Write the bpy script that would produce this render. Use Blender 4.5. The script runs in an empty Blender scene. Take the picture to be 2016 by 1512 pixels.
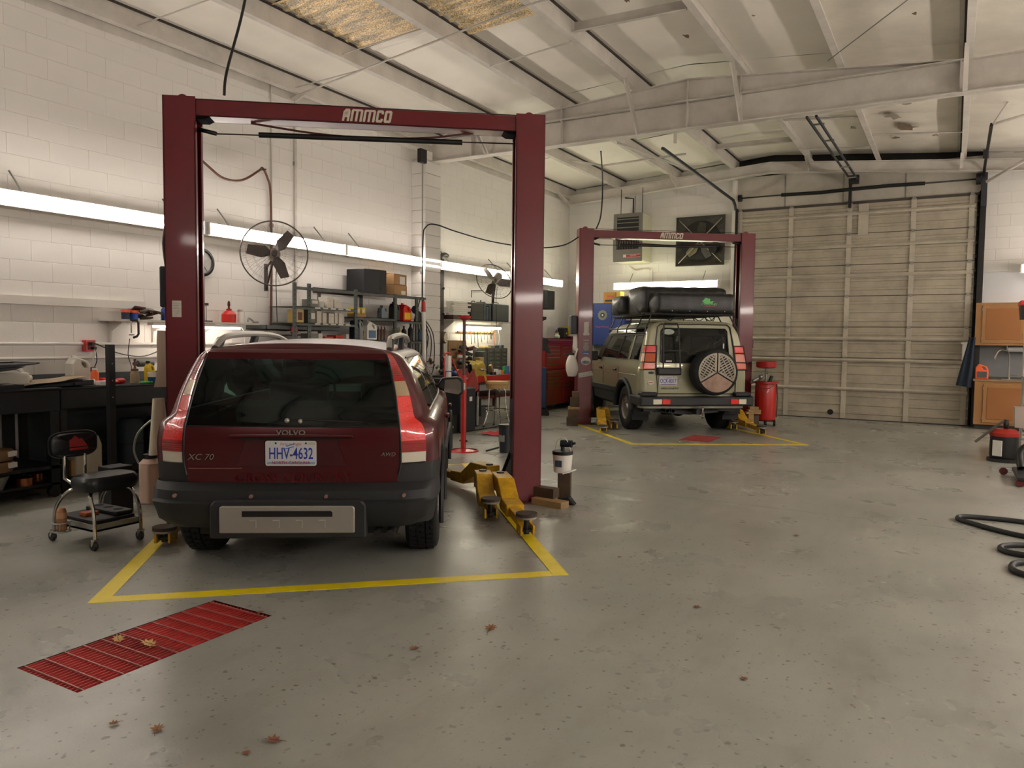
import bpy, bmesh, math, random
from mathutils import Vector, Matrix
random.seed(7)
D = bpy.data; SC = bpy.context.scene; COL = SC.collection
PI = math.pi; R = math.radians
# ---------------------------------------------------------------- camera
_f, _pit, _roll, _yaw, CH = 1502.0, -.05755, .01113, .5233, 1.5
_fw = Vector((-math.sin(_yaw)*math.cos(_pit), math.cos(_yaw)*math.cos(_pit), math.sin(_pit)))
_rt = Vector((math.cos(_yaw), math.sin(_yaw), 0)); _up = _rt.cross(_fw)
_r2 = math.cos(_roll)*_rt + math.sin(_roll)*_up; _u2 = -math.sin(_roll)*_rt + math.cos(_roll)*_up
cd = D.cameras.new('camera'); cam = D.objects.new('camera', cd); COL.objects.link(cam)
cd.sensor_width = 36; cd.lens = _f/2016*36; cd.clip_start = .05; cd.clip_end = 100
_m = Matrix((_r2, _u2, -_fw)).transposed().to_4x4(); _m.translation = (0, 0, CH); cam.matrix_world = _m
SC.camera = cam
# ---------------------------------------------------------------- world, exposure, light levels
w = D.worlds.new('world'); SC.world = w; w.use_nodes = True
w.node_tree.nodes['Background'].inputs[0].default_value = (.02, .03, .05, 1); w.node_tree.nodes['Background'].inputs[1].default_value = .3
SC.view_settings.view_transform = 'Standard'; SC.view_settings.look = 'None'
SC.view_settings.gamma = 1; SC.view_settings.use_curve_mapping = False
SC.view_settings.exposure = 1.32
TUBE = 13.0            # radiance of the fluorescent tubes
WARM = (1.0, .90, .83); GREENISH = (1.0, .99, .68); NEUTRAL = (1.0, .93, .76)
# ---------------------------------------------------------------- helpers
def lin(c):
    if isinstance(c, str): c = tuple(int(c[i:i+2], 16)/255 for i in (0, 2, 4))
    return tuple(x/12.92 if x <= .04045 else ((x+.055)/1.055)**2.4 for x in c)
_mats = {}
def M(name, col='808080', rough=.5, metal=0, coat=0, spots=None, dirt=0, dscale=3, bump=0, bscale=60, emit=None, es=1, spec=.5, trans=0, alpha=1):
    if name in _mats: return _mats[name]
    m = D.materials.new(name); m.use_nodes = True; nt = m.node_tree; N = nt.nodes; L = nt.links
    b = N['Principled BSDF']; c = lin(col); b.inputs['Base Color'].default_value = (*c, 1)
    b.inputs['Roughness'].default_value = rough; b.inputs['Metallic'].default_value = metal
    b.inputs['Coat Weight'].default_value = coat; b.inputs['Coat Roughness'].default_value = .06
    b.inputs['Specular IOR Level'].default_value = spec
    b.inputs['Transmission Weight'].default_value = trans; b.inputs['Alpha'].default_value = alpha
    if emit: b.inputs['Emission Color'].default_value = (*lin(emit), 1); b.inputs['Emission Strength'].default_value = es
    if dirt or bump:
        tc = N.new('ShaderNodeTexCoord')
    if dirt:
        n = N.new('ShaderNodeTexNoise'); n.inputs['Scale'].default_value = dscale; n.inputs['Detail'].default_value = 6; n.inputs['Roughness'].default_value = .65
        L.new(tc.outputs['Object'], n.inputs['Vector'])
        r = N.new('ShaderNodeMapRange'); r.inputs[1].default_value = .35; r.inputs[2].default_value = .7
        L.new(n.outputs[0], r.inputs[0])
        mx = N.new('ShaderNodeMix'); mx.data_type = 'RGBA'
        mx.inputs[6].default_value = (*c, 1); mx.inputs[7].default_value = (*[x*(1-dirt) for x in c], 1)
        L.new(r.outputs[0], mx.inputs[0]); L.new(mx.outputs[2], b.inputs['Base Color'])
    if bump:
        n2 = N.new('ShaderNodeTexNoise'); n2.inputs['Scale'].default_value = bscale; n2.inputs['Detail'].default_value = 3
        L.new(tc.outputs['Object'], n2.inputs['Vector'])
        bp = N.new('ShaderNodeBump'); bp.inputs['Strength'].default_value = bump; bp.inputs['Distance'].default_value = .004
        L.new(n2.outputs[0], bp.inputs['Height']); L.new(bp.outputs[0], b.inputs['Normal'])
    _mats[name] = m; return m
def GLASS(name, tint, gl=.06, rough=.02):
    if name in _mats: return _mats[name]
    m = D.materials.new(name); m.use_nodes = True; nt = m.node_tree; N = nt.nodes; L = nt.links; N.clear()
    o = N.new('ShaderNodeOutputMaterial'); t = N.new('ShaderNodeBsdfTransparent'); g = N.new('ShaderNodeBsdfGlossy')
    t.inputs[0].default_value = (*tint, 1); g.inputs['Roughness'].default_value = rough
    f = N.new('ShaderNodeFresnel'); f.inputs[0].default_value = 1.5; mx = N.new('ShaderNodeMixShader')
    L.new(f.outputs[0], mx.inputs[0]); L.new(t.outputs[0], mx.inputs[1]); L.new(g.outputs[0], mx.inputs[2]); L.new(mx.outputs[0], o.inputs[0])
    _mats[name] = m; return m
def EMIT(name, col, s):
    if name in _mats: return _mats[name]
    m = D.materials.new(name); m.use_nodes = True; N = m.node_tree.nodes; N.clear()
    e = N.new('ShaderNodeEmission'); e.inputs[0].default_value = (*col, 1); e.inputs[1].default_value = s
    o = N.new('ShaderNodeOutputMaterial'); m.node_tree.links.new(e.outputs[0], o.inputs[0]); _mats[name] = m; return m
class MB:
    def __init__(s, M=None): s.v = []; s.f = []; s.M = M or Matrix(); s.sm = []
    def add(s, vs, fs, smooth=False):
        o = len(s.v); s.v += [s.M @ Vector(p) for p in vs]
        for f in fs: s.f.append([i+o for i in f]); s.sm.append(smooth)
        return s
    def box(s, x0, x1, y0, y1, z0, z1):
        if x0 > x1: x0, x1 = x1, x0
        if y0 > y1: y0, y1 = y1, y0
        if z0 > z1: z0, z1 = z1, z0
        return s.add([(x, y, z) for z in (z0, z1) for y in (y0, y1) for x in (x0, x1)],
            [(0, 2, 3, 1), (4, 5, 7, 6), (0, 1, 5, 4), (2, 6, 7, 3), (0, 4, 6, 2), (1, 3, 7, 5)])
    def cbox(s, c, d, rot=(0, 0, 0)):
        from mathutils import Euler
        m = Matrix.Translation(c) @ Euler(rot).to_matrix().to_4x4(); o = s.M; s.M = o @ m
        s.box(-d[0]/2, d[0]/2, -d[1]/2, d[1]/2, -d[2]/2, d[2]/2); s.M = o; return s
    def cyl(s, p0, p1, r0, r1=None, n=16, cap=True):
        p0 = Vector(p0); p1 = Vector(p1); r1 = r0 if r1 is None else r1; d = (p1-p0).normalized()
        a = d.orthogonal().normalized(); b = d.cross(a); vs = []
        for p, r in ((p0, r0), (p1, r1)):
            vs += [p+(a*math.cos(2*PI*i/n)+b*math.sin(2*PI*i/n))*r for i in range(n)]
        s.add(vs, [(i, (i+1) % n, n+(i+1) % n, n+i) for i in range(n)], True)
        if cap: s.add(vs, [tuple(range(n-1, -1, -1)), tuple(range(n, 2*n))])
        return s
    def tube(s, pts, r, n=8, closed=False, smooth=0):
        P = [Vector(p) for p in pts]
        if smooth:
            Q = []; k = len(P)
            for i in range(k if closed else k-1):
                p0 = P[(i-1) % k] if closed or i > 0 else P[i]; p1 = P[i]; p2 = P[(i+1) % k]
                p3 = P[(i+2) % k] if closed or i+2 < k else P[(i+1) % k]
                for j in range(smooth):
                    t = j/smooth; Q.append(.5*((2*p1)+(p2-p0)*t+(2*p0-5*p1+4*p2-p3)*t*t+(3*p1-p0-3*p2+p3)*t**3))
            if not closed: Q.append(P[-1])
            P = Q
        k = len(P); vs = []; a = None
        for i in range(k):
            d = (P[(i+1) % k]-P[i-1]) if closed else (P[min(i+1, k-1)]-P[max(i-1, 0)])
            if d.length < 1e-9: d = Vector((0, 0, 1))
            d.normalize()
            a = (a-d*a.dot(d)) if a is not None else d.orthogonal()
            if a.length < 1e-6: a = d.orthogonal()
            a.normalize(); b = d.cross(a)
            rr = r[i] if isinstance(r, (list, tuple)) and i < len(r) else (r if not isinstance(r, (list, tuple)) else r[-1])
            vs += [P[i]+(a*math.cos(2*PI*j/n)+b*math.sin(2*PI*j/n))*rr for j in range(n)]
        fs = [(i*n+j, i*n+(j+1) % n, ((i+1) % k)*n+(j+1) % n, ((i+1) % k)*n+j) for i in range(k if closed else k-1) for j in range(n)]
        s.add(vs, fs, True)
        if not closed: s.add(vs, [tuple(range(n-1, -1, -1)), tuple(range((k-1)*n, k*n))])
        return s
    def lathe(s, prof, n=24, c=(0, 0, 0), axis='z', smooth=True, close=False):
        A = {'z': lambda r, h, a: (r*math.cos(a), r*math.sin(a), h), 'x': lambda r, h, a: (h, r*math.cos(a), r*math.sin(a)), 'y': lambda r, h, a: (r*math.sin(a), h, r*math.cos(a))}[axis]
        vs = [Vector(A(r, h, 2*PI*i/n))+Vector(c) for r, h in prof for i in range(n)]; k = len(prof)
        fs = [(j*n+i, j*n+(i+1) % n, ((j+1) % k)*n+(i+1) % n, ((j+1) % k)*n+i) for j in range(k if close else k-1) for i in range(n)]
        return s.add(vs, fs, smooth)
    def prism(s, poly, h0, h1, axis='y'):
        A = {'y': lambda u, v, h: (u, h, v), 'x': lambda u, v, h: (h, u, v), 'z': lambda u, v, h: (u, v, h)}[axis]
        n = len(poly); vs = [A(u, v, h) for h in (h0, h1) for u, v in poly]
        return s.add(vs, [tuple(range(n)), tuple(range(2*n-1, n-1, -1))]+[(i, n+i, n+(i+1) % n, (i+1) % n) for i in range(n)])
    def ball(s, c, r, n=12, k=8):
        rx, ry, rz = r if isinstance(r, (tuple, list)) else (r, r, r)
        vs = [(c[0]+rx*math.sin(PI*j/k)*math.cos(2*PI*i/n), c[1]+ry*math.sin(PI*j/k)*math.sin(2*PI*i/n), c[2]+rz*math.cos(PI*j/k)) for j in range(k+1) for i in range(n)]
        return s.add(vs, [(j*n+i, (j+1)*n+i, (j+1)*n+(i+1) % n, j*n+(i+1) % n) for j in range(k) for i in range(n)], True)
    def grid(s, fn, nu, nv, smooth=True):
        vs = [fn(i/nu, j/nv) for j in range(nv+1) for i in range(nu+1)]
        return s.add(vs, [(j*(nu+1)+i, j*(nu+1)+i+1, (j+1)*(nu+1)+i+1, (j+1)*(nu+1)+i) for j in range(nv) for i in range(nu)], smooth)
    def mesh(s, name, mat, bevel=0, fix=True, seg=1):
        me = D.meshes.new(name); me.from_pydata([tuple(v) for v in s.v], [], s.f)
        for p, q in zip(me.polygons, s.sm): p.use_smooth = q
        if mat: me.materials.append(mat)
        bm = bmesh.new(); bm.from_mesh(me); bmesh.ops.remove_doubles(bm, verts=bm.verts, dist=1e-5)
        if fix: bmesh.ops.recalc_face_normals(bm, faces=bm.faces)
        if bevel:
            es = [e for e in bm.edges if len(e.link_faces) == 2 and e.calc_face_angle(0) > .6]
            bmesh.ops.bevel(bm, geom=es, offset=bevel, segments=seg, affect='EDGES', profile=.5, clamp_overlap=True)
        for e in bm.edges:
            if len(e.link_faces) == 2 and e.calc_face_angle(0) > .7: e.smooth = False
        bm.to_mesh(me); bm.free(); me.update(); return me
    def build(s, name, mat, parent=None, bevel=0, fix=True, seg=1, loc=(0, 0, 0), rot=None):
        o = D.objects.new(name, s.mesh(name, mat, bevel, fix, seg)); COL.objects.link(o); o.parent = parent; o.location = loc
        if rot: o.rotation_euler = rot
        return o
def B(*a): return MB().box(*a)
def tag(o, label, cat, group=None, kind=None):
    o['label'] = label; o['category'] = cat
    if group: o['group'] = group
    if kind: o['kind'] = kind
    return o
def thing(name, label, cat, loc=(0, 0, 0), rz=0, group=None):
    o = D.objects.new(name, None); COL.objects.link(o); o.location = loc; o.rotation_euler = (0, 0, rz); o.empty_display_size = .1
    return tag(o, label, cat, group)
def struct(o): o['kind'] = 'structure'; return o
def sempty(name, loc=(0, 0, 0)):
    o = D.objects.new(name, None); COL.objects.link(o); o.location = loc; return struct(o)
def inst(me, name, parent, loc, rot=None, sc=None):
    o = D.objects.new(name, me); COL.objects.link(o); o.parent = parent; o.location = loc
    if rot: o.rotation_euler = rot
    if sc: o.scale = sc
    return o
def dup(o, parent=None):
    c = o.copy(); COL.objects.link(c); c.parent = parent
    for ch in list(o.children): dup(ch, c)
    return c
def text(s, size, mat, parent, loc, rot=(PI/2, 0, 0), name='lettering', ext=.001, sx=1, align='CENTER', shear=0, label=None, spacing=1, bold=0):
    c = D.curves.new('t', 'FONT'); c.body = s; c.size = size; c.extrude = ext; c.align_x = align; c.align_y = 'CENTER'; c.shear = shear; c.resolution_u = 2; c.space_character = spacing; c.offset = bold
    o = D.objects.new('t', c); me = D.meshes.new_from_object(o); D.objects.remove(o); me.materials.clear(); me.materials.append(mat)
    o = D.objects.new(name, me); COL.objects.link(o); o.parent = parent; o.location = loc; o.rotation_euler = rot; o.scale = (sx, 1, 1)
    if label: o['label'] = label
    return o
# ---------------------------------------------------------------- materials
white = M('white_paint', 'd2cdc4', .55, dirt=.10, dscale=.7)
blockm = M('painted_block', 'dcd8d1', .6, dirt=.08, dscale=.6, bump=.25, bscale=90)
mortar = M('painted_mortar', 'cdc8c0', .8, dirt=.25, dscale=2)
steelw = M('painted_steel', 'ccc6bc', .5, dirt=.28, dscale=2.2)
insul = M('insulation_facing', 'ebe6da', .45, dirt=.10, dscale=1.2, bump=.5, bscale=3)
insuld = M('stained_insulation', 'e4ded0', .45, dirt=.2, dscale=1.6, bump=.8, bscale=4)
redm = M('lift_red', '68101a', .33, coat=.25, dirt=.18, dscale=5)
redbright = M('bright_red', 'b81c18', .35, coat=.3, dirt=.2, dscale=8)
reddark = M('dark_red', '5a1210', .5, dirt=.4, dscale=10)
black = M('black_plastic', '101112', .45)
blackr = M('black_rubber', '0b0b0c', .75, bump=.3)
dsteel = M('dark_steel', '2b2a29', .45, metal=.4, dirt=.3, dscale=9)
gsteel = M('grey_steel', '5f635f', .5, metal=.2, dirt=.3, dscale=8)
chrome = M('chrome', 'c4c0b8', .16, metal=1)
galv = M('galvanised', '9b9a94', .4, metal=.6, dirt=.2)
yell = M('lift_yellow', 'd0a010', .45, dirt=.5, dscale=14)
padm = M('pad_rubber', '3c3024', .8, bump=.8, bscale=120)
wood = M('raw_wood', 'a8885c', .7, dirt=.4, dscale=9)
woodd = M('oily_wood', '4a3826', .7, dirt=.5, dscale=9)
cardb = M('cardboard', 'a47d50', .75, dirt=.2, dscale=6)
paper = M('paper', 'd8d4cc', .7, dirt=.1, dscale=8)
bluem = M('blue_paint', '24408c', .45, dirt=.2)
navy = M('navy_cloth', '182432', .9)
redpl = M('red_plastic', 'd02418', .4)
milky = M('milky_plastic', 'ddd9cc', .4, trans=.2)
wht = M('white_plastic', 'dddad2', .45)
orange = M('orange_plastic', 'e8642c', .45)
green = M('green_plastic', '2c9a3c', .45)
darkgrey = M('charcoal_plastic', '2e3134', .55)
benchm = M('bench_black', '0e1116', .55, dirt=.4, dscale=6)
leafm = M('dry_leaf', '8c6440', .7, dirt=.4, dscale=30)

def fluor(name, label, loc, rz, length, col, group, strength=None, hang=True, tubes=2, face='x'):
    """strip fixture with two tubes; local x runs along it, light faces local -y; grille-less open channel"""
    t = thing(name, label, 'light', loc, rz, group)
    h = length/2
    MB().prism([(-.0, -.075), (.0, .075), (.05, .055), (.05, -.055)], -h, h, 'x').build('housing', wht, t, loc=(0, .02, 0))
    em = EMIT('tube_'+'_'.join('%.2f' % c for c in col)+'_%g' % (strength or TUBE), col, strength or TUBE)
    for s in ((-1, 1) if tubes == 2 else (0,)):
        MB().cyl((-h+.03, -.012, .045*s), (h-.03, -.012, .045*s), .017, n=10).build('tube', em, t)
    for e in (-1, 1):
        B(e*h-.012, e*h+.012, -.03, .03, -.075, .075).build('end_cap', wht, t)
        if hang: MB().tube([(e*(h-.35), .04, .07), (e*(h-.35), .265, .30)], .009, 6).build('hanger', galv, t)
    return t
# ================================================================ STRUCTURE
XW, XE, YS, YN = -8.0, 4.6, -4.5, 16.5
RX = -3.35
def zp(x):                      # underside of the purlins
    return 5.15+(x-RX)*.068 if x < RX else 5.15-(x-RX)*.09
PD = .21                        # purlin depth
# ---- floor: painted slabs with saw-cut joints, two drain pits
def floor_mat():
    m = D.materials.new('epoxy_floor'); m.use_nodes = True; nt = m.node_tree; N = nt.nodes; L = nt.links; b = N['Principled BSDF']
    tc = N.new('ShaderNodeTexCoord')
    def noise(sc, det=5, ro=.6, vec=None):
        n = N.new('ShaderNodeTexNoise'); n.inputs['Scale'].default_value = sc; n.inputs['Detail'].default_value = det; n.inputs['Roughness'].default_value = ro
        L.new(vec or tc.outputs['Object'], n.inputs['Vector']); return n.outputs[0]
    def ramp(src, a, c):
        r = N.new('ShaderNodeMapRange'); r.inputs[1].default_value = a; r.inputs[2].default_value = c; L.new(src, r.inputs[0]); return r.outputs[0]
    def mix(fac, a, c):
        x = N.new('ShaderNodeMix'); x.data_type = 'RGBA'; L.new(fac, x.inputs[0])
        for k, v in ((6, a), (7, c)):
            if isinstance(v, str): x.inputs[k].default_value = (*lin(v), 1)
            else: L.new(v, x.inputs[k])
        return x.outputs[2]
    def mul(a, c):
        x = N.new('ShaderNodeMath'); x.operation = 'MULTIPLY'; L.new(a, x.inputs[0])
        if isinstance(c, float): x.inputs[1].default_value = c
        else: L.new(c, x.inputs[1])
        return x.outputs[0]
    c = mix(ramp(noise(.9, 6), .35, .65), '9d9d94', '8b8c84')
    mp = N.new('ShaderNodeMapping'); mp.inputs['Rotation'].default_value = (0, 0, .6); mp.inputs['Scale'].default_value = (1, .28, 1); L.new(tc.outputs['Object'], mp.inputs[0])
    c = mix(mul(ramp(noise(2.6, 8, .72, mp.outputs[0]), .5, .72), .38), c, '716c60')
    st = ramp(noise(.45, 4), .56, .68)
    c = mix(mul(st, .35), c, '5e5a52')
    chip = mul(ramp(noise(40, 5, .62), .675, .70), ramp(noise(1.3, 3), .42, .62))
    c = mix(mul(chip, .35), c, '6a6254')
    chip2 = mul(ramp(noise(95, 3, .55), .675, .70), ramp(noise(.8, 3), .36, .5))
    c = mix(mul(chip2, .8), c, '4c453b')
    def specks(scale, rad, gate, fine):
        v = N.new('ShaderNodeTexVoronoi'); v.inputs['Scale'].default_value = scale; v.feature = 'F1'; L.new(mp.outputs[0] if fine else tc.outputs['Object'], v.inputs['Vector'])
        a = N.new('ShaderNodeMath'); a.operation = 'MULTIPLY_ADD'; L.new(noise(scale*5, 3), a.inputs[0]); a.inputs[1].default_value = rad*3.2; L.new(v.outputs['Distance'], a.inputs[2])
        s = N.new('ShaderNodeMapRange'); s.inputs[1].default_value = rad*2.7; s.inputs[2].default_value = rad*2.3; L.new(a.outputs[0], s.inputs[0])
        sp = N.new('ShaderNodeSeparateColor'); L.new(v.outputs['Color'], sp.inputs[0]); g2 = ramp(sp.outputs[0], gate, gate+.02)
        return mul(mul(s.outputs[0], g2), ramp(noise(.7, 3), .34, .5))
    c = mix(mul(specks(8, .11, .45, False), .85), c, '5a5245')
    c = mix(mul(specks(24, .15, .4, False), .85), c, '4e473c')
    c = mix(mul(specks(13, .13, .55, False), .8), c, '544c40')
    L.new(c, b.inputs['Base Color'])
    rr = N.new('ShaderNodeMapRange'); rr.inputs[1].default_value = .3; rr.inputs[2].default_value = .75; rr.inputs[3].default_value = .24; rr.inputs[4].default_value = .38
    L.new(noise(1.6, 4, .55), rr.inputs[0]); L.new(rr.outputs[0], b.inputs['Roughness'])
    bp = N.new('ShaderNodeBump'); bp.inputs['Strength'].default_value = .35; bp.inputs['Distance'].default_value = .003
    sm = N.new('ShaderNodeMath'); sm.operation = 'SUBTRACT'; L.new(noise(22, 4), sm.inputs[0]); L.new(mul(chip, .25), sm.inputs[1])
    L.new(sm.outputs[0], bp.inputs['Height']); L.new(bp.outputs[0], b.inputs['Normal']); return m
fm = floor_mat(); jm = M('joint_dirt', '3a362f', .9)
pits = [(-3.60, -3.13, 1.80, 2.86), (-3.60, -3.12, 11.33, 12.14)]
def cells(x0, x1, y0, y1):      # a slab minus the pits in it
    out = []; P = [p for p in pits if p[0] > x0-.01 and p[1] < x1+.01 and p[2] >= y0 and p[3] <= y1]
    if not P: return [(x0, x1, y0, y1)]
    p = P[0]
    return cells(x0, x1, y0, p[2])+cells(x0, x1, p[3], y1)+[(x0, p[0], p[2], p[3]), (p[1], x1, p[2], p[3])]
fl = MB()
XS = [XW-.3, XE+.3]; YSs = [YS-.3, 7.15, YN+.3]
for i in range(1):
    for j in range(2):
        for c in cells(XS[i]+.003, XS[i+1]-.003, YSs[j]+.004, YSs[j+1]-.004): fl.box(*c, -.12, 0)
struct(fl.build('floor', fm))
g = MB(); g.box(XS[0], XS[-1], YSs[0], YSs[-1], -.6, -.55)
for x in XS[1:-1]: g.box(x-.01, x+.01, YSs[0], YSs[-1], -.5, -.008)
for y in YSs[1:-1]: g.box(XS[0], XS[-1], y-.01, y+.01, -.5, -.008)
struct(g.build('trim_1', jm))
pitm = M('pit_red', 'c02018', .5, dirt=.92, dscale=2.4)
def grate(p, label, nx, ny):
    x0, x1, y0, y1 = p; t = thing('drain_grate', label, 'grate', ((x0+x1)/2, (y0+y1)/2, 0), 0, 'floor drain grates')
    a, b_ = (x1-x0)/2, (y1-y0)/2
    MB().box(-a, a, -b_, b_, -.10, -.09).box(-a-.004, -a, -b_, b_, -.15, -.002).box(a, a+.004, -b_, b_, -.15, -.002).box(-a, a, -b_-.004, -b_, -.15, -.002).box(-a, a, b_, b_+.004, -.15, -.002).build('drain_pit', pitm, t)
    gm = M('grate_red', 'b42c26', .5, dirt=.55, dscale=4)
    bar = MB().box(-.0028, .0028, -b_+.004, b_-.004, -.022, -.004).mesh('bar', gm)
    for i in range(nx): inst(bar, 'grate_bar', t, (-a+.008+(2*a-.016)*i/(nx-1), 0, 0))
    rod = MB().box(-a+.004, a-.004, -.003, .003, -.006, 0).mesh('rod', M('grate_rod', 'b86a64', .45, dirt=.4, dscale=9))
    for j in range(ny): inst(rod, 'cross_rod', t, (0, -b_+.03+(2*b_-.06)*j/(ny-1), .001))
    return t
grate(pits[0], 'red painted floor drain grate near the camera with dry leaves on it', 17, 12)
grate(pits[1], 'small dark red floor drain grate behind the green off-roader', 14, 9)
# rough broken concrete edge beside the near grate
# ---- block walls: the nearest 300 blocks of a wall are objects
def bmesh_block(L_, H_=.2020):
    x, z = L_/2, H_/2; b_ = .0035
    return MB().add([(-x, 0, -z), (x, 0, -z), (x, 0, z), (-x, 0, z), (-x+b_, -.0024, -z+b_), (x-b_, -.0024, -z+b_), (x-b_, -.0024, z-b_), (-x+b_, -.0024, z-b_), (-x, .03, -z), (x, .03, -z), (x, .03, z), (-x, .03, z)],
        [(4, 5, 6, 7), (0, 1, 5, 4), (1, 2, 6, 5), (2, 3, 7, 6), (3, 0, 4, 7), (8, 9, 1, 0), (9, 10, 2, 1), (10, 11, 3, 2), (11, 8, 0, 3)])
bfull = bmesh_block(.4052).mesh('block', blockm)
def block_wall(name, org, rz, length, top, skip=lambda u, z: False, key=None, thick=.2):
    """wall face runs along local x from org, faces local -y"""
    w_ = sempty(name, org); w_.rotation_euler = (0, 0, rz)
    prof = [(0, 0), (length, 0)]+[(length*k/8, top(length*k/8)) for k in range(8, -1, -1)]
    MB().prism(prof, .0015, thick, 'y').build('backing', mortar, w_)
    C_, H_ = .4064, .2032; L = []; rest = MB()
    for j in range(int(top(length)/H_)+3):
        z = j*H_+.1016; off = -.2032 if j % 2 else 0
        for i in range(int(length/C_)+2):
            u0, u1 = max(0, i*C_+off), min(length, (i+1)*C_+off)
            if u1-u0 < .05 or skip((u0+u1)/2, z): continue
            tz = min(top(u0), top(u1)); h = min(H_, tz-z+.1016)
            if h < .04: continue
            full = u1-u0 > .40 and h > .2
            L.append(((u0+u1)/2, z-.1016+h/2, u1-u0, h, full))
    cs, sn = math.cos(rz), math.sin(rz)
    def dist(b_):
        p = (org[0]+cs*b_[0], org[1]+sn*b_[0]); return math.hypot(*p)
    cand = sorted([b_ for b_ in L if b_[4] and (key is None or key(b_))], key=dist)[:295]; cs_ = set(cand)
    for b_ in L:
        y = random.uniform(-.0006, .0006)
        if b_ in cs_: inst(bfull, 'block', w_, (b_[0], y, b_[1]))
        else:
            m0 = bmesh_block(b_[2]-.0012, b_[3]-.0012); rest.add([(v.x+b_[0], v.y+y, v.z+b_[1]) for v in m0.v], m0.f)
    if rest.v: rest.build('blocks', blockm, w_)['kind'] = 'stuff'
    return w_
# left wall face at x=-8, runs towards +y, faces +x : local x -> -Y so that local -y -> +X
WT = 4.86
block_wall('wall_left', (XW, YS, 0), PI/2, YN-YS, lambda u: WT, key=lambda b_: b_[0] > 7.9 and b_[1] > .95)
block_wall('wall_far', (XW, YN, 0), 0, 3.86, lambda u: zp(XW+u)+PD-.01, key=None)
block_wall('wall_far_right', (.40, YN, 0), 0, XE-.40, lambda u: zp(.4+u)+PD-.01, key=None)
struct(B(XE, XE+.2, YS, YN+.2, 0, 4.7).build('wall_right', white)); struct(B(XW-.2, XE+.2, YS-.2, YS, 0, 5.3).build('wall_back', M('back_wall_brown', '6c645a', .7)))
# column built into the left wall
pil = sempty('trim_2', (XW, 0, 0)); B(0, .28, 10.42, 10.84, 0, 4.5).build('backing', mortar, pil)
pb = MB().box(0, .292, 10.41, 10.85, -.0965, .0965).mesh('pb', blockm, bevel=.004)
for j in range(22): inst(pb, 'block', pil, (0, 0, .1016+j*.2032))
# ---- header above the big door
hd_ = sempty('wall_header', (0, YN, 0)); xs = [-4.14, -3.1, -2.0, -.9, .40]
for a, b_ in zip(xs, xs[1:]): MB().box(a+.006, b_-.006, -.02, .1, 4.28, 4.95).build('header_panel', M('header_sheet', 'c4bdae', .5, dirt=.3, dscale=1.5), hd_)
MB().prism([(-4.14, 0), (.4, 0), (.4, zp(.4)+PD+.02), (RX, zp(RX)+PD+.02), (-4.14, zp(-4.14)+PD+.02)], .1, .2).build('backing', dsteel, hd_)
B(-4.14, .4, -.06, -.015, 4.235, 4.285).build('door_lintel', M('lintel_dark', '4a443c', .6, dirt=.4), hd_)
for x in xs[1:-1]: B(x-.012, x+.012, -.03, -.018, 4.3, 4.9).build('header_seam', galv, hd_)
# ---- ceiling
ceil = sempty('ceiling')
struct(MB().prism([(XW-.3, zp(XW)+PD+.03), (RX, zp(RX)+PD+.03), (XE+.3, zp(XE)+PD+.03), (XE+.3, zp(XE)+PD+.09), (RX, zp(RX)+PD+.09), (XW-.3, zp(XW)+PD+.09)], YS-.2, YN+.2).build('roof_sheet', gsteel, ceil))
PX = [-7.86, -6.6, -5.28, -4.05, -2.60, -1.39, .0, 1.3, 2.6, 3.9]
for i, x in enumerate(PX):
    zz = zp(x); s = 1 if x < RX else -1
    tl = .068 if x < RX else -.09; fw_ = .075
    # Z section: bottom flange, web, top flange
    prof = [(-fw_, -fw_*tl), (0, 0), (0, PD), (fw_, PD+fw_*tl), (fw_, PD-.006), (.006, PD-.008), (.006, -.008), (-fw_, -.008-fw_*tl), (-fw_-.002, .014)]
    if s < 0: prof = [(-u, v-2*u*0) for u, v in prof]
    MB(Matrix.Translation((x, 0, zz))).prism(prof, YS, YN-.02).build('purlin', steelw, ceil)
    MB(Matrix.Translation((x, 0, zz))).box(.004*s, .03*s, YS, YN, PD-.028, PD-.004).build('purlin_gasket', M('gasket', '3c352d', .9), ceil)
struct(B(XW-.2, XW-.002, YS, YN, 4.86, 5.05).build('wall_filler', gsteel, ceil))
# flange angle on top of the left wall
MB().box(XW, XW+.10, YS, YN, WT-.01, WT+.005).box(XW+.0, XW+.012, YS, YN, WT-.11, WT).build('wall_angle', steelw, ceil)
# insulation panels with a little sag, skylights in two bays
PXs = [XW-.1]+PX+[XE+.1]
fib = D.materials.new('fibreglass_skylight'); fib.use_nodes = True; nt = fib.node_tree; b = nt.nodes['Principled BSDF']
tc = nt.nodes.new('ShaderNodeTexCoord'); mp = nt.nodes.new('ShaderNodeMapping'); mp.inputs['Scale'].default_value = (1.2, 6, 1); nt.links.new(tc.outputs['Object'], mp.inputs[0])
n1 = nt.nodes.new('ShaderNodeTexNoise'); n1.inputs['Scale'].default_value = 3; n1.inputs['Detail'].default_value = 3; nt.links.new(mp.outputs[0], n1.inputs['Vector'])
n2 = nt.nodes.new('ShaderNodeTexNoise'); n2.inputs['Scale'].default_value = 70; n2.inputs['Detail'].default_value = 4; nt.links.new(tc.outputs['Object'], n2.inputs['Vector'])
cr = nt.nodes.new('ShaderNodeValToRGB'); e = cr.color_ramp.elements; e[0].position = .38; e[0].color = (*lin('a8987c'), 1); e[1].position = .62; e[1].color = (*lin('e6c48e'), 1)
nt.links.new(n1.outputs[0], cr.inputs[0]); m1 = nt.nodes.new('ShaderNodeMix'); m1.data_type = 'RGBA'; m1.blend_type = 'MULTIPLY'
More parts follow.
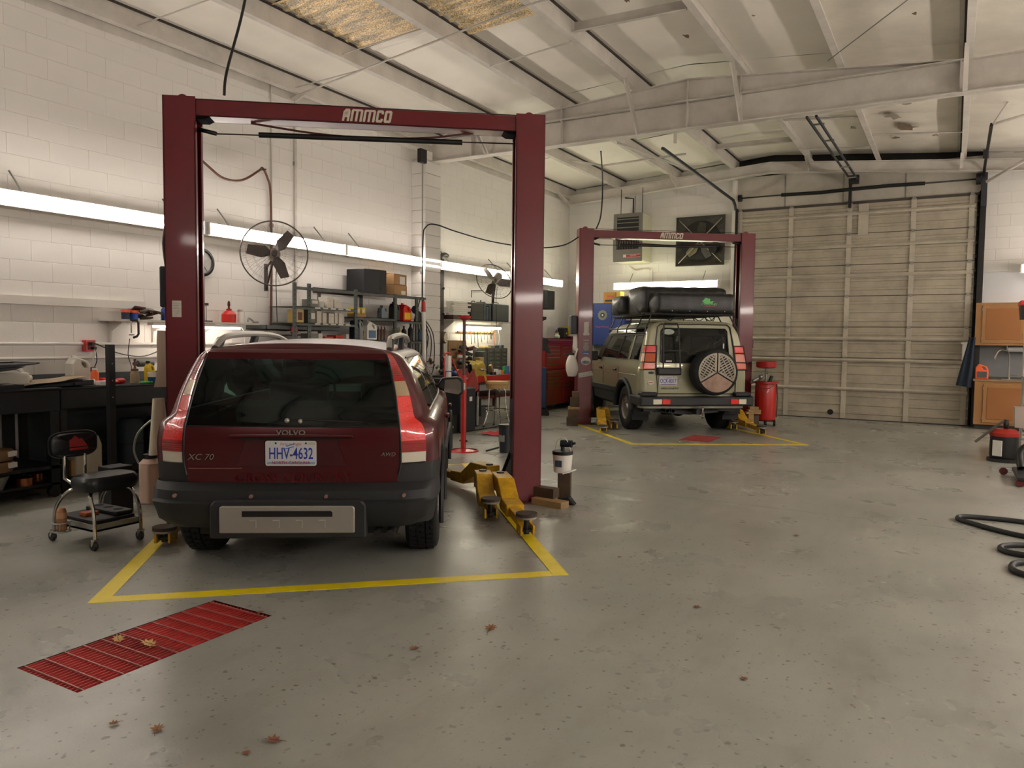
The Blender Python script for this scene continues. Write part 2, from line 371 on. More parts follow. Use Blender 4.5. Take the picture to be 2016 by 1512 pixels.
r2_ = nt.nodes.new('ShaderNodeMapRange'); r2_.inputs[1].default_value = .4; r2_.inputs[2].default_value = .6; r2_.inputs[3].default_value = .35; r2_.inputs[4].default_value = 1.0
nt.links.new(n2.outputs[0], r2_.inputs[0]); m1.inputs[0].default_value = 1; nt.links.new(cr.outputs[0], m1.inputs[6]); nt.links.new(r2_.outputs[0], m1.inputs[7]); nt.links.new(m1.outputs[2], b.inputs['Base Color'])
nt.links.new(m1.outputs[2], b.inputs['Emission Color']); b.inputs['Emission Strength'].default_value = .14; b.inputs['Roughness'].default_value = .4  # weak glow added to the sheet itself to brighten it
sky = [(-6.6, -5.28, 6.05, 7.55), (-5.28, -4.05, 6.35, 8.0), (-6.6, -5.28, 11.2, 11.75), (-1.39, 0., 11.6, 12.5)]
for x0, x1 in zip(PXs, PXs[1:]):
    ys = [YS, -1.2, 1.9, 4.9, 7.7, 10.6, 13.6, YN]
    segs = []
    sk = [q for q in sky if abs(q[0]-x0) < .01]
    for a, b_ in zip(ys, ys[1:]):
        cur = a
        for q in sk:
            if a < q[3] and b_ > q[2]:
                lo, hi = max(a, q[2]), min(b_, q[3])
                if lo > cur: segs.append((cur, lo))
                cur = hi
        if cur < b_: segs.append((cur, b_))
    for a, b_ in segs:
        sag = random.uniform(.005, .03); ph = random.random()*6
        def fn(u, v, a=a, b_=b_, x0=x0, x1=x1, sag=sag, ph=ph):
            x = x0+.004+(x1-x0-.008)*u; y = a+(b_-a)*v
            e_ = math.sin(PI*u)**.7
            return (x, y, zp(x)+PD-.004-sag*e_*(math.sin(PI*v)**.4+.35*math.sin(ph+v*9+u*2))*1.0)
        old = x0 > -1.5 and x0 < .5
        MB().grid(fn, 6, 10).build('insulation_panel', insuld if old else insul, ceil)
    for q in sk:
        def fs(u, v, q=q):
            x = q[0]+.01+(q[1]-q[0]-.02)*u; y = q[2]+(q[3]-q[2])*v; k = v*(q[3]-q[2])/.2
            return (x, y, zp(x)+PD+.02-.045*(abs(((k % 1)-.5)*2)**.7))
        struct(MB().grid(fs, 2, 60, False).build('skylight', fib, ceil))
# torn and stained patches of the facing
def torn(x, y, s_, seed, mat):
    random.seed(seed); n = 11; pts = [(x+s_*random.uniform(.45, 1)*math.cos(2*PI*i/n), y+s_*1.5*random.uniform(.3, 1)*math.sin(2*PI*i/n)) for i in range(n)]
    z = lambda a: zp(a)+PD-.052-.02*random.random()
    struct(MB().add([(a, b_, z(a)) for a, b_ in pts]+[(x, y, zp(x)+PD-.055)], [(i, (i+1) % n, n) for i in range(n)]).build('torn_patch', mat, ceil, fix=False))
tm = M('torn_brown', '86745c', .9, dirt=.5, dscale=12); tg = M('torn_grey', 'a59c8c', .8, dirt=.4, dscale=9)
for q in ((-.95, 13.6, .16, 1, tg), (-.80, 14.3, .20, 2, tm), (-1.0, 15.0, .09, 3, tm), (-1.6, 14.2, .08, 4, tg), (-6.1, 11.95, .10, 5, tm), (-5.75, 12.05, .06, 6, tm), (-.75, 12.9, .10, 7, tg), (-.4, 14.9, .08, 8, tg), (-3.3, 8.2, .04, 9, tm), (-3.0, 9.4, .05, 10, tm), (-2.1, 9.0, .03, 11, tm), (-.9, 8.6, .04, 12, tm), (-.5, 9.4, .035, 13, tm), (-4.7, 7.6, .03, 14, tm)): torn(*q)
random.seed(17)
# ---- main frame: straight beam with a tapered gable rafter over it
def ibeam(y, z0, z1, x0, x1, wf=.17, name='beam', lower=.010):
    h = wf/2
    return MB().box(x0, x1, y-h, y+h, z0, z0+.014).box(x0, x1, y-h, y+h, z1-.014, z1).box(x0, x1, y-.005, y+.005, z0, z1).build(name, steelw, ceil)
YB = 10.62
ibeam(YB, 4.465, 4.852, XW+.28, XE)
pr = [(XW+.2, 4.852), (XE, 4.852-.0), (XE, max(4.86, zp(XE)-.01))]
def gable(y, zb, x0, x1, name='gable_rafter', d=None):
    top_ = [(x, zp(x)-.012) for x in (x0, RX, x1)]
    bot = [(x, (zp(x)-d if d else zb)) for x in ((x0, RX, x1) if d else (x0, x1))]
    m = MB().prism(bot+top_[::-1], y-.006, y+.006)
    for k in range(2):
        (a, za), (c, zc) = top_[k], top_[k+1]
        m.prism([(a, za), (c, zc), (c, zc+.012), (a, za+.012)], y-.08, y+.08)
        if d: m.prism([(a, za-d), (c, zc-d), (c, zc-d+.014), (a, za-d+.014)], y-.08, y+.08)
    return m.build(name, steelw, ceil)
gable(YB, 4.852, XW+.1, .0)
gable(16.2, 0, XW+.15, XE, d=.20); gable(-1.5, 0, XW+.15, XE, d=.35)
for x in (-6.9, -5.28, -3.33, -2.6, -.05, 2.6):
    B(x-.006, x+.006, YB-.08, YB+.08, 4.47, min(4.85, 4.85)).build('stiffener', steelw, ceil)
    if x < 0: B(x-.006, x+.006, YB-.07, YB, 4.85, zp(x)-.02).build('stiffener', steelw, ceil)
def angle(a, b_, wd=.05, name='flange_brace', mat=None):
    a = Vector(a); b_ = Vector(b_); m = MB(); d = (b_-a).normalized(); s1 = d.cross(Vector((1, 0, 0))).normalized(); s2 = Vector((1, 0, 0))
    for u in (s1, s2):
        o = u*wd; n_ = (s2 if u is s1 else s1)*.005
        m.add([a, a+o, b_+o, b_, a+n_, a+o+n_, b_+o+n_, b_+n_], [(0, 1, 2, 3), (7, 6, 5, 4), (0, 4, 5, 1), (1, 5, 6, 2), (2, 6, 7, 3), (3, 7, 4, 0)])
    return m.build(name, mat or steelw, ceil)
for x in (-6.6, -4.05, -2.6, -.02, 2.6):
    angle((x, YB-.62, zp(x)+.0), (x, YB-.09, 4.475)); angle((x+.05, YB+.62, zp(x)+.0), (x+.05, YB+.09, 4.475))
for x in (-7.86, -5.28, -2.6, -.02): angle((x, 15.6, zp(x)), (x, 16.13, zp(x)-.16))
# cross members between purlins (near bay) and hanging door framing in the far bay
def cmem(x0, x1, y, dz=.0, h=.10, name='cross_member'):
    z0, z1 = zp(x0)+.03+dz, zp(x1)+.03+dz
    return MB().prism([(x0, z0), (x1, z1), (x1, z1+h), (x0, z0+h)], y-.003, y+.003).prism([(x0, z0), (x1, z1), (x1, z1+.008), (x0, z0+.008)], y-.05, y+.003).build(name, steelw, ceil)
cmem(-4.02, -2.66, 8.35, 0, .12); cmem(-4.02, -2.62, 14.6); cmem(-2.6, -1.4, 13.1, -.01, .04); cmem(-2.6, -1.4, 14.9, -.08, .04); cmem(-1.39, 0, 14.3, 0, .03); cmem(-2.6, -1.39, 12.3, -.05, .03)
for p, q, r_ in [((-8.0, 7.7, 4.78), (-4.0, 7.2, 5.02), .012), ((-4.0, 7.2, 5.02), (-2.0, 6.9, 4.96), .012), ((-7.8, 5.3, 4.86), (-6.62, 5.35, 4.93), .008), ((-6.6, 7.2, 4.96), (-5.3, 7.15, 5.02), .008), ((-5.28, 8.5, 5.0), (-4.1, 8.45, 5.08), .009), ((-7.8, 7.6, 4.86), (-6.62, 7.65, 4.93), .008), ((-6.6, 4.2, 4.94), (-5.3, 4.15, 5.02), .008)]:
    MB().tube([p, q], r_, 6).build('conduit', steelw, ceil)
MB().tube([(-1.42, 9.9, 4.86), (.25, 7.6, 4.95)], .007, 6).build('tie_rod', galv, ceil)
MB().tube([(.7, 9.2, 4.98), (-.05, 7.5, 5.1)], .007, 6).build('tie_rod', galv, ceil)
for a, b_ in [((-5.9, 13.6, 4.83), (-4.2, 13.3, 4.80)), ((-5.2, 12.6, 4.95), (-4.08, 14.0, 4.55)), ((-5.9, 13.6, 4.83), (-6.5, 13.4, 4.95))]:
    MB().tube([a, b_], .022, 4).build('door_track_brace', steelw, ceil)
# ---- far garage door
dr = sempty('door_1', (0, YN-.05, 0))
dm = M('door_panel', 'b3aa97', .42, dirt=.35, dscale=1.6); dst = M('door_stile', 'c0b8a6', .45, dirt=.3, dscale=2.5)
X0, X1 = -4.02, .28; SH = .6096
for k in range(7):
    z0 = k*SH+.008; z1 = (k+1)*SH-.004
    prof = [(0, z0)]
    for r_ in (.10, .27, .44):
        for d_, o_ in ((0, 0), (.012, .014), (.05, .014), (.062, 0)): prof.append((-o_, z0+r_+d_))
    prof += [(0, z1), (.045, z1), (.045, z0)]
    MB().prism(prof, X0, X1, 'x').build('door_panel', dm, dr)
    for x in (-3.98, -2.955, -1.86, -.745, .20):
        B(x-.045, x+.045, -.034, -.014, z0+.012, z1-.012).build('stile', dst, dr)
        B(x-.03, x+.03, -.045, -.033, z1-.03, z1+.03).build('hinge', galv, dr)
for z in (4.05, 3.42, 2.84, 1.60, 1.18, .61):
    MB().prism([(-.015, z-.03), (-.055, z-.03), (-.075, z), (-.055, z+.03), (-.015, z+.03)], X0+.02, X1-.02, 'x').build('strut', dst, dr)
B(-1.70, -1.52, -.05, -.03, 3.62, 4.22).build('patch_plate', dst, dr)
MB().cyl((-2.09, -.03, .13), (-2.09, .0, .13), .055, n=20).build('hose_port', black, dr)
MB().box(X0, X1, -.03, .04, 0, .012).build('bottom_seal', blackr, dr)
for x in (X1+.03, X0-.05): MB().box(x, x+.012, -.09, -.01, 0, 4.3).box(x, x+.05, -.09, -.08, 0, 4.3).build('track', dsteel, dr)
for k in range(16):
    B(X1+.0, X1+.035, -.06, -.02, .35+k*.25, .39+k*.25).build('roller_bracket', black, dr)
# torsion shaft, springs, horizontal tracks and opener rail
sh = sempty('trim_3', (0, 16.3, 0))
MB().tube([(-3.98, 0, 4.50), (.35, 0, 4.50)], .014, 8).build('torsion_shaft', dsteel, sh)
MB().tube([(-3.14, 0, 4.50), (-2.4, 0, 4.485), (-1.86, 0, 4.50)], .036, 10).build('torsion_spring', black, sh); MB().tube([(-1.84, 0, 4.50), (-1.2, 0, 4.51), (-.57, 0, 4.50)], .036, 10).build('torsion_spring', black, sh)
MB().cyl((-4.0, 0, 4.5), (-3.93, 0, 4.5), .07, n=14).cyl((.24, 0, 4.5), (.32, 0, 4.5), .10, n=14).build('cable_drum', black, sh)
MB().box(-1.88, -1.83, -.02, .1, 4.15, 4.72).build('centre_bracket', dsteel, sh)
for x in (-4.07, ):
    m = MB(); pts = [(x, .12, 3.9), (x, .12, 4.2), (x, .02, 4.38), (x, -.15, 4.45), (x, -4.6, 4.53)]; m.tube(pts, .03, 4); m.build('horizontal_track', M('track_dark', '34373a', .5, metal=.4), sh)
MB().tube([(.36, .12, 3.9), (.36, .12, 4.2), (.36, -.05, 4.55), (.36, -.3, 4.66), (.36, -3.0, 4.72)], .03, 4).build('horizontal_track', dsteel, sh)
for dx in (-.06, .06): MB().tube([(-1.78+dx, -.1, 4.66), (-1.78+dx, -5.2, 4.56)], .02, 4).build('opener_rail', M('track_dark'), sh)
for k in range(5): B(-1.86, -1.70, -4.6+k*1.0, -4.56+k*1.0, 4.60, 4.62).build('rail_cleat', galv, sh)
B(-1.87, -1.69, -.16, -.05, 4.58, 4.74).build('rail_bracket', dsteel, sh)
B(.33, .42, -.05, .0, 4.0, 5.0).build('track_hanger', M('track_dark'), sh)
MB().tube([(.38, -3.0, 4.72), (.55, -3.1, 4.99)], .022, 4).build('brace', steelw, sh); MB().tube([(.38, -3.0, 4.72), (1.3, -2.9, 4.95)], .022, 4).build('brace', steelw, sh)
MB().tube([(.40, -.2, 4.4), (1.3, -.9, 4.8)], .03, 4).build('brace', steelw, sh)
MB().tube([(-4.2, -3.6, 4.85), (-4.2, -3.6, 5.1)], .03, 4).build('track_hanger', steelw, sh)
# door jamb channel left and hanging wires
struct(MB().box(-4.14, -4.06, 16.36, 16.5, 0, 4.9).build('trim_4', white)); struct(B(.33, .42, 16.34, 16.5, 0, 4.75).build('trim_5', dsteel))
for x in (-4.22, -4.32): MB().tube([(x, 16.47, 0.2), (x, 16.47, 4.75)], .012, 6).build('conduit', white, pil)
# ================================================================ FLUORESCENT LIGHTS
LG = 'strip lights along the left wall'
for i, y in enumerate((2.47, 4.88, 7.30, 9.68, 12.04, 14.42)):
    fluor('fluorescent_light', 'wall strip light '+('cut by the left frame edge', 'ending behind the near lift left post', 'behind the round wall fan', 'above the black speaker and cardboard box', 'above the cluttered workbench and its shelf', 'farthest along the left wall beside the corner')[i],
        (-7.73, y, 2.785), PI/2, 2.36, WARM if i < 4 else NEUTRAL, LG)
fluor('fluorescent_light', 'fluorescent strip light on the far wall under the heater and exhaust fan', (-5.53, 16.2, 2.74), 0, 2.36, GREENISH, 'strip lights on the far wall')
fluor('fluorescent_light', 'fluorescent strip light at the right edge of the far wall above the sink cabinets', (2.16, 16.2, 2.86), 0, 2.36, WARM, 'strip lights on the far wall')
for i, y in enumerate((0.03, -2.4)): fluor('fluorescent_light', ['strip light on the left wall beside the camera', 'strip light on the left wall behind the camera'][i], (-7.73, y, 2.785), PI/2, 2.36, WARM, LG)
for i, y in enumerate((14.4, 11.6, 8.8, 6.0, 3.2, .4)): fluor('fluorescent_light', 'strip light hanging along the right side, %s from the far wall' % ('first', 'second', 'third', 'fourth', 'fifth', 'sixth')[i], (XE-1.0, y, 2.4), -PI/2, 2.36, WARM, 'strip lights along the right side', 42, hang=False)
for y, q in zip((14.4, 11.6, 8.8, 6.0, 3.2, .4), ('first', 'second', 'third', 'fourth', 'fifth', 'sixth')): tag(MB().tube([(XE-1.0, y-.9, 2.46), (XE-1.0, y-.9, zp(XE-1)+.2)], .004, 5).build('hanger_wire', galv), 'thin hanger wire of the right side strip light, %s from the far wall' % q, 'wire', 'hanger wires on the right side')
fluor('fluorescent_light', 'added unseen strip light on the wall behind the camera', (-1.0, YS+.25, 3.4), PI, 2.36, WARM, 'added lights behind the camera', 20)  # unseen lamp, added to light the room from behind
# ================================================================ FLOOR MARKINGS
ym = M('line_paint', 'ecd41c', .4, dirt=.15, dscale=9); ym2 = M('line_paint_old', 'bfae62', .5, dirt=.5, dscale=7)
def markings(label, pts, w_, mat):
    m = MB()
    for k_, (a, b_) in enumerate(zip(pts, pts[1:])):
        a = Vector((*a, 0)); b_ = Vector((*b_, 0)); d = (b_-a).normalized(); n = Vector((-d.y, d.x, 0))*w_/2; a = a-d*w_/2; b_ = b_+d*w_/2; zz = .0015+.0012*k_
        m.add([a+n, a-n, b_-n, b_+n]+[p+Vector((0, 0, zz)) for p in (a+n, a-n, b_-n, b_+n)], [(0, 1, 2, 3), (7, 6, 5, 4), (0, 4, 5, 1), (1, 5, 6, 2), (2, 6, 7, 3), (3, 7, 4, 0)])
    return tag(m.build('floor_marking', mat, fix=True), label, 'marking', 'yellow bay outlines')
def marks2(label, A, Bc, side, depth, mat, wd=.10):
    A = Vector((*A, 0)); Bc = Vector((*Bc, 0)); s = Vector((*side, 0)).normalized()*depth
    pts = [(A+s).to_2d(), A.to_2d(), Bc.to_2d(), (Bc+s).to_2d()]
    return markings(label, [tuple(p) for p in pts], wd, mat)
marks2('yellow painted outline on the floor around the maroon estate car', (-4.14, 2.52), (-2.15, 4.36), (-.66, .75), 4.35, ym)
markings('faded yellow line on the floor beyond the estate car', [(-6.9, 5.9), (-4.9, 7.72)], .10, ym2)
marks2('yellow painted outline on the floor around the green off-roader', (-4.02, 10.5), (-1.85, 11.9), (-.70, .76), 3.0, ym, .08)
# ================================================================ TWO-POST LIFTS
letm = M('letter_cream', 'c9bfae', .5)
def ammco(parent, loc, W_=.42, H_=.105):
    """block lettering cut with thin gaps; local x to the right, z up, faces -y"""
    L_ = []; sh_ = .18
    def P(x0, pts): L_.append([(x0+u*.9, v) for u, v in pts])
    cw = .19
    # A
    glyph = {
     'A': [[(0, 0), (.32, 0), (.32, .30), (.68, .30), (.68, 0), (1, 0), (1, .8), (.8, 1), (.2, 1), (0, .8)], ],
     'M': [[(0, 0), (.2, 0), (.2, .84), (.4, .84), (.4, 0), (.6, 0), (.6, .84), (.8, .84), (.8, 0), (1, 0), (1, .88), (.9, 1), (.08, 1), (0, .9)]],
     'C': [[(.15, 0), (.85, 0), (1, .12), (1, .32), (.68, .32), (.68, .2), (.34, .2), (.34, .8), (.68, .8), (.68, .68), (1, .68), (1, .88), (.85, 1), (.15, 1), (0, .88), (0, .12)]],
     'O': [[(.15, 0), (.85, 0), (1, .12), (1, .88), (.85, 1), (.5, 1), (.5, .8), (.66, .8), (.66, .2), (.34, .2), (.34, .8), (.49, .8), (.49, 1), (.15, 1), (0, .88), (0, .12)]]}
    seq = [('A', .75), ('M', 1.25), ('M', 1.25), ('C', .75), ('O', .8)]; tot = sum(w_ for _, w_ in seq)+.12*4; x = 0; m = MB()
    for ch, w_ in seq:
        for poly in glyph[ch]:
            q = [(((x+u*w_)/tot-.5)*W_+(v-.5)*H_*sh_, (v-.5)*H_) for u, v in poly]
            if ch == 'A': # leave the counter open
                a = [(0, 0), (.32, 0), (.32, .30), (.32, .5), (.32, .78), (.68, .78), (.68, .5), (.32, .5), (.32, .32), (.68, .32), (.68, 0), (1, 0), (1, .82), (.85, 1), (.3, 1), (0, .75)]
                q = [(((x+u*w_)/tot-.5)*W_+(v-.5)*H_*sh_, (v-.5)*H_) for u, v in a]
            m.prism(q, -.002, 0)
        x += w_+.12
    return m.build('lettering', letm, parent, loc=loc, fix=True)
def swing_arm(parent, side, piv, tip, zt, long=True):
    """yellow arm from pivot to pad"""
    px, py = piv; tx, ty = tip; d = Vector((tx-px, ty-py, 0)); L_ = d.length; ang = math.atan2(d.y, d.x)
    a = D.objects.new('swing_arm', None); COL.objects.link(a); a.parent = parent; a.location = (px, py, 0); a.rotation_euler = (0, 0, ang)
    h0 = .30 if long else .32
    k = .42*L_; k2 = .62*L_
    # outer arm: goose-neck down, then flat, telescoping inner arm
    prof = [(-.07, h0-.16), (-.07, h0), (k*.55, h0), (k, .17), (k2, .16), (k2, .06), (k*.9, .06), (k*.4, h0-.13)]
    MB().prism(prof, -.075, .075, 'y').build('outer_arm', yell, a, bevel=.006)
    MB().box(k2-.02, L_-.07, -.05, .05, .065, .135).build('inner_arm', yell, a, bevel=.004)
    MB().cyl((0, 0, h0-.18), (0, 0, h0+.012), .035, n=14).build('pivot_pin', dsteel, a)
    MB().box(L_-.09, L_-.075, -.06, .06, .03, .14).box(L_-.08, L_+.05, -.055, -.04, .03, .10).box(L_-.08, L_+.05, .04, .055, .03, .10).build('pad_bracket', yell, a)
    MB().cyl((L_, 0, .03), (L_, 0, zt-.02), .022, n=12).cyl((L_, 0, .05), (L_, 0, .07), .045, n=6).build('pad_screw', dsteel, a)
    MB().cyl((L_, 0, zt-.028), (L_, 0, zt-.012), .078, n=20).build('pad_plate', galv, a); MB().cyl((L_, 0, zt-.012), (L_, 0, zt+.012), .082, n=24).build('lift_pad', padm, a)
    return a
def lift(label, loc, rz, hw, H, arms, stickers):
    t = thing('two_post_lift', label, 'car lift', loc, rz, 'red two-post car lifts')
    pd, pw, th = .24, .265, .012
    for s in (-1, 1):
        x0 = s*hw; x1 = s*(hw-pw)
        m = MB(); a, b_ = sorted((x0, x1))
        # channel open to the inside: outer web, front and back flanges, inner lips
        m.box(a, b_, 0, th, 0, H); m.box(a, b_, pd-th, pd, 0, H)
        m.box(*sorted((x0, x0-s*th)), 0, pd, 0, H)
        m.box(*sorted((x1, x1+s*.012)), 0, .05, 0, H-.2).box(*sorted((x1, x1+s*.012)), pd-.05, pd, 0, H-.2)
        p = m.build('post', redm, t)
        MB().box(a+.02, b_-.02, .02, pd-.02, H-.002, H+.004).build('post_cap', redm, t)
        MB().prism([(a-.0, 0), (b_, 0), (b_, .015), (a, .015)], -.08, pd+.08, 'y').build('base_plate', reddark, t)
        MB().cyl((s*(hw-.13), .12, H+.0), (s*(hw-.13), .14, H+.0), .05, n=16).build('sheave', redm, t)
        # carriage inside the column
        cx = s*(hw-pw+.06)
        MB().box(cx-.06, cx+.06, .03, pd-.03, .10, .95).build('carriage', dsteel, t)
        MB().box(*sorted((x1-s*.10, x1+s*.02)), -.10, pd+.10, .13, .19).prism([(x1+s*.02, .19), (x1-s*.10, .19), (x1+s*.01, .48)], .02, .05).prism([(x1+s*.02, .19), (x1-s*.10, .19), (x1+s*.01, .48)], pd-.05, pd-.02).build('carriage_yoke', M('yoke_black', '16181a', .5, metal=.2, dirt=.3), t)
        MB().tube([(x1+s*.03, pd/2, .95), (x1+s*.03, pd/2, H-.1)], .010, 6).build('lift_chain', dsteel, t)
        B(*sorted((x1+s*.03, x1+s*.012)), .06, .085, 1.0, 1.95).build('slide_strip', gsteel, t)
    # cross beam: open channel
    b0 = hw-pw+.0
    MB().box(-b0, b0, .02, .03, H-.155, H-.02).box(-b0, b0, .02, .22, H-.155, H-.145).box(-b0, b0, .21, .22, H-.155, H-.02).build('cross_beam', redm, t)
    MB().tube([(-hw+.1, .12, H+.012), (hw-.1, .12, H+.016)], .005, 6).build('equaliser_cable', dsteel, t)
    for s in (-1, 1): MB().prism([(s*b0, H-.156), (s*(b0-.11), H-.156), (s*(b0-.07), H-.18), (s*b0, H-.18)], .03, .20).build('beam_gusset', M('gusset_black', '070708', .9, spec=.1), t)
    ammco(t, (.06, .0185, H-.085))
    MB().tube([(-b0, .14, H-.24), (-b0+.14, .14, H-.27)], .018, 8).build('switch_arm', black, t)
    MB().tube([(-b0+.14, .14, H-.27), (b0, .14, H-.235)], .006, 6).build('shutoff_bar', dsteel, t)
    MB().tube([(-.88, .14, H-.262), (.90, .14, H-.245)], .024, 10).build('bar_padding', black, t)
    MB().tube([(-.95, .16, H-.16), (-.4, .17, H-.22), (.1, .17, H-.235), (.6, .17, H-.21), (1.0, .16, H-.15)], .009, 6, smooth=4).build('hydraulic_hose', reddark, t)
    for (s, piv, tip, zt) in arms: swing_arm(t, s, piv, tip, zt)
    for fn_ in stickers: fn_(t)
    return t
def sticker(x, z, w_, h, mat, y=-.0015):
    return lambda t: B(x-w_/2, x+w_/2, y, -.0001, z-h/2, z+h/2).build('sticker', mat, t)
stk = M('label_paper', 'cfcabf', .6, dirt=.25, dscale=20)
lines_ = M('label_print', '6d6a66', .6)
def note(x, z, w_, h):
    def f(t):
        s_ = B(x-w_/2, x+w_/2, -.0015, -.0001, z-h/2, z+h/2).build('sticker', stk, t); m = MB()
        for k in range(9): m.box(x-w_*.42, x+w_*random.uniform(.1, .42), -.0022, -.0014, z+h*.42-k*h*.1-.002, z+h*.42-k*h*.1)
        m.build('print', lines_, s_)
    return f
# near lift
near = lift('near red two-post lift standing over the maroon estate car', (-4.554, 5.195, 0), R(38), 1.64, 3.53,
    [(1, (1.25, -.10), (1.31, -1.24), .18), (1, (1.10, -.0), (1.10, -.67), .18), (-1, (-1.24, -.05), (-1.31, -1.21), .13), (1, (1.2, .34), (.75, 1.25), .16), (-1, (-1.2, .34), (-.8, 1.2), .16)],
    [note(-1.545, 1.735, .075, .14), ])
def wr(s_, x, z, size, mat, **k):
    return lambda t: text(s_, size, mat, t, (x, -.002, z), ext=.0003, **k)
wh = M('print_white', 'd8d6d0', .5); pb_ = M('print_blue', '2c4a90', .5); pr_ = M('print_red', 'a52a24', .5); pk = M('print_black', '1c1c1c', .5)
def oval(x, z, rx, rz, mat):
    return lambda t: MB().prism([(x+rx*math.cos(2*PI*i/20), z+rz*math.sin(2*PI*i/20)) for i in range(20)], -.0012, -.0001).build('sticker', mat, t)
far = lift('far red two-post lift with stickers standing over the green off-roader', (-4.52, 13.45, 0), R(38), 1.65, 3.50,
    [(1, (1.25, -.10), (1.02, -1.75), .15), (1, (1.10, -.0), (.85, -1.05), .16), (-1, (-1.24, -.10), (-1.50, -1.30), .12), (-1, (-1.15, .1), (-1.20, -.85), .17)],
    [note(-1.50, 1.74, .085, .20), sticker(-1.50, 1.62, .11, .04, stk), sticker(-1.50, 1.51, .10, .012, stk), oval(-1.50, 1.38, .055, .065, M('badge_grey', '8e8a80', .5)),
     sticker(-1.50, 1.285, .13, .05, pb_), sticker(-1.50, 1.27, .10, .012, wh), oval(-1.50, 1.14, .09, .075, stk), oval(-1.50, 1.115, .07, .03, pb_), sticker(-1.50, 1.46, .09, .008, wh),
     lambda t: B(-.13, .13, -.0015, -.0001, -.04, .04).build('sticker', stk, t, loc=(-1.50, 0, .90), rot=(0, R(-9), 0)),
     lambda t: text('DO NOT STAND', .034, pk, t, (-1.50, -.002, .915), (PI/2, R(-9), 0), ext=.0003), lambda t: text('UNDER VEHICLE', .034, pk, t, (-1.50, -.002, .88), (PI/2, R(-9), 0), ext=.0003)])
# yellow spool-shaped lift adapter at the far lift
a_ = thing('lift_adapter', 'yellow spool-shaped lift adapter standing before the left post of the far lift', 'lift adapter', (-5.32, 12.45, 0), 0)
MB().lathe([(0, 0), (.085, 0), (.085, .02), (.03, .035), (.03, .27), (.075, .285), (.075, .30), (0, .30)], 20).build('spool', yell, a_)
# power box and hose on the near lift's left post
pw_ = thing('lift_power_unit', 'black power box on the outer side of the near lift left post', 'power unit', (0, 0, 0))
pw_.location = near.location; pw_.rotation_euler = near.rotation_euler
B(-1.70, -1.645, .05, .20, 1.75, 2.10).build('housing', M('box_navy', '141a26', .5), pw_, bevel=.01); MB().tube([(-1.66, .12, 2.10), (-1.68, .12, 2.3), (-1.66, .14, 2.5)], .014, 8, smooth=4).build('hose', black, pw_)
pw2 = thing('lift_power_unit', 'black power box on the outer side of the far lift left post', 'power unit', (0, 0, 0)); pw2.location = far.location; pw2.rotation_euler = far.rotation_euler
B(-1.77, -1.655, .05, .20, 1.62, 1.95).build('housing', M('box_navy'), pw2, bevel=.01)
B(1.655, 1.69, .05, .14, 1.40, 1.56).build('switch_box', reddark, pw2)
# ================================================================ VEHICLES
def lerp(a, b, t): return a+(b-a)*t
def catmull(keys, z):
    """keys: list of dicts with 'z'; smooth monotone-ish interpolation"""
    for i in range(len(keys)-1):
        if keys[i]['z'] <= z <= keys[i+1]['z']+1e-9: break
    a, b = keys[i], keys[i+1]; t = (z-a['z'])/(b['z']-a['z']); o = {}
    for k in a:
        m0 = m1 = b[k]-a[k]
        if i > 0 and not a.get('hard'):
            p = keys[i-1]; s0 = (a[k]-p[k])/(a['z']-p['z'])*(b['z']-a['z']); m0 = 0 if s0*m0 <= 0 else 2*s0*m0/(s0+m0)
        if i+2 < len(keys) and not b.get('hard'):
            n = keys[i+2]; s1 = (n[k]-b[k])/(n['z']-b['z'])*(b['z']-a['z']); m1 = 0 if s1*m1 <= 0 else 2*s1*m1/(s1+m1)
        o[k] = (2*t**3-3*t*t+1)*a[k]+(t**3-2*t*t+t)*m0+(-2*t**3+3*t*t)*b[k]+(t**3-t*t)*m1
    o['z'] = z; return o
NR, NL, NC, NS, NF, NN = 8, 4, 5, 64, 6, 6
def outline(L):
    P = []
    for i in range(NR): t = i/NR; P.append((L['rx']*t, L['yr']+(L['yi']-L['yr'])*t**2.6))
    for i in range(NL): t = i/NL; P.append((lerp(L['rx'], L['lx'], t), lerp(L['yi'], L['yl'], t**1.3)))
    for i in range(NC):
        a = PI/2*i/NC; P.append((L['lx']+(L['w']-L['lx'])*math.sin(a), L['yl']+(L['cy']-L['yl'])*(1-math.cos(a))))
    ys = L['ys']
    for i in range(NS):
        t = i/NS; bulge = L.get('tap', 0)*max(0, (t-.55)/.45)**2
        P.append((L['w']-bulge, lerp(L['cy'], ys, t)))
    wf_ = L['w']-L.get('tap', 0)
    for i in range(NF):
        a = PI/2*i/NF; P.append((wf_-L['fr']*(1-math.cos(a)), ys+(L['yf']-L['fb']-ys)*math.sin(a)))
    x0 = wf_-L['fr']
    for i in range(NN+1): t = i/NN; P.append((x0*(1-t), L['yf']-L['fb']*(1-t)**2))
    return P
iL, iC, iS, iF = NR, NR+NL, NR+NL+NC, NR+NL+NC+NS
def win(c, p):
    t = (c-iS)/NS; return str(sum(t > q for q in WIN))+('a' if p[2] > 1.63 else '')
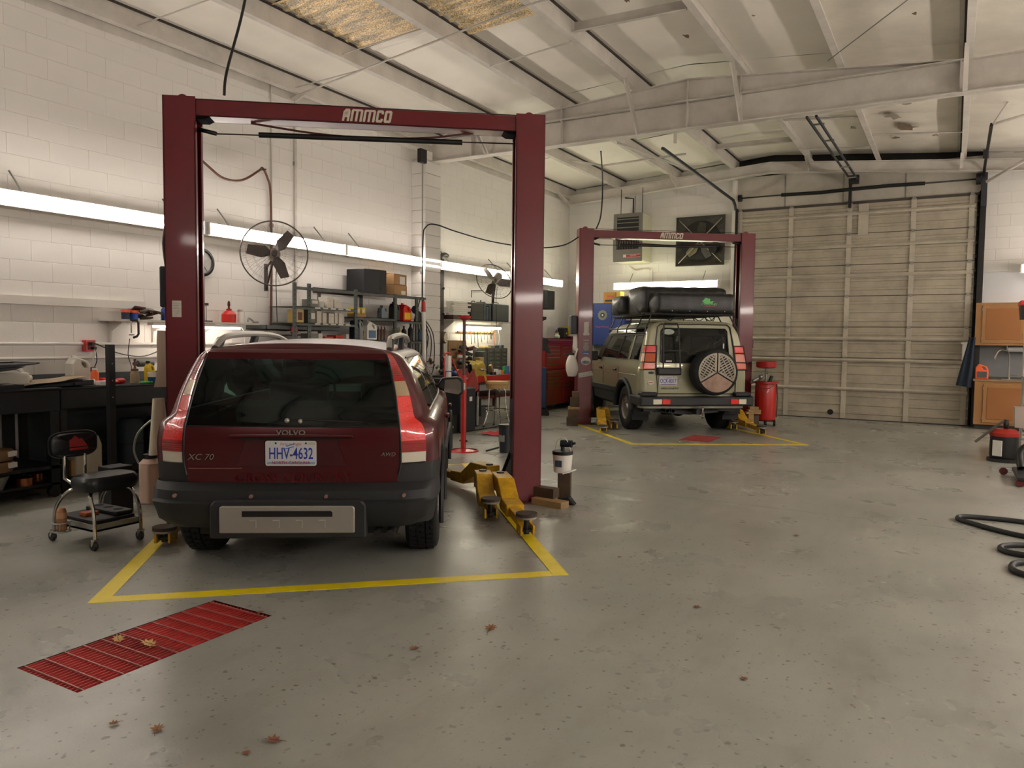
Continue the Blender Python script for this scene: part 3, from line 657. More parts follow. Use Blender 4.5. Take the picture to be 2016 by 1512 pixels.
def shell(keys, zs, wheels, wr_, classify, mats, parent, order, crown=.03, arch=True, arc=0):
    rows = []
    for z in zs:
        L = catmull(keys, z); rows.append([(x, y, z) for x, y in outline(L)])
    nc = len(rows[0]); parts = {k: ([], []) for k in order}
    def inside(p): return any(math.hypot(p[1]-wy, p[2]-wz) < wr_ for wy, wz in wheels)
    def snap(p, c):
        if not arch or c < iC or c > iF+2: return p
        for wy, wz in wheels:
            dy, dz = p[1]-wy, p[2]-wz; d = math.hypot(dy, dz)
            if d < wr_ and d > 1e-6:
                s = wr_/d; return (p[0], wy+dy*s, max(p[2], wz+dz*s) if dz > 0 else p[2])
        return p
    for j in range(len(rows)-1):
        for c in range(nc-1):
            q = [rows[j][c], rows[j][c+1], rows[j+1][c+1], rows[j+1][c]]
            if arch and iC <= c < iF+2 and all(inside(p) for p in q): continue
            q = [snap(p, c+(1 if k in (1, 2) else 0)) for k, p in enumerate(q)]
            ctr = [sum(p[i] for p in q)/4 for i in range(3)]
            for s in (1, -1):
                k = classify(c, j, ctr, s)
                if k is None: continue
                if k.startswith(('lamp_lens', 'side_window', 'pillar', 'sill', 'gutter')):
                    k = k+('@L' if s < 0 else '@R')+(('%d' % int(ctr[1]/.0001) if 0 else win(c, ctr)) if k[0] != 'l' else '')
                vs, fs = parts.setdefault(k, ([], [])); o = len(vs)
                vs += [(p[0]*s, p[1], p[2]) for p in q]; fs.append([o, o+1, o+2, o+3] if s > 0 else [o+3, o+2, o+1, o])
    # roof cap: strips between mirrored columns
    vs, fs = parts['body']; top = rows[-1]; K = 14; o = len(vs)
    for i in range(iL, nc-NN):
        x, y, z = top[i]
        for k in range(K+1):
            s = -1+2*k/K; e = min(1, (i-iL)/6, (nc-NN-1-i)/5+.0); e = max(e, 0)
            vs.append((x*s, y, z+crown*(1-s*s)**.8*e+arc*(1-s**4)*math.sin(PI*(i-iL)/(nc-NN-iL))))
    n_ = nc-NN-iL
    for i in range(n_-1):
        for k in range(K): a = o+i*(K+1)+k; fs.append([a, a+1, a+K+2, a+K+1])
    res = {}
    for k in list(parts):
        vs, fs = parts[k]
        if not fs: continue
        b0 = k.split('@')[0]; m = MB(); m.add(vs, fs, True); res[k] = m.build(b0.split(':')[0], mats[b0], parent, fix=False)
        if b0 in LABS: res[k]['label'] = LABS[b0]
        bm = bmesh.new(); bm.from_mesh(res[k].data); bmesh.ops.recalc_face_normals(bm, faces=bm.faces)
        if k == 'body' or 1:
            for e in bm.edges: e.smooth = not (len(e.link_faces) == 2 and e.calc_face_angle(0) > .55)
        bm.to_mesh(res[k].data); bm.free()
    return res, rows
def wheel(parent, x, y, r, w_, rim_r, side, spokes, rimmat, name='wheel', holes=0):
    """lathe about the local x axis; side=+1 outer face to +x"""
    t = D.objects.new(name, None); COL.objects.link(t); t.parent = parent; t.location = (x, y, r)
    h = w_/2
    pr = [(rim_r, -h*.9), (rim_r+.02, -h), (r-.05, -h), (r-.015, -h*.9), (r, -h*.72)]
    for k in range(5):
        a = -h*.72+h*1.44*(k+.5)/5; pr += [(r, a-.012), (r-.008, a-.008), (r-.008, a-.003), (r, a+.0)] if k else [(r, a)]
    pr += [(r, h*.72), (r-.015, h*.9), (r-.05, h), (rim_r+.02, h), (rim_r, h*.9)]
    m = MB().lathe(pr, 40, axis='x'); m.lathe([(rim_r, -h*.9), (rim_r-.015, -h*.6), (rim_r-.015, h*.6), (rim_r, h*.9)], 40, axis='x')
    # tread lugs
    for i in range(40):
        a = 2*PI*i/40
        for k, u in enumerate((-h*.72, -h*.2, h*.3)):
            aa = a+k*.05; c_, s_ = math.cos(aa), math.sin(aa); c2, s2 = math.cos(aa+.09), math.sin(aa+.09); rr = r+.005
            m.add([(u, r*.99*c_, r*.99*s_), (u+h*.42, r*.99*c_, r*.99*s_), (u+h*.42, rr*c_, rr*s_), (u, rr*c_, rr*s_), (u, r*.99*c2, r*.99*s2), (u+h*.42, r*.99*c2, r*.99*s2), (u+h*.42, rr*c2, rr*s2), (u, rr*c2, rr*s2)],
                  [(0, 1, 2, 3), (7, 6, 5, 4), (3, 2, 6, 7), (0, 3, 7, 4), (1, 5, 6, 2)])
    m.build('tyre', blackr, t)
    f = side*h*.55; m = MB()
    m.lathe([(rim_r-.012, side*h*.9), (rim_r-.03, side*h*.7), (rim_r-.035, f-.02*side)], 40, axis='x')
    m.lathe([(.001, f+.03*side), (.05, f+.03*side), (.065, f+.01*side), (.08, f)], 24, axis='x')
    for i in range(spokes):
        a = 2*PI*i/spokes; w0, w1 = (.045, .035) if holes == 0 else (.07, .075)
        for (ra, rb, wa, wb, fa, fb) in ((.05, rim_r-.02, w0, w1, f+.012*side, f+.02*side),):
            c_, s_ = math.cos(a), math.sin(a); pts = []
            for rr, ww, ff in ((ra, wa, fa), (rb, wb, fb)):
                for sg in (-1, 1): pts += [(ff, rr*c_-sg*ww*s_, rr*s_+sg*ww*c_), (ff-.03*side, rr*c_-sg*ww*s_, rr*s_+sg*ww*c_)]
            m.add(pts, [(0, 2, 6, 4), (1, 5, 7, 3), (0, 4, 5, 1), (2, 3, 7, 6), (4, 6, 7, 5), (0, 1, 3, 2)])
    m.build('rim', rimmat, t)
    MB().lathe([(0, -side*h*.3), (rim_r-.03, -side*h*.3)], 30, axis='x').build('brake_backing', dsteel, t)
    return t
# ---------------------------------------------------------------- maroon estate car
maroon = M('maroon_paint', '4c0510', .3, metal=.35, coat=.5)
clad = M('cladding_grey', '191b1d', .6, bump=.2, bscale=400)
tint = GLASS('tinted_glass', (.30, .50, .46)); tint2 = GLASS('rear_glass', (.24, .60, .50)); shield = GLASS('clear_glass', (.75, .9, .84))
lampr = M('lamp_red', 'e0180e', .15, coat=1, bump=.7, bscale=70); lampd = M('lamp_dark_red', 'a00c0a', .12, coat=1)
lampc = M('lamp_clear', 'd4ccba', .15, coat=1, bump=.6, bscale=160, metal=.3); lampa = M('lamp_amber_clear', '98805c', .15, coat=1, bump=.5, bscale=150, metal=.2)
silver = M('silver_plastic', 'a39f96', .38, metal=.55); darktrim = M('dark_trim', '0c0d0f', .35)
car = thing('estate_car', 'maroon estate car with grey lower cladding parked under the near lift', 'car', (-3.41, 3.25, 0), R(33.5))
K = [dict(z=.60, rx=.63, lx=.80, w=.882, yr=.10, yi=.13, yl=.20, cy=.42, ys=4.10, yf=4.66, fr=.45, fb=.18, tap=.08),
     dict(z=.73, rx=.655, lx=.806, w=.888, yr=.095, yi=.125, yl=.20, cy=.42, ys=4.10, yf=4.66, fr=.45, fb=.18, tap=.08),
     dict(z=.84, rx=.655, lx=.808, w=.888, yr=.085, yi=.12, yl=.19, cy=.42, ys=4.0, yf=4.60, fr=.45, fb=.18, tap=.08),
     dict(z=.935, rx=.650, lx=.795, w=.880, yr=.09, yi=.125, yl=.20, cy=.43, ys=3.85, yf=4.30, fr=.45, fb=.16, tap=.07),
     dict(z=.975, rx=.645, lx=.775, w=.860, yr=.10, yi=.135, yl=.21, cy=.43, ys=3.55, yf=3.75, fr=.40, fb=.14, tap=.06),
     dict(z=1.005, rx=.640, lx=.735, w=.815, yr=.11, yi=.145, yl=.22, cy=.42, ys=3.38, yf=3.58, fr=.38, fb=.13, tap=.05),
     dict(z=1.05, rx=.632, lx=.722, w=.795, yr=.125, yi=.155, yl=.23, cy=.42, ys=3.28, yf=3.48, fr=.36, fb=.12, tap=.05),
     dict(z=1.14, rx=.618, lx=.702, w=.765, yr=.155, yi=.185, yl=.255, cy=.43, ys=3.05, yf=3.26, fr=.33, fb=.11, tap=.05),
     dict(z=1.235, rx=.598, lx=.668, w=.725, yr=.19, yi=.215, yl=.28, cy=.44, ys=2.85, yf=3.04, fr=.3, fb=.10, tap=.04),
     dict(z=1.365, rx=.565, lx=.605, w=.655, yr=.24, yi=.26, yl=.30, cy=.43, ys=2.55, yf=2.72, fr=.27, fb=.09, tap=.03),
     dict(z=1.405, rx=.548, lx=.575, w=.610, yr=.235, yi=.262, yl=.30, cy=.42, ys=2.42, yf=2.60, fr=.25, fb=.08, tap=.03),
     dict(z=1.428, rx=.51, lx=.53, w=.548, yr=.27, yi=.285, yl=.31, cy=.40, ys=2.32, yf=2.50, fr=.22, fb=.08, tap=.02)]
zs = [.34, .42, .50, .56, .60, .64, .68, .73, .765, .80, .835, .87, .90, .935, .955, .975, .99, 1.005, 1.025, 1.05, 1.095, 1.14, 1.19, 1.235, 1.30, 1.365, 1.385, 1.405, 1.418, 1.428]
K0 = [dict(K[0], z=.34, w=.85, yr=.14, yi=.17, yl=.24)]+K
WY, FY = .90, 3.66
def side_t(c): return (c-iS)/NS
def cls(c, j, p, s):
    x, y, z = p
    if c < iL:      # tailgate
        if z < .60: return None
        if z > .955 and z < 1.375: return 'rear_window'
        return 'tailgate' if z < .96 else 'body'
    if c < iC:      # lamps
        if z < .73: return 'cladding'
        if c == iL and z < .0: return 'body'
        if z < .80: return 'lamp_lens:c'
        if z < .87: return 'lamp_lens:d'
        if z < 1.045: return 'lamp_lens:r'
        if z < 1.14: return 'lamp_lens:r2'
        if z < 1.235: return 'lamp_lens:a'
        if z < 1.405: return 'lamp_lens:d2'
        return 'body'
    if c < iS: return 'cladding' if z < .71 else 'body'
    if c < iF:
        t = side_t(c)
        if z < .52+.06*0: return 'cladding'
        near = any(math.hypot(y-wy, z-.34) < .47 for wy in (WY, FY))
        if near and z < .82: return 'cladding'
        if z > 1.02 and z < 1.37:
            if .055 < t < .285: return 'side_window'
            if .315 < t < .625: return 'side_window'
            if .655 < t < .99: return 'side_window'
            if .285 <= t <= .315 or .625 <= t <= .655: return 'pillar'
        return 'body'
    if z > 1.02 and z < 1.38 and c > iF+2: return 'windscreen'
    if z < .56: return 'cladding'
    return 'body'
mats = {'body': maroon, 'tailgate': maroon, 'rear_window': tint2, 'side_window': tint, 'windscreen': shield, 'pillar': darktrim, 'cladding': clad,
        'lamp_lens:c': lampc, 'lamp_lens:d': lampd, 'lamp_lens:r': lampr, 'lamp_lens:r2': lampr, 'lamp_lens:a': lampa, 'lamp_lens:d2': lampd}
WIN = (.3, .64)
LABS = {'lamp_lens:c': 'clear reversing lens at the bottom', 'lamp_lens:a': 'clear indicator lens', 'lamp_lens:r': 'bright red lower lens', 'lamp_lens:r2': 'bright red middle lens', 'lamp_lens:d': 'dark red lens band', 'lamp_lens:d2': 'long ribbed red upper lens'}
res, rows = shell(K0, zs, [(WY, .34), (FY, .34)], .375, cls, mats, car, list(mats), crown=.028, arc=.04)
bh = res['body']
# dark seams round the tailgate
def seam(pts, r=.005, mat=None, name='seam', n=6): return MB().tube(pts, r, n).build(name, mat or darktrim, car)
def surf(cf, z, off=.0):
    L = catmull(K0, z); P = outline(L); i = int(cf); f = cf-i; a = P[i]; b = P[min(i+1, len(P)-1)]; return (lerp(a[0], b[0], f), lerp(a[1], b[1], f)-off, z)
for s in (-1, 1):
    seam([(s*(surf(iL, z)[0]), surf(iL, z)[1]-.001, z) for z in (.66, .73, .82, .9, .96, 1.0, 1.05, 1.1, 1.15, 1.2, 1.25, 1.3, 1.36, 1.40)], .0075)
    seam([(s*surf(c, .73)[0], surf(c, .73)[1]-.001, .73) for c in (iL, iL+1, iL+2, iL+3, iL+3.9)], .005)
    for z in (.80, 1.045, 1.14, 1.235): seam([(s*surf(c, z)[0], surf(c, z)[1]-.0005, z) for c in (iL+.2, iL+1, iL+2, iL+3, iL+3.9)], .002, lampd, 'lens_rib')
    for z in [.812+.013*i for i in range(4)]+[1.26+.014*i for i in range(9)]: seam([(s*surf(c, z)[0], surf(c, z)[1]-.0005, z) for c in (iL+.4, iL+1, iL+2, iL+3, iL+3.7)], .0018, reddark, 'lens_rib', 4)
    # bright side-window trim and shoulder
    seam([(s*(surf(c, 1.018)[0]+.002), surf(c, 1.018)[1], 1.018) for c in range(iS+4, iF-1, 3)], .006, silver, 'window_trim')
    seam([(s*(surf(c, 1.375)[0]+.002), surf(c, 1.375)[1], 1.375) for c in range(iS+4, iF-6, 3)], .006, darktrim, 'window_trim')
    seam([(s*(surf(iS+NS*.31, z)[0]+.001), surf(iS+NS*.31, z)[1], z) for z in (.5, .6, .7, .8, .9, .97)], .004); seam([(s*(surf(iS+NS*.61, z)[0]+.001), surf(iS+NS*.61, z)[1], z) for z in (.5, .6, .7, .8, .9, .97)], .004)
    # side rubbing strip
    seam([(s*(.893), y, .64) for y in (1.35, 2.2, 3.2)], .02, clad, 'side_moulding')
    for y in (1.75, 2.75): MB().cbox((s*.905, y, .87), (.03, .17, .03)).build('door_handle', maroon, car, bevel=.008)
    # wheel arch rim
    for wy in (WY, FY):
        MB().tube([(s*.895, wy+.385*math.cos(a), .34+.385*math.sin(a)) for a in [PI*i/16 for i in range(-1, 18)]], .018, 6).build('wheel_arch', clad, car)
seam([(x, surf(abs(x)/.655*NR*.999, .96)[1]-.002, .958) for x in [i*.06-.63 for i in range(22)]], .004)
# number plate recess, handle, badges
B(-.37, .37, .068, .10, .893, .912).build('handle_lip', maroon, car, bevel=.006)
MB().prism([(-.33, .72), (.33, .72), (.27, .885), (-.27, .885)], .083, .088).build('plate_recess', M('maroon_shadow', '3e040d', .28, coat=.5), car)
B(-.30, .30, .075, .092, .880, .892).build('handle_gap', darktrim, car)
def nc_plate(parent, loc, rot, txt, sx=1):
    p = D.objects.new('number_plate', None); COL.objects.link(p); p.parent = parent; p.location = loc; p.rotation_euler = rot
    pts = []; w_, h, r = .152, .076, .012
    for cx, cz, a0 in ((w_-r, h-r, 0), (-w_+r, h-r, PI/2), (-w_+r, -h+r, PI), (w_-r, -h+r, 3*PI/2)):
        for k in range(4): a = a0+PI/2*k/3; pts.append((cx+r*math.cos(a), cz+r*math.sin(a)))
    MB().prism(pts, -.002, .002).build('plate', M('plate_white', 'cfccc6', .4), p)
    MB().prism([(u*.975, v*.95) for u, v in pts], -.0026, -.002).build('plate_face', M('plate_face', 'c2c4c6', .4), p)
    B(-.143, .143, -.0032, -.0027, -.066, -.052).build('plate_band', M('plate_sky', '7d9fc0', .5), p)
    blue_ = M('plate_blue', '26359a', .4)
    text(txt, .098, blue_, p, (0, -.003, -.004), ext=.0004, sx=.62, bold=.0012)
    text('First in Flight', .024, M('plate_red', 'a8323a', .5), p, (0, -.003, .056), ext=.0003); text('NORTH CAROLINA', .026, M('plate_red2', 'a0203a', .5), p, (0, -.0036, -.058), ext=.0003, bold=.0004)
    # the sketched glider on the plate
    gl = M('plate_glider', '3c78b8', .5); MB().prism([(-.03, .046), (.02, .062), (.022, .056), (-.028, .040)], -.0030, -.0026).prism([(-.034, .030), (.018, .044), (.018, .038), (-.034, .024)], -.0030, -.0026).build('plate_picture', gl, p)
    for x in (-.09, .09): MB().cyl((x, -.006, .062), (x, 0, .062), .006, n=10).build('screw', dsteel, p)
    B(.105, .145, -.0032, -.0026, .052, .066).build('year_sticker', M('sticker_tan', 'b8b49a', .5), p)
    return p
nc_plate(car, (0, .070, .80), (0, 0, 0), 'HHV-4632')
bd = M('badge_chrome', 'b8b4ac', .25, metal=.9)
text('VOLVO', .042, bd, car, (0, .072, .925), ext=.004, sx=1.25, bold=.0012); text('XC 70', .052, bd, car, (-.545, .095, .772), ext=.003, sx=1.1, shear=.25); text('AWD', .036, bd, car, (.58, .098, .79), ext=.003, sx=1.0, shear=.3)
text('CROSS COUNTRY', .078, M('emboss', '6a141f', .25, metal=.4), car, (0, .088, .645), ext=.0022, sx=1.12, shear=.2, name='embossed_lettering')
B(-.62, -.30, .098, .103, .700, .706).build('reflection_streak', M('reflection_strip', '7a4440', .3), car)  # reflection on the tailgate, put in as a thin paler strip
# rear bumper
KB = [dict(z=.345, rx=.62, lx=.70, w=.78, yr=.07, yi=.085, yl=.12, cy=.40), dict(z=.40, rx=.68, lx=.78, w=.845, yr=.02, yi=.045, yl=.09, cy=.42), dict(z=.485, rx=.70, lx=.795, w=.882, yr=.0, yi=.03, yl=.08, cy=.42),
      dict(z=.505, rx=.70, lx=.80, w=.890, yr=-.005, yi=.025, yl=.075, cy=.42), dict(z=.52, rx=.70, lx=.80, w=.888, yr=.03, yi=.055, yl=.10, cy=.42), dict(z=.575, rx=.70, lx=.795, w=.884, yr=.035, yi=.06, yl=.105, cy=.42), dict(z=.60, rx=.69, lx=.80, w=.882, yr=.075, yi=.10, yl=.14, cy=.42), dict(z=.615, rx=.65, lx=.79, w=.880, yr=.10, yi=.12, yl=.16, cy=.42)]
m = MB(); rws = []
for k in KB:
    P = []
    for i in range(9): t = i/8; P.append((k['rx']*t, k['yr']+(k['yi']-k['yr'])*t**3))
    for i in range(1, 5): t = i/4; P.append((lerp(k['rx'], k['lx'], t), lerp(k['yi'], k['yl'], t**1.4)))
    for i in range(1, 6): a = PI/2*i/5; P.append((k['lx']+(k['w']-k['lx'])*math.sin(a), k['yl']+(k['cy']-k['yl'])*(1-math.cos(a))))
    P.append((k['w'], .52-.0)); rws.append([(x, y if y < .5 else min(y, WY-math.sqrt(max(.0, .385**2-(k['z']-.34)**2))), k['z']) for x, y in P])
for s in (1, -1):
    for a, b_ in zip(rws, rws[1:]):
        for i in range(len(a)-1): m.add([(p[0]*s, p[1], p[2]) for p in (a[i], a[i+1], b_[i+1], b_[i])], [(0, 1, 2, 3)], True)
m.build('rear_bumper', clad, car)
pts = [(-.46, .30), (.46, .30), (.46, .50), (.43, .53), (-.43, .53), (-.46, .50)]
MB().prism(pts, -.02, .08).build('bumper_centre', clad, car, bevel=.01)
MB().prism([(-.40, .335), (.395, .335), (.395, .485), (.385, .498), (-.39, .498), (-.40, .485)], -.034, -.015).build('skid_plate', silver, car, bevel=.006)
MB().prism([(-.265, .435), (.265, .435), (.265, .46), (.255, .47), (-.265, .47)], -.0365, -.030).build('skid_slot', darktrim, car)
for x in (-.20, -.065, .07, .205): MB().box(x-.02, x+.018, -.040, -.03, .410, .416).box(x+.014, x+.018, -.039, -.03, .37, .412).build('skid_rib', M('rib_silver', 'c2beb4', .3, metal=.7), car)
for x, z, y in ((-.228, .545, .028), (.217, .545, .028), (.682, .548, .045), (-.682, .548, .045)): MB().cyl((x, y-.012, z), (x, y+.02, z), .011, n=12).build('parking_sensor', M('sensor', '8a6a60', .4), car)
MB().box(-.62, .62, .30, 4.3, .25, .36).box(-.84, .84, 1.35, 3.2, .25, .38).build('underbody', black, car)
MB().cyl((.52, .04, .31), (.52, .3, .31), .025, n=10).cyl((.60, .04, .31), (.60, .3, .31), .025, n=10).build('exhaust', dsteel, car)
# rear wiper, third brake lamp, mirror, roof rails
MB().tube([(-.02, .115, .995), (.10, .105, 1.0), (.42, .115, .985)], .006, 6).build('wiper', black, car); MB().ball((-.03, .105, .995), .016).ball((.05, .10, .992), .014).build('wiper_pivot', silver, car)
for s in (-1, 1):
    L_ = [(s*.555, .42, 1.43), (s*.55, .50, 1.475), (s*.545, .66, 1.505), (s*.55, 1.1, 1.523), (s*.55, 1.6, 1.525), (s*.545, 2.05, 1.505), (s*.53, 2.35, 1.455)]
    MB().tube(L_, .021, 8, smooth=4).build('roof_rail', silver, car)
    for y0, y1, zt in ((.36, .54, 1.50), (1.2, 1.34, 1.515), (2.1, 2.25, 1.48)): MB().prism([(y0, 1.41), (y0+.13, 1.41), (y1+.06, zt-.01), (y1-.02, zt)], s*.555-.02, s*.555+.02, 'x').build('rail_foot', M('rail_foot', '26282a', .5), car, bevel=.006)
    MB().prism([(s*.76, 1.03), (s*.80, 1.0), (s*.99, .93), (s*1.03, .96), (s*1.03, 1.10), (s*.99, 1.13), (s*.82, 1.12)], 2.98, 3.12).build('wing_mirror', black, car, bevel=.02, seg=2)
    MB().prism([(s*.84, .98), (s*.98, .955), (s*1.01, .98), (s*1.01, 1.08), (s*.97, 1.11), (s*.85, 1.10)], 2.972, 2.979).build('mirror_glass', chrome, car)
    MB().cbox((s*1.04, 3.05, 1.03), (.02, .06, .07)).build('mirror_indicator', wht, car, bevel=.006)
    wheel(car, s*.755, WY, .34, .225, .205, s, 5, silver); wheel(car, s*.755, FY, .34, .225, .205, s, 5, silver)
# interior
it = M('interior_black', '12151a', .8); it2 = M('interior_grey', '2a3436', .8)
def seat(x, y, wd=.5):
    o = D.objects.new('seat', None); COL.objects.link(o); o.parent = car
    MB().prism([(y, .60), (y+.12, .55), (y+.02, 1.13), (y-.06, 1.13)], x-wd/2, x+wd/2, 'x').box(x-wd/2, x+wd/2, y, y+.5, .45, .62).build('seat_back', it, o, bevel=.05, seg=2)
    for dx in ((0,) if wd < .8 else (-.42, .0, .42)): MB().cbox((x+dx, y-.02, 1.24), (.27, .11, .19)).build('headrest', it, o, bevel=.04, seg=2)
seat(-.37, 2.05); seat(.40, 2.05); MB().prism([(1.1, .60), (1.22, .55), (1.12, 1.04), (1.04, 1.04)], -.62, .62, 'x').build('rear_seat', it, car, bevel=.04)
MB().prism([(2.95, .8), (3.5, .8), (3.45, 1.0), (3.1, 1.03), (2.95, .98)], -.72, .72, 'x').build('dashboard', it, car)
MB().tube([(-.38+.18*math.cos(a), 2.82+.06*math.sin(a), 1.0+.17*math.sin(a)) for a in [2*PI*i/20 for i in range(20)]], .014, 6, closed=True).build('steering_wheel', it, car)
B(-.80, .80, .35, 1.0, .40, .72).build('load_floor', it, car)
MB().cbox((0, 2.62, 1.33), (.24, .03, .07)).build('interior_mirror', black, car, bevel=.01)
# ---------------------------------------------------------------- green off-roader
sage = M('sage_paint', '98977c', .28, metal=.35, coat=1.0)
suv = thing('off_roader', 'sage green off-roader with black roof tent parked under the far lift', 'car', (-3.54, 12.12, 0), R(39))
K = [dict(z=.42, rx=.70, lx=.84, w=.90, yr=.14, yi=.15, yl=.17, cy=.30, ys=4.05, yf=4.42, fr=.3, fb=.12, tap=.05),
     dict(z=.66, rx=.70, lx=.855, w=.925, yr=.12, yi=.13, yl=.15, cy=.30, ys=4.1, yf=4.45, fr=.3, fb=.12, tap=.05),
     dict(z=.95, rx=.69, lx=.855, w=.928, yr=.12, yi=.13, yl=.15, cy=.30, ys=4.1, yf=4.45, fr=.3, fb=.12, tap=.05),
     dict(z=1.06, rx=.68, lx=.85, w=.918, yr=.12, yi=.13, yl=.15, cy=.29, ys=3.9, yf=4.30, fr=.3, fb=.12, tap=.05),
     dict(z=1.13, rx=.675, lx=.84, w=.895, yr=.125, yi=.135, yl=.155, cy=.28, ys=3.2, yf=3.45, fr=.3, fb=.1, tap=.04),
     dict(z=1.17, rx=.67, lx=.835, w=.882, yr=.13, yi=.14, yl=.16, cy=.27, ys=3.02, yf=3.22, fr=.28, fb=.1, tap=.03),
     dict(z=1.43, rx=.655, lx=.79, w=.835, yr=.165, yi=.175, yl=.19, cy=.28, ys=2.72, yf=2.92, fr=.25, fb=.09, tap=.02),
     dict(z=1.60, rx=.635, lx=.745, w=.795, yr=.19, yi=.20, yl=.21, cy=.28, ys=2.5, yf=2.70, fr=.22, fb=.09, tap=.02),
     dict(z=1.64, rx=.63, lx=.735, w=.782, yr=.195, yi=.205, yl=.215, cy=.28, ys=2.45, yf=2.64, fr=.2, fb=.08, tap=.02),
     dict(z=1.74, rx=.60, lx=.68, w=.715, yr=.21, yi=.22, yl=.23, cy=.28, ys=2.3, yf=2.50, fr=.2, fb=.08, tap=.0),
     dict(z=1.80, rx=.58, lx=.63, w=.66, yr=.225, yi=.235, yl=.245, cy=.28, ys=1.9, yf=2.10, fr=.2, fb=.08, tap=.0),
     dict(z=1.825, rx=.54, lx=.58, w=.60, yr=.25, yi=.255, yl=.26, cy=.29, ys=1.7, yf=1.9, fr=.2, fb=.08, tap=.0)]
zs = [.42, .48, .54, .60, .66, .72, .78, .84, .90, .95, 1.0, 1.06, 1.10, 1.13, 1.15, 1.17, 1.2, 1.26, 1.32, 1.38, 1.43, 1.49, 1.55, 1.60, 1.62, 1.64, 1.68, 1.71, 1.74, 1.77, 1.80, 1.815, 1.825]
WY2, FY2 = .95, 3.49
def cls2(c, j, p, s):
    x, y, z = p
    if c < iL:
        if 1.17 < z < 1.72 and c < iL-1: return 'rear_window'
        return 'tailgate' if z < 1.74 else 'body'
    if c < iS: return 'body'
    if c < iF:
        t = side_t(c)
        if z < .58: return 'sill'
        if 1.19 < z < 1.60:
            if .03 < t < .20: return 'side_window'
            if .25 < t < .46: return 'side_window'
            if .485 < t < .86: return 'side_window'
            if .46 <= t <= .485 or t >= .86: return 'pillar'
        if 1.64 < z < 1.74 and .04 < t < .3: return 'side_window'
        if 1.60 < z < 1.625: return 'gutter'
        return 'body'
    if 1.18 < z < 1.62 and c > iF+1: return 'windscreen'
    if z < .66: return 'sill'
    return 'body'
sg = GLASS('suv_glass', (.38, .48, .42))
mats = {'body': sage, 'tailgate': sage, 'rear_window': sg, 'side_window': sg, 'windscreen': shield, 'pillar': darktrim, 'sill': clad, 'gutter': darktrim}
car_save = car; car = suv
WIN = (.225, .47, .49); LABS = {}
res2, rows2 = shell(K, zs, [(WY2, .375), (FY2, .375)], .45, cls2, mats, suv, list(mats), crown=.025)
K0 = K
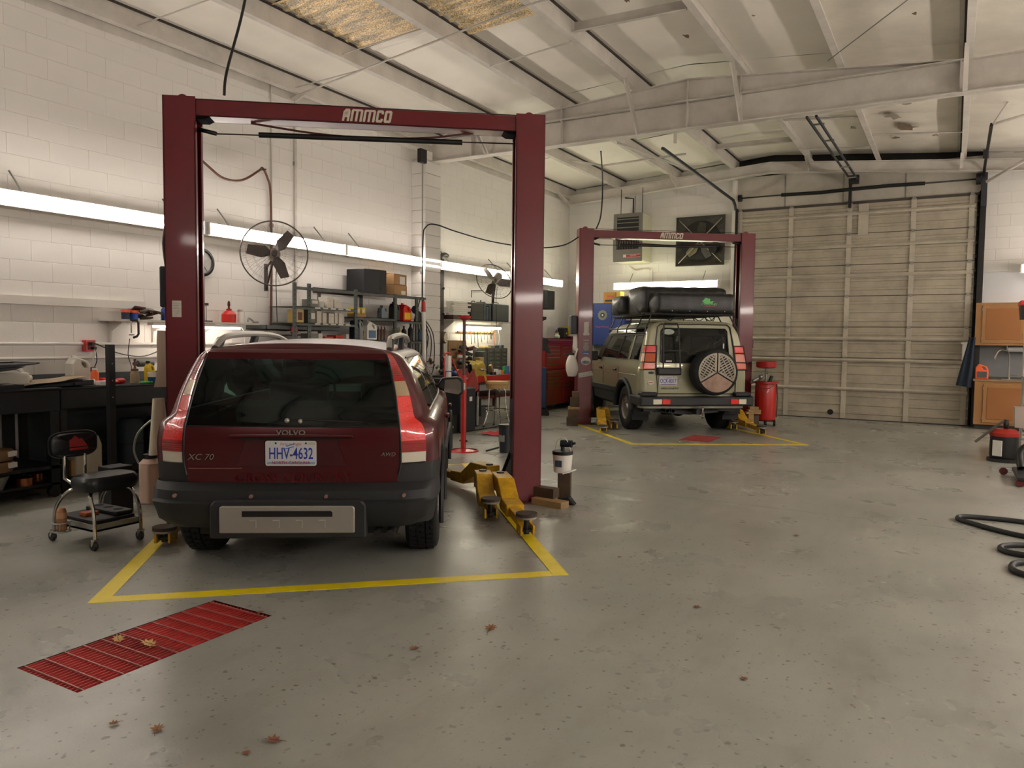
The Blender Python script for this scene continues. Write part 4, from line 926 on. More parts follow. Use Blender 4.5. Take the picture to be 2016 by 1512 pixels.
# window and tailgate seals
def ring(pts, r, mat, name): return MB().tube(pts, r, 6, closed=True).build(name, mat, suv)
yy = lambda z: catmull(K, z)['yr']-.003
ring([(-.62, yy(.66), .66), (-.66, yy(1.1), 1.10), (-.655, yy(1.5), 1.5), (-.62, yy(1.75)-.0, 1.74), (-.57, yy(1.79), 1.785), (.57, yy(1.79), 1.785), (.62, yy(1.74), 1.74), (.66, yy(1.5), 1.5), (.70, yy(1.1), 1.1), (.70, yy(.66), .66)], .010, darktrim, 'tailgate_seal')
ring([(-.585, yy(1.19), 1.19), (-.56, yy(1.16), 1.165), (.56, yy(1.16), 1.165), (.585, yy(1.19), 1.19), (.56, yy(1.68), 1.68), (.53, yy(1.72), 1.715), (-.53, yy(1.72), 1.715), (-.56, yy(1.68), 1.68)], .012, darktrim, 'window_seal')
for s in (-1, 1):
    # tall corner lamps with wire guards
    lx0, lx1 = s*.675, s*.865
    def lampbox(z0, z1, mat, name, l):
        q = []
        for z in (z0, z1):
            L = catmull(K, z); q.append((L['rx']+.015, L['lx']+.03, L['yi']))
        m = MB(); a, b_ = q
        vs = [(s*a[0], a[2]-.045, z0), (s*a[1], a[2]-.03, z0), (s*(a[1]+.012), a[2]+.09, z0), (s*a[0], a[2]+.03, z0), (s*b_[0], b_[2]-.045, z1), (s*b_[1], b_[2]-.03, z1), (s*(b_[1]+.012), b_[2]+.09, z1), (s*b_[0], b_[2]+.03, z1)]
        m.add(vs, [(0, 1, 5, 4), (1, 2, 6, 5), (2, 3, 7, 6), (3, 0, 4, 7), (4, 5, 6, 7), (0, 3, 2, 1)]); o = m.build(name, mat, suv, bevel=.006); o['label'] = l
    lampbox(1.325, 1.43, lampr, 'lamp_lens', 'red upper lens'); lampbox(1.175, 1.315, M('lamp_orange', 'c8500c', .15, coat=1), 'lamp_lens', 'orange middle lens'); lampbox(1.06, 1.165, M('lamp_mix', 'd04a30', .15, coat=1), 'lamp_lens', 'pale red lower lens')
    m = MB(); 
    for z in (1.05, 1.17, 1.32, 1.44):
        L = catmull(K, z); m.tube([(s*(L['rx']+.0), L['yi']-.055, z), (s*(L['lx']+.04), L['yi']-.045, z), (s*(L['lx']+.055), L['yi']+.10, z)], .007, 6)
    for f in (0, 1):
        m.tube([(s*(catmull(K, z)['rx']+.0 if f == 0 else catmull(K, z)['lx']+.04), catmull(K, z)['yi']-.055+f*.01, z) for z in (1.05, 1.25, 1.44)], .007, 6)
    m.build('lamp_guard', black, suv)
    # wheel arches, mouldings, steps
    for wy in (WY2, FY2):
        ps = [(wy+rr*math.cos(a), .375+rr*math.sin(a)) for rr, rng in ((.455, range(-2, 15)), (.53, range(14, -3, -1))) for a in [PI*i/12 for i in rng]]
        ps = [p for p in ps if p[1] > .40]
        MB().tube([(s*.935, wy+.47*math.cos(a), .375+.47*math.sin(a)) for a in [PI*i/14 for i in range(0, 15)]], .045, 8).build('wheel_arch', clad, suv)
        m = MB()
        for i in range(12):
            a0, a1 = PI*i/12, PI*(i+1)/12
            m.add([(s*.93, wy+.445*math.cos(a0), .375+.445*math.sin(a0)), (s*.93, wy+.445*math.cos(a1), .375+.445*math.sin(a1)), (s*.55, wy+.445*math.cos(a1), .375+.445*math.sin(a1)), (s*.55, wy+.445*math.cos(a0), .375+.445*math.sin(a0))], [(0, 1, 2, 3)], True)
        m.build('wheel_well', black, suv)
        wheel(suv, s*.79, wy, .375, .26, .215, s, 5, M('alloy', '8e8a84', .35, metal=.7, dirt=.3, dscale=20), holes=1)
    MB().prism([(1.42, .60), (3.02, .60), (3.02, .70), (1.42, .70)], s*.93-.014, s*.93+.014, 'x').build('side_moulding', clad, suv, bevel=.01)
    for z in (.95,): seam([(s*.93, y, z) for y in (.35, .5)]+[(s*.932, y, z) for y in (1.5, 2.5, 3.4)], .006, sage, 'swage_line')
    for y in (1.32, 2.28, 3.05): seam([(s*(surf(iS+NS*(y-.28)/3.8, z)[0]+.001), y, z) for z in (.62, .75, .9, 1.05)], .005)
    for y in (1.5, 2.42): MB().cbox((s*.94, y, 1.0), (.03, .14, .04)).build('door_handle', black, suv, bevel=.01)
    for (t0, t1) in ((.03, .20), (.25, .46), (.485, .86)):
        q = [surf(iS+NS*t0, 1.19), surf(iS+NS*t1, 1.19), surf(iS+NS*t1, 1.60), surf(iS+NS*t0, 1.60)]
        MB().tube([(s*(p[0]+.002), p[1], p[2]) for p in q], .008, 6, closed=True).build('window_seal', darktrim, suv)
    MB().cbox((s*1.08, 2.62, 1.22), (.26, .12, .18)).tube([(s*.86, 2.66, 1.17), (s*1.0, 2.63, 1.19)], .035, 6).build('wing_mirror', black, suv, bevel=.03, seg=2)
    # roof basket side rails
    m = MB()
    for z, x in ((1.64, .80), (1.72, .79)): m.tube([(s*x, .30, z), (s*x, 2.35, z)], .012, 6)
    for y in (.30, .75, 1.3, 1.85, 2.35): m.tube([(s*.80, y, 1.63), (s*.79, y, 1.73), (s*.74, y+.02, 1.80), (s*.68, y+.06, 1.94)], .011, 6)
    m.tube([(s*.68, .30, 1.95), (s*.68, 2.5, 1.95)], .013, 6).build('roof_rack_side', M('rack_black', '2a2724', .45, metal=.3), suv)
m = MB()
for y in (.32, .8, 1.3, 1.8, 2.3, 2.5): m.tube([(-.68, y, 1.94), (.68, y, 1.94)], .012, 6)
m.tube([(-.9, .2, 1.955), (-.3, .2, 1.95), (.62, .2, 1.95), (.72, .26, 1.93), (.80, .34, 1.84), (.82, .42, 1.66)], .013, 6).build('roof_rack', M('rack_black'), suv)
for x0, x1 in ((-.5, -.25), (.0, .25), (.2, .42), (.42, .3)): MB().tube([(x0, .35, 1.93), ((x0+x1)/2, .30, 1.85), (x1, .35, 1.93)], .007, 6, smooth=4).build('strap', black, suv)
# folded roof tent: two rolled vinyl bodies
vin = M('tent_vinyl', '1a1b1a', .42, bump=.9, bscale=14)
def bag(x0, x1, y0, y1, z0, z1, name, seed):
    random.seed(seed); ph = [random.random()*6 for _ in range(6)]
    def fn(u, v):
        a = 2*PI*v; c_, s_ = math.cos(a), math.sin(a); n = 5.5
        ex = abs(c_)**(2/n)*(1 if c_ > 0 else -1); ez = abs(s_)**(2/n)*(1 if s_ > 0 else -1)
        e = min(1, min(u, 1-u)/.04+.0)**.5; e = .72+.28*e
        wv = .012*math.sin(u*31+ph[0]+3*v)+.010*math.sin(u*57+ph[1])*math.sin(v*9+ph[2])
        return (lerp(x0, x1, u), (y0+y1)/2+(y1-y0)/2*ex*(1+wv)*e, (z0+z1)/2+(z1-z0)/2*ez*(1+wv*1.5)*(e if ez > 0 else 1)+.0)
    m = MB().grid(fn, 40, 28)
    for u in (0, 1):
        ring_ = [fn(u, v/28) for v in range(28)]; m.add(ring_+[((x0 if u == 0 else x1)-(.05 if u == 0 else -.05), (y0+y1)/2, (z0+z1)/2)], [(i, (i+1) % 28, 28) for i in range(28)], True)
    return m.build(name, vin, suv)
bag(-.66, .70, .16, .62, 1.96, 2.30, 'tent_roll', 1); bag(-.80, .70, .45, 1.35, 1.96, 2.42, 'tent_body', 2); bag(-.92, .2, 1.25, 1.9, 1.96, 2.30, 'tent_roll', 3)
for x in (-.4, -.1, .2, .5, .66): MB().ball((x, .155, 2.0), .008, 6, 4).build('snap', wht, suv)
lg = M('logo_green', '5cb85c', .5)
MB().prism([(.10, 2.16), (.16, 2.22), (.24, 2.20), (.24, 2.16), (.30, 2.17), (.28, 2.13), (.16, 2.12)], .148, .153).build('logo', lg, suv); text('OVERLAND', .052, lg, suv, (.22, .147, 2.115), ext=.0005); B(.12, .32, .148, .152, 2.08, 2.086).build('logo_line', pr_, suv)
# rear door furniture
MB().box(-.66, -.26, .03, .12, .965, 1.085).build('plate_lamp_housing', black, suv, bevel=.02, seg=2)
nc_plate(suv, (-.46, .105, .87), (0, 0, 0), 'OCK-8017')
MB().tube([(x, y, z) for x, y, z in ((-.56, .09, 1.78), (-.57, .06, 1.70), (-.575, .03, 1.08))], .012, 6).tube([(-.33, .09, 1.78), (-.315, .06, 1.70), (-.29, .03, 1.08)], .012, 6).tube([(-.56, .09, 1.785), (-.33, .09, 1.785)], .02, 6).tube([(-.575, .05, 1.36), (-.30, .05, 1.36)], .010, 6).build('ladder', M('rack_black'), suv)
MB().prism([(-.45+.10*math.cos(2*PI*i/18), 1.66+.045*math.sin(2*PI*i/18)) for i in range(18)], .148, .150).build('oval_sticker', M('sticker_grey', '9aa598', .5), suv, loc=(0, .02, 0))
B(-.50, -.40, .118, .122, 1.175, 1.20).build('sticker', stk, suv); B(.48, .50, .145, .150, 1.40, 1.48).build('sticker', wh, suv)
text('DISCOVERY', .045, dsteel, suv, (-.42, .117, .745), ext=.002, sx=1.25, name='badge'); MB().prism([(-.24+.045*math.cos(2*PI*i/18), .885+.04*math.sin(2*PI*i/18)) for i in range(18)], .110, .118).build('fish_badge', M('badge_dull', '9c9a86', .3, metal=.6), suv)
MB().prism([(-.75+.055*math.cos(2*PI*i/16), .84+.03*math.sin(2*PI*i/16)) for i in range(16)], .112, .120).build('oval_sticker', wh, suv); B(-.79, -.71, .109, .112, .833, .848).build('sticker_bar', pr_, suv)
MB().prism([(-.745+.045*math.cos(2*PI*i/16), 1.0+.022*math.sin(2*PI*i/16)) for i in range(16)], .112, .122).build('badge_oval', dsteel, suv)
# bumper
MB().prism([(-.96, .47), (.96, .47), (.96, .62), (-.96, .62)], -.04, .16).box(-.97, -.88, -.02, .62, .47, .63).box(.88, .97, -.02, .62, .47, .63).build('rear_bumper', M('bumper_black', '17191b', .5, bump=.2), suv, bevel=.025, seg=2)
for s in (-1, 1): MB().box(*sorted((s*.66, s*.93)), .02, .22, .625, .69).build('bumper_corner', clad, suv, bevel=.015)
for x0, x1, m_, l in ((-.76, -.61, lampc, 'clear fog lamp'), (-.605, -.47, lampr, 'red reflector'), (.55, .685, lampr, 'red reflector'), (.69, .82, lampc, 'clear fog lamp')): B(x0, x1, -.055, -.02, .50, .585).build('bumper_lamp', m_, suv, bevel=.006)['label'] = l
for x in (-.46, -.365): MB().lathe([(.030, .0), (.036, .0), (.036, .30), (.030, .30)], 16, (x, .10, .385), 'y').build('tail_pipe', dsteel, suv)
MB().box(.0, .12, .02, .2, .33, .42).build('tow_bracket', M('bumper_black'), suv); MB().lathe([(.001, .12), (.022, .11), (.022, .08), (.012, .07), (.012, .05), (.024, .04), (.024, .02), (.010, .0), (.010, -.04), (.02, -.05), (.001, -.07)], 14, (.09, -.01, .33)).build('tow_ball', chrome, suv)
B(-.80, .80, .30, 4.2, .36, .46).build('chassis', black, suv); MB().tube([(-.7, WY2, .36), (-.1, WY2, .36), (.7, WY2, .36)], .05, 8).ball((.05, WY2, .36), .15).build('axle', black, suv)
for s in (-1, 1): B(s*.79-.14, s*.79+.14, 1.42-.95, 1.435-.95, .20, .55).build('mud_flap', blackr, suv)
for s in (-1, 1): B(s*.79-.14, s*.79+.14, .40, .415, .30, .55).build('mud_flap', blackr, suv)
MB().prism([(-.95+.0, .50), (-.60, .50), (-.60, .34), (.0, .30), (.5, .34), (.5, .5)], .3, .42).build('fuel_tank', black, suv)
# spare wheel with vented steel cover
sp = D.objects.new('spare_wheel', None); COL.objects.link(sp); sp.parent = suv; sp.location = (.235, -.20, 1.02)
MB().lathe([(.20, .28), (.33, .28), (.365, .25), (.372, .18), (.372, .06), (.36, .02), (.33, .0), (.315, .0)], 48, axis='y').build('tyre', blackr, sp)
MB().lathe([(.0, .02), (.325, .02)], 48, axis='y').build('cover_back', black, sp)
steelc = M('cover_steel', '8e8678', .35, metal=.75, dirt=.35, dscale=3); steelr = M('cover_rust', '9a8070', .38, metal=.7, dirt=.45, dscale=2.5)
def sector(a0, a1, mat, slots):
    RR = .312; gap = .006; mid = (a0+a1)/2; ox, oz = gap*2*math.cos(mid), gap*2*math.sin(mid)
    if not slots:
        pts = [(ox, oz)]+[(ox+(RR-.01)*math.cos(a0+(a1-a0)*i/20), oz+(RR-.01)*math.sin(a0+(a1-a0)*i/20)) for i in range(21)]
        MB().prism(pts, -.012, -.004).build('cover_plate', mat, sp); return
    # strips radial to the mid direction: build plate from bars leaving slots between
    u = Vector((math.cos(mid), math.sin(mid))); v = Vector((-u.y, u.x)); m = MB(); half = (a1-a0)/2
    rim_pts = [(ox+(RR-.01)*math.cos(a0+(a1-a0)*i/24), oz+(RR-.01)*math.sin(a0+(a1-a0)*i/24)) for i in range(25)]
    inn = [(ox+(RR-.035)*math.cos(a0+.07+(a1-a0-.14)*i/24), oz+(RR-.035)*math.sin(a0+.07+(a1-a0-.14)*i/24)) for i in range(25)]
    for i in range(24):
        q = [rim_pts[i], rim_pts[i+1], inn[i+1], inn[i]]; m.prism(q, -.012, -.004)
    for a_, b_ in (((ox, oz), a0), ((ox, oz), a1)):
        d = Vector((math.cos(b_), math.sin(b_))); n = Vector((-d.y, d.x))*(.03 if b_ == a0 else -.03); o = Vector((ox, oz))
        q = [o, o+d*(RR-.012), o+d*(RR-.03)+n, o+n*1.1+d*.03]; m.prism([tuple(p) for p in q], -.012, -.004)
    N_ = 13
    for k in range(N_+1):
        h = -.26+.52*k/N_   # bars parallel to u, offset h along v
        lo = abs(h)/math.tan(half)+.035; hi = math.sqrt(max(0, (RR-.03)**2-h*h))
        if hi-lo < .02: continue
        o = Vector((ox, oz)); a = o+v*h+u*lo; b_ = o+v*h+u*hi; w_ = v*.0085
        m.prism([tuple(a-w_), tuple(b_-w_), tuple(b_+w_), tuple(a+w_)], -.011, -.005)
    # cross webs
    for rr in (.10, .17, .24):
        n0 = rr*math.tan(half)*.8; o = Vector((ox, oz)); a = o+u*rr-v*n0; b_ = o+u*rr+v*n0; w_ = u*.007
        if rr > .2: a = o+u*rr-v*.17; b_ = o+u*rr+v*.17
        m.prism([tuple(a-w_), tuple(b_-w_), tuple(b_+w_), tuple(a+w_)], -.011, -.005)
    m.build('vented_plate', mat, sp)
sector(R(-150), R(-30), steelr, False); sector(R(90), R(210), steelc, True); sector(R(-30), R(90), steelc, True)
# interior shapes
for x in (-.38, .38): MB().prism([(2.0, .7), (2.13, .7), (2.05, 1.32), (1.97, 1.32)], x-.24, x+.24, 'x').cbox((x, 1.98, 1.43), (.26, .1, .16)).build('seat', it, suv, bevel=.04)
MB().prism([(1.1, .7), (1.22, .7), (1.14, 1.28), (1.06, 1.28)], -.62, .62, 'x').build('rear_seat', it, suv, bevel=.04)
MB().prism([(2.6, .9), (3.1, .9), (3.1, 1.14), (2.7, 1.17)], -.72, .72, 'x').build('dashboard', it, suv)
B(-.78, .78, .3, 3.2, .5, .68).build('cabin_floor', it, suv)
car = car_save
random.seed(11)
# ================================================================ PROPS
def T(name, label, cat, loc, rz=0, group=None): return thing(name, label, cat, loc, rz, group)
def box_thing(name, label, cat, x0, x1, y0, y1, z0, z1, mat, group=None, lab=None, bev=.003, rz=0, labmat=None, top=None):
    cx, cy = (x0+x1)/2, (y0+y1)/2; t = T(name, label, cat, (cx, cy, z0), rz, group); a, b_, h = (x1-x0)/2, (y1-y0)/2, z1-z0
    B(-a, a, -b_, b_, 0, h).build('box', mat, t, bevel=bev)
    if lab:  # printed panel facing +x
        B(a, a+.001, -b_*lab[0], b_*lab[0], h*lab[1], h*lab[2]).build('label_panel', labmat or paper, t)
    if top: B(-a*.98, a*.98, -b_*.06, b_*.06, h, h+.001).build('tape', top, t)
    return t
def bottle(name, label, cat, loc, prof, mat, cap=None, caph=.02, band=None, group=None, n=18, handle=None, bandmat=None):
    t = T(name, label, cat, loc, 0, group)
    MB().lathe([(.0005, 0)]+prof+[(.0005, prof[-1][1])], n).build('body', mat, t)
    if cap:
        r, z = prof[-1]; MB().lathe([(.0005, z), (r*1.25, z), (r*1.2, z+caph), (.0005, z+caph)], n).build('cap', cap, t)
    if band: MB().lathe([(band[0], band[1]), (band[0], band[2])], n).build('label_panel', bandmat or paper, t)
    if handle: MB().tube(handle, .009, 6, smooth=3).build('handle', mat, t)
    return t
def jug(name, label, cat, loc, w_, d, h, mat, rz=0, capm=None, group=None, labm=None):
    """flat-sided jug with a grip hole; wide face towards +x"""
    t = T(name, label, cat, loc, rz, group); a = w_/2; x = d/2
    out = [(-a, 0), (a, 0), (a, h*.66), (a*.75, h*.86), (a*.1, h*.95), (-a*.25, h), (-a*.65, h), (-a*.7, h*.93), (-a, h*.78)]
    grip = [(a*.62, h*.62), (a*.42, h*.80), (a*.02, h*.86), (.0, h*.78), (a*.3, h*.62)]
    m = MB(); n = len(out)
    # plate with a hole: triangulate through bmesh
    bm = bmesh.new(); vo = [bm.verts.new((0, u, v)) for u, v in out]; vi = [bm.verts.new((0, u, v)) for u, v in grip]
    es = [bm.edges.new((vo[i], vo[(i+1) % n])) for i in range(n)]+[bm.edges.new((vi[i], vi[(i+1) % 5])) for i in range(5)]
    g_ = bmesh.ops.triangle_fill(bm, edges=es, use_beauty=True)
    r_ = bmesh.ops.extrude_face_region(bm, geom=list(bm.faces)); vs = [v for v in r_['geom'] if isinstance(v, bmesh.types.BMVert)]
    for v in vs: v.co.x += d
    for v in bm.verts: v.co.x -= x
    bmesh.ops.recalc_face_normals(bm, faces=bm.faces)
    me = D.meshes.new('body'); bm.to_mesh(me); bm.free(); me.materials.append(mat); o = D.objects.new('body', me); COL.objects.link(o); o.parent = t
    md = o.modifiers.new('b', 'BEVEL'); md.width = min(.012, d*.2); md.segments = 2; md.limit_method = 'ANGLE'; md.angle_limit = R(50)
    if capm: MB().cyl((0, -a*.45, h), (0, -a*.45, h+.025), .022, n=14).build('cap', capm, t)
    if labm: B(x, x+.002, -a*.75, a*.75, h*.10, h*.52).build('label_panel', labm, t)
    return t
def cable(name, label, cat, pts, r, mat, group=None, sm=6, n=6, parts=None):
    o = MB().tube(pts, r, n, smooth=sm).build(name, mat); return tag(o, label, cat, group)
# ---------------- conduits, pipes and wires on the left wall
def pipe(label, pts, r, mat=white, cat='pipe', group='conduits on the left wall', name='conduit_pipe', sm=0, clips=()):
    t = T(name, label, cat, tuple(pts[0]), 0, group); p0 = Vector(pts[0])
    MB().tube([Vector(p)-p0 for p in pts], r, 8, smooth=sm).build('pipe', mat, t)
    for c in clips:
        q = Vector(c)-p0; MB().cbox(q, (.03, .05, .05)).build('clip', galv, t)
    return t
pipe('upper white conduit running low along the left wall to the red outlet box', [(-7.975, -1, 1.41), (-7.975, 6.9, 1.41)], .016)
pipe('lower white conduit running low along the left wall behind the black bench', [(-7.975, -1, 1.27), (-7.975, 6.9, 1.26)], .016)
MBl = B(-8.0, -7.955, -1, 5.45, 1.80, 1.885).build('wooden_rail', white); tag(MBl, 'long white painted wooden rail on the left wall ending behind the near lift post', 'rail')
pipe('thin white conduit rising up the wall right behind the wall fan', [(-7.975, 7.33, .3), (-7.975, 7.33, 4.86)], .010, clips=[(-7.98, 7.33, 3.0)])
pipe('thicker white conduit rising up the wall at the left end of the grey shelving', [(-7.97, 7.76, .3), (-7.97, 7.76, 4.5), (-7.95, 7.74, 4.74), (-7.7, 7.7, 4.80)], .019, steelw, clips=[(-7.98, 7.76, 2.3), (-7.98, 7.76, 3.9)])
pipe('dark conduit running up the white wall column', [(-7.69, 10.30, .2), (-7.69, 10.30, 3.25), (-7.69, 10.30, 4.45)], .012, galv, clips=[(-7.70, 10.30, 2.6)])
box_thing('junction_box', 'small black junction box at the top of the white wall column', 'electrical box', -7.74, -7.66, 10.22, 10.38, 4.40, 4.62, dsteel)
hs = M('brown_hose', '5c3526', .55)
cable('air_hose', 'brown air hose draped over a wall hook above the fan and running down the wall', 'hose', [(-7.9, 5.9, 3.78), (-7.9, 6.27, 3.56), (-7.9, 6.5, 3.46), (-7.9, 6.78, 3.49), (-7.9, 7.05, 3.66), (-7.92, 7.13, 3.71), (-7.93, 7.22, 3.6), (-7.95, 7.29, 3.4), (-7.94, 7.29, 2.6), (-7.94, 7.27, 1.66)], .015, hs)
tag(MB().cyl((-8, 7.13, 3.69), (-7.86, 7.13, 3.69), .008).build('wall_hook', dsteel), 'small wall hook holding up the brown air hose', 'hook')
cable('power_cable', 'black cable swagging from the white wall column across to the far lift', 'cable', [(-7.68, 10.3, 1.9), (-7.68, 10.3, 3.1), (-7.66, 10.36, 3.36), (-7.6, 10.55, 3.42), (-7.4, 10.9, 3.33), (-7.0, 11.4, 3.2), (-6.5, 12.0, 3.14), (-6.1, 12.35, 3.2), (-5.86, 12.55, 3.38)], .012, black)
cable('power_cable', 'black cable rising from the near lift post to the ceiling', 'cable', [(-5.42, 4.47, 3.54), (-5.42, 4.5, 3.75), (-5.35, 4.62, 4.3), (-5.3, 4.72, 4.95)], .012, black)
cable('power_cable', 'black cable hanging in a curve from the ceiling beam to the far lift', 'cable', [(-5.62, 12.70, 3.51), (-5.45, 12.5, 3.7), (-5.25, 12.1, 4.15), (-4.9, 11.2, 4.47)], .012, black)
cable('power_cable', 'black cable hanging down the outer side of the far lift left post', 'cable', [(-5.84, 12.56, 3.38), (-5.9, 12.58, 3.0), (-5.86, 12.55, 2.4), (-5.88, 12.55, 1.95)], .010, black)
# red outlet box with plugs and cords
t = T('outlet_box', 'red electrical outlet box with plugged-in cords on the left wall', 'outlet', (-7.97, 4.78, 1.33))
B(-.02, .05, -.055, .055, 0, .12).build('box', redbright, t, bevel=.004); B(.05, .054, -.03, .03, .02, .10).build('socket_plate', reddark, t)
MB().tube([(.06, .0, .09), (.08, .04, .08), (.06, .3, -.02), (.05, .55, -.06), (.05, .72, -.03), (.04, .95, .07)], .006, 6, smooth=5).build('cord', black, t)
MB().tube([(.06, .02, .03), (.08, .03, -.02), (.05, .01, -.12), (.05, .04, -.24)], .006, 6, smooth=5).build('cord', wht, t); MB().tube([(.06, .04, .03), (.07, .05, -.1), (.06, .0, -.25), (.06, .1, -.30)], .005, 6, smooth=5).build('cord', black, t)
MB().cbox((.075, .0, .08), (.05, .03, .03)).cbox((.075, .02, .035), (.05, .03, .03)).build('plug', black, t)
# ---------------- long white wall shelf with under-shelf light
t = T('wall_shelf', 'long white wall shelf behind the near lift left post', 'shelf', (-8, 4.92, 1.655))
B(0, .30, 0, 1.95, 0, .022).build('board', white, t)
for y in (.10, .62, 1.3): MB().prism([(0, 0), (.24, 0), (.24, -.012), (.05, -.10), (.018, -.28), (0, -.28)], y, y+.022).build('bracket', white, t)
t = T('wall_shelf', 'grey metal tray shelf between the wall fan and the grey shelving', 'shelf', (-8, 6.9, 1.60))
MB().box(.0, .38, 0, 1.35, 0, .008).box(.37, .38, 0, 1.35, 0, .06).box(0, .38, 0, .008, 0, .06).build('tray', gsteel, t); B(0, .2, .3, 1.1, -.06, -.01).build('bracket', steelw, t)
t = T('under_shelf_light', 'slim fluorescent light under the white wall shelf', 'light', (-7.78, 6.0, 1.60))
MB().box(-.05, .05, -.62, .62, .02, .05).build('housing', wht, t); EM = EMIT('tube_under', (1, .86, .74), 14); MB().cyl((.02, -.60, .008), (.02, .60, .008), .013, n=8).build('tube', EM, t)
MB().tube([(.03, .62, .02), (.05, .66, -.05), (.04, .66, -.18)], .005, 6).build('cord', wht, t)
cupn = M('cup_navy', '1c2740', .5)
for y, m_, lb in ((5.10, cupn, 'small dark cup with orange rim on the white wall shelf, left one'), (5.20, M('cup_blue', '20489c', .5), 'small blue cup with orange rim on the white wall shelf, right one')):
    t = T('cup', lb, 'cup', (-7.8, y, 1.678), 0, 'cups on the white wall shelf'); MB().lathe([(.001, 0), (.042, 0), (.045, .085), (.001, .085)], 16).build('body', m_, t); MB().lathe([(.047, .075), (.049, .10), (.043, .10), (.04, .085)], 16).build('rim', orange, t)
t = T('parts_pile', 'pile of oily brown metal parts on the white wall shelf', 'car parts', (-7.80, 5.36, 1.678)); random.seed(3)
for i in range(9): MB().cbox((random.uniform(-.08, .08), random.uniform(-.10, .12), .02+i*.012), (random.uniform(.04, .13), random.uniform(.05, .16), .02), (random.uniform(-.3, .3), random.uniform(-.2, .2), random.uniform(0, 3))).build('metal_part', random.choice([dsteel, woodd, galv, hs]), t)
bottle('spray_bottle', 'blue bottle behind the near lift left post on the white shelf', 'bottle', (-7.8, 5.58, 1.678), [(.04, 0), (.042, .12), (.02, .16), (.012, .18)], bluem, bluem)
bottle('spill_can', 'red plastic can with pointed spout on the white wall shelf', 'can', (-7.8, 6.47, 1.678), [(.085, 0), (.09, .02), (.088, .10), (.06, .13), (.028, .155)], redpl, redbright, .015)
tag(MB().lathe([(.016, 1.85), (.011, 1.875), (.018, 1.885), (.016, 1.925), (.008, 1.945), (.001, 1.945)], 14, (-7.8, 6.47, 0)).build('spout_cap', reddark), 'dark red cap standing on the red spouted can', 'cap')
bottle('aerosol_can', 'white aerosol can beside the red spouted can', 'can', (-7.8, 6.64, 1.678), [(.033, 0), (.033, .125), (.026, .14)], wht, M('cap_grey', 'a8a49a', .5), .025)
cable('hose_coil', 'short grey hose lying on the white wall shelf', 'hose', [(-7.75, 6.72, 1.70), (-7.8, 6.78, 1.74), (-7.78, 6.85, 1.69), (-7.74, 6.80, 1.69), (-7.72, 6.86, 1.69)], .012, galv)
t = T('clamp', 'slender bar clamp standing on the wall shelf right of the near lift post', 'clamp', (-7.78, 6.12, 1.678)); MB().tube([(0, 0, 0), (0, 0, .22)], .006, 6).build('bar', galv, t); MB().cbox((0, .03, .008), (.03, .10, .016)).build('foot', woodd, t); MB().cbox((0, .0, .21), (.03, .05, .03)).build('jaw', black, t)
t = T('c_clamp', 'black C-clamp hanging from the white wall shelf', 'clamp', (-7.68, 5.12, 1.48)); MB().tube([(0, -.04, .19), (0, .03, .19), (0, .05, .16), (0, .05, .04), (0, .03, .015), (0, -.01, .0)], .013, 6).build('frame', dsteel, t); MB().tube([(0, -.035, .19), (0, -.035, .05)], .006, 6).build('screw', galv, t); MB().tube([(0, -.06, .03), (0, .0, .03)], .005, 6).build('handle', dsteel, t)
cable('wire_cord', 'thin black cord hanging below the C-clamp', 'cord', [(-7.70, 5.08, 1.47), (-7.72, 5.07, 1.3), (-7.74, 5.12, 1.15), (-7.72, 5.08, 1.05)], .004, black)
# ---------------- wheel-shaped clock
t = T('wall_clock', 'round wheel-shaped wall clock with black tyre rim behind the near lift post', 'clock', (-7.96, 6.20, 2.40))
MB().lathe([(.135, 0), (.17, -.02), (.17, .03), (.14, .04), (.13, .03)], 36, axis='x').build('tyre_rim', black, t); MB().lathe([(.0, .02), (.135, .02)], 36, axis='x').build('face', M('clock_face', 'a7a7a2', .3, metal=.3), t)
for i in range(5): a = 2*PI*i/5; MB().cbox((.03, .065*math.sin(a), .065*math.cos(a)), (.01, .025, .11), (-a, 0, 0)).build('spoke', silver, t)
MB().lathe([(.001, .04), (.03, .04), (.03, .02)], 16, axis='x').build('hub', silver, t)
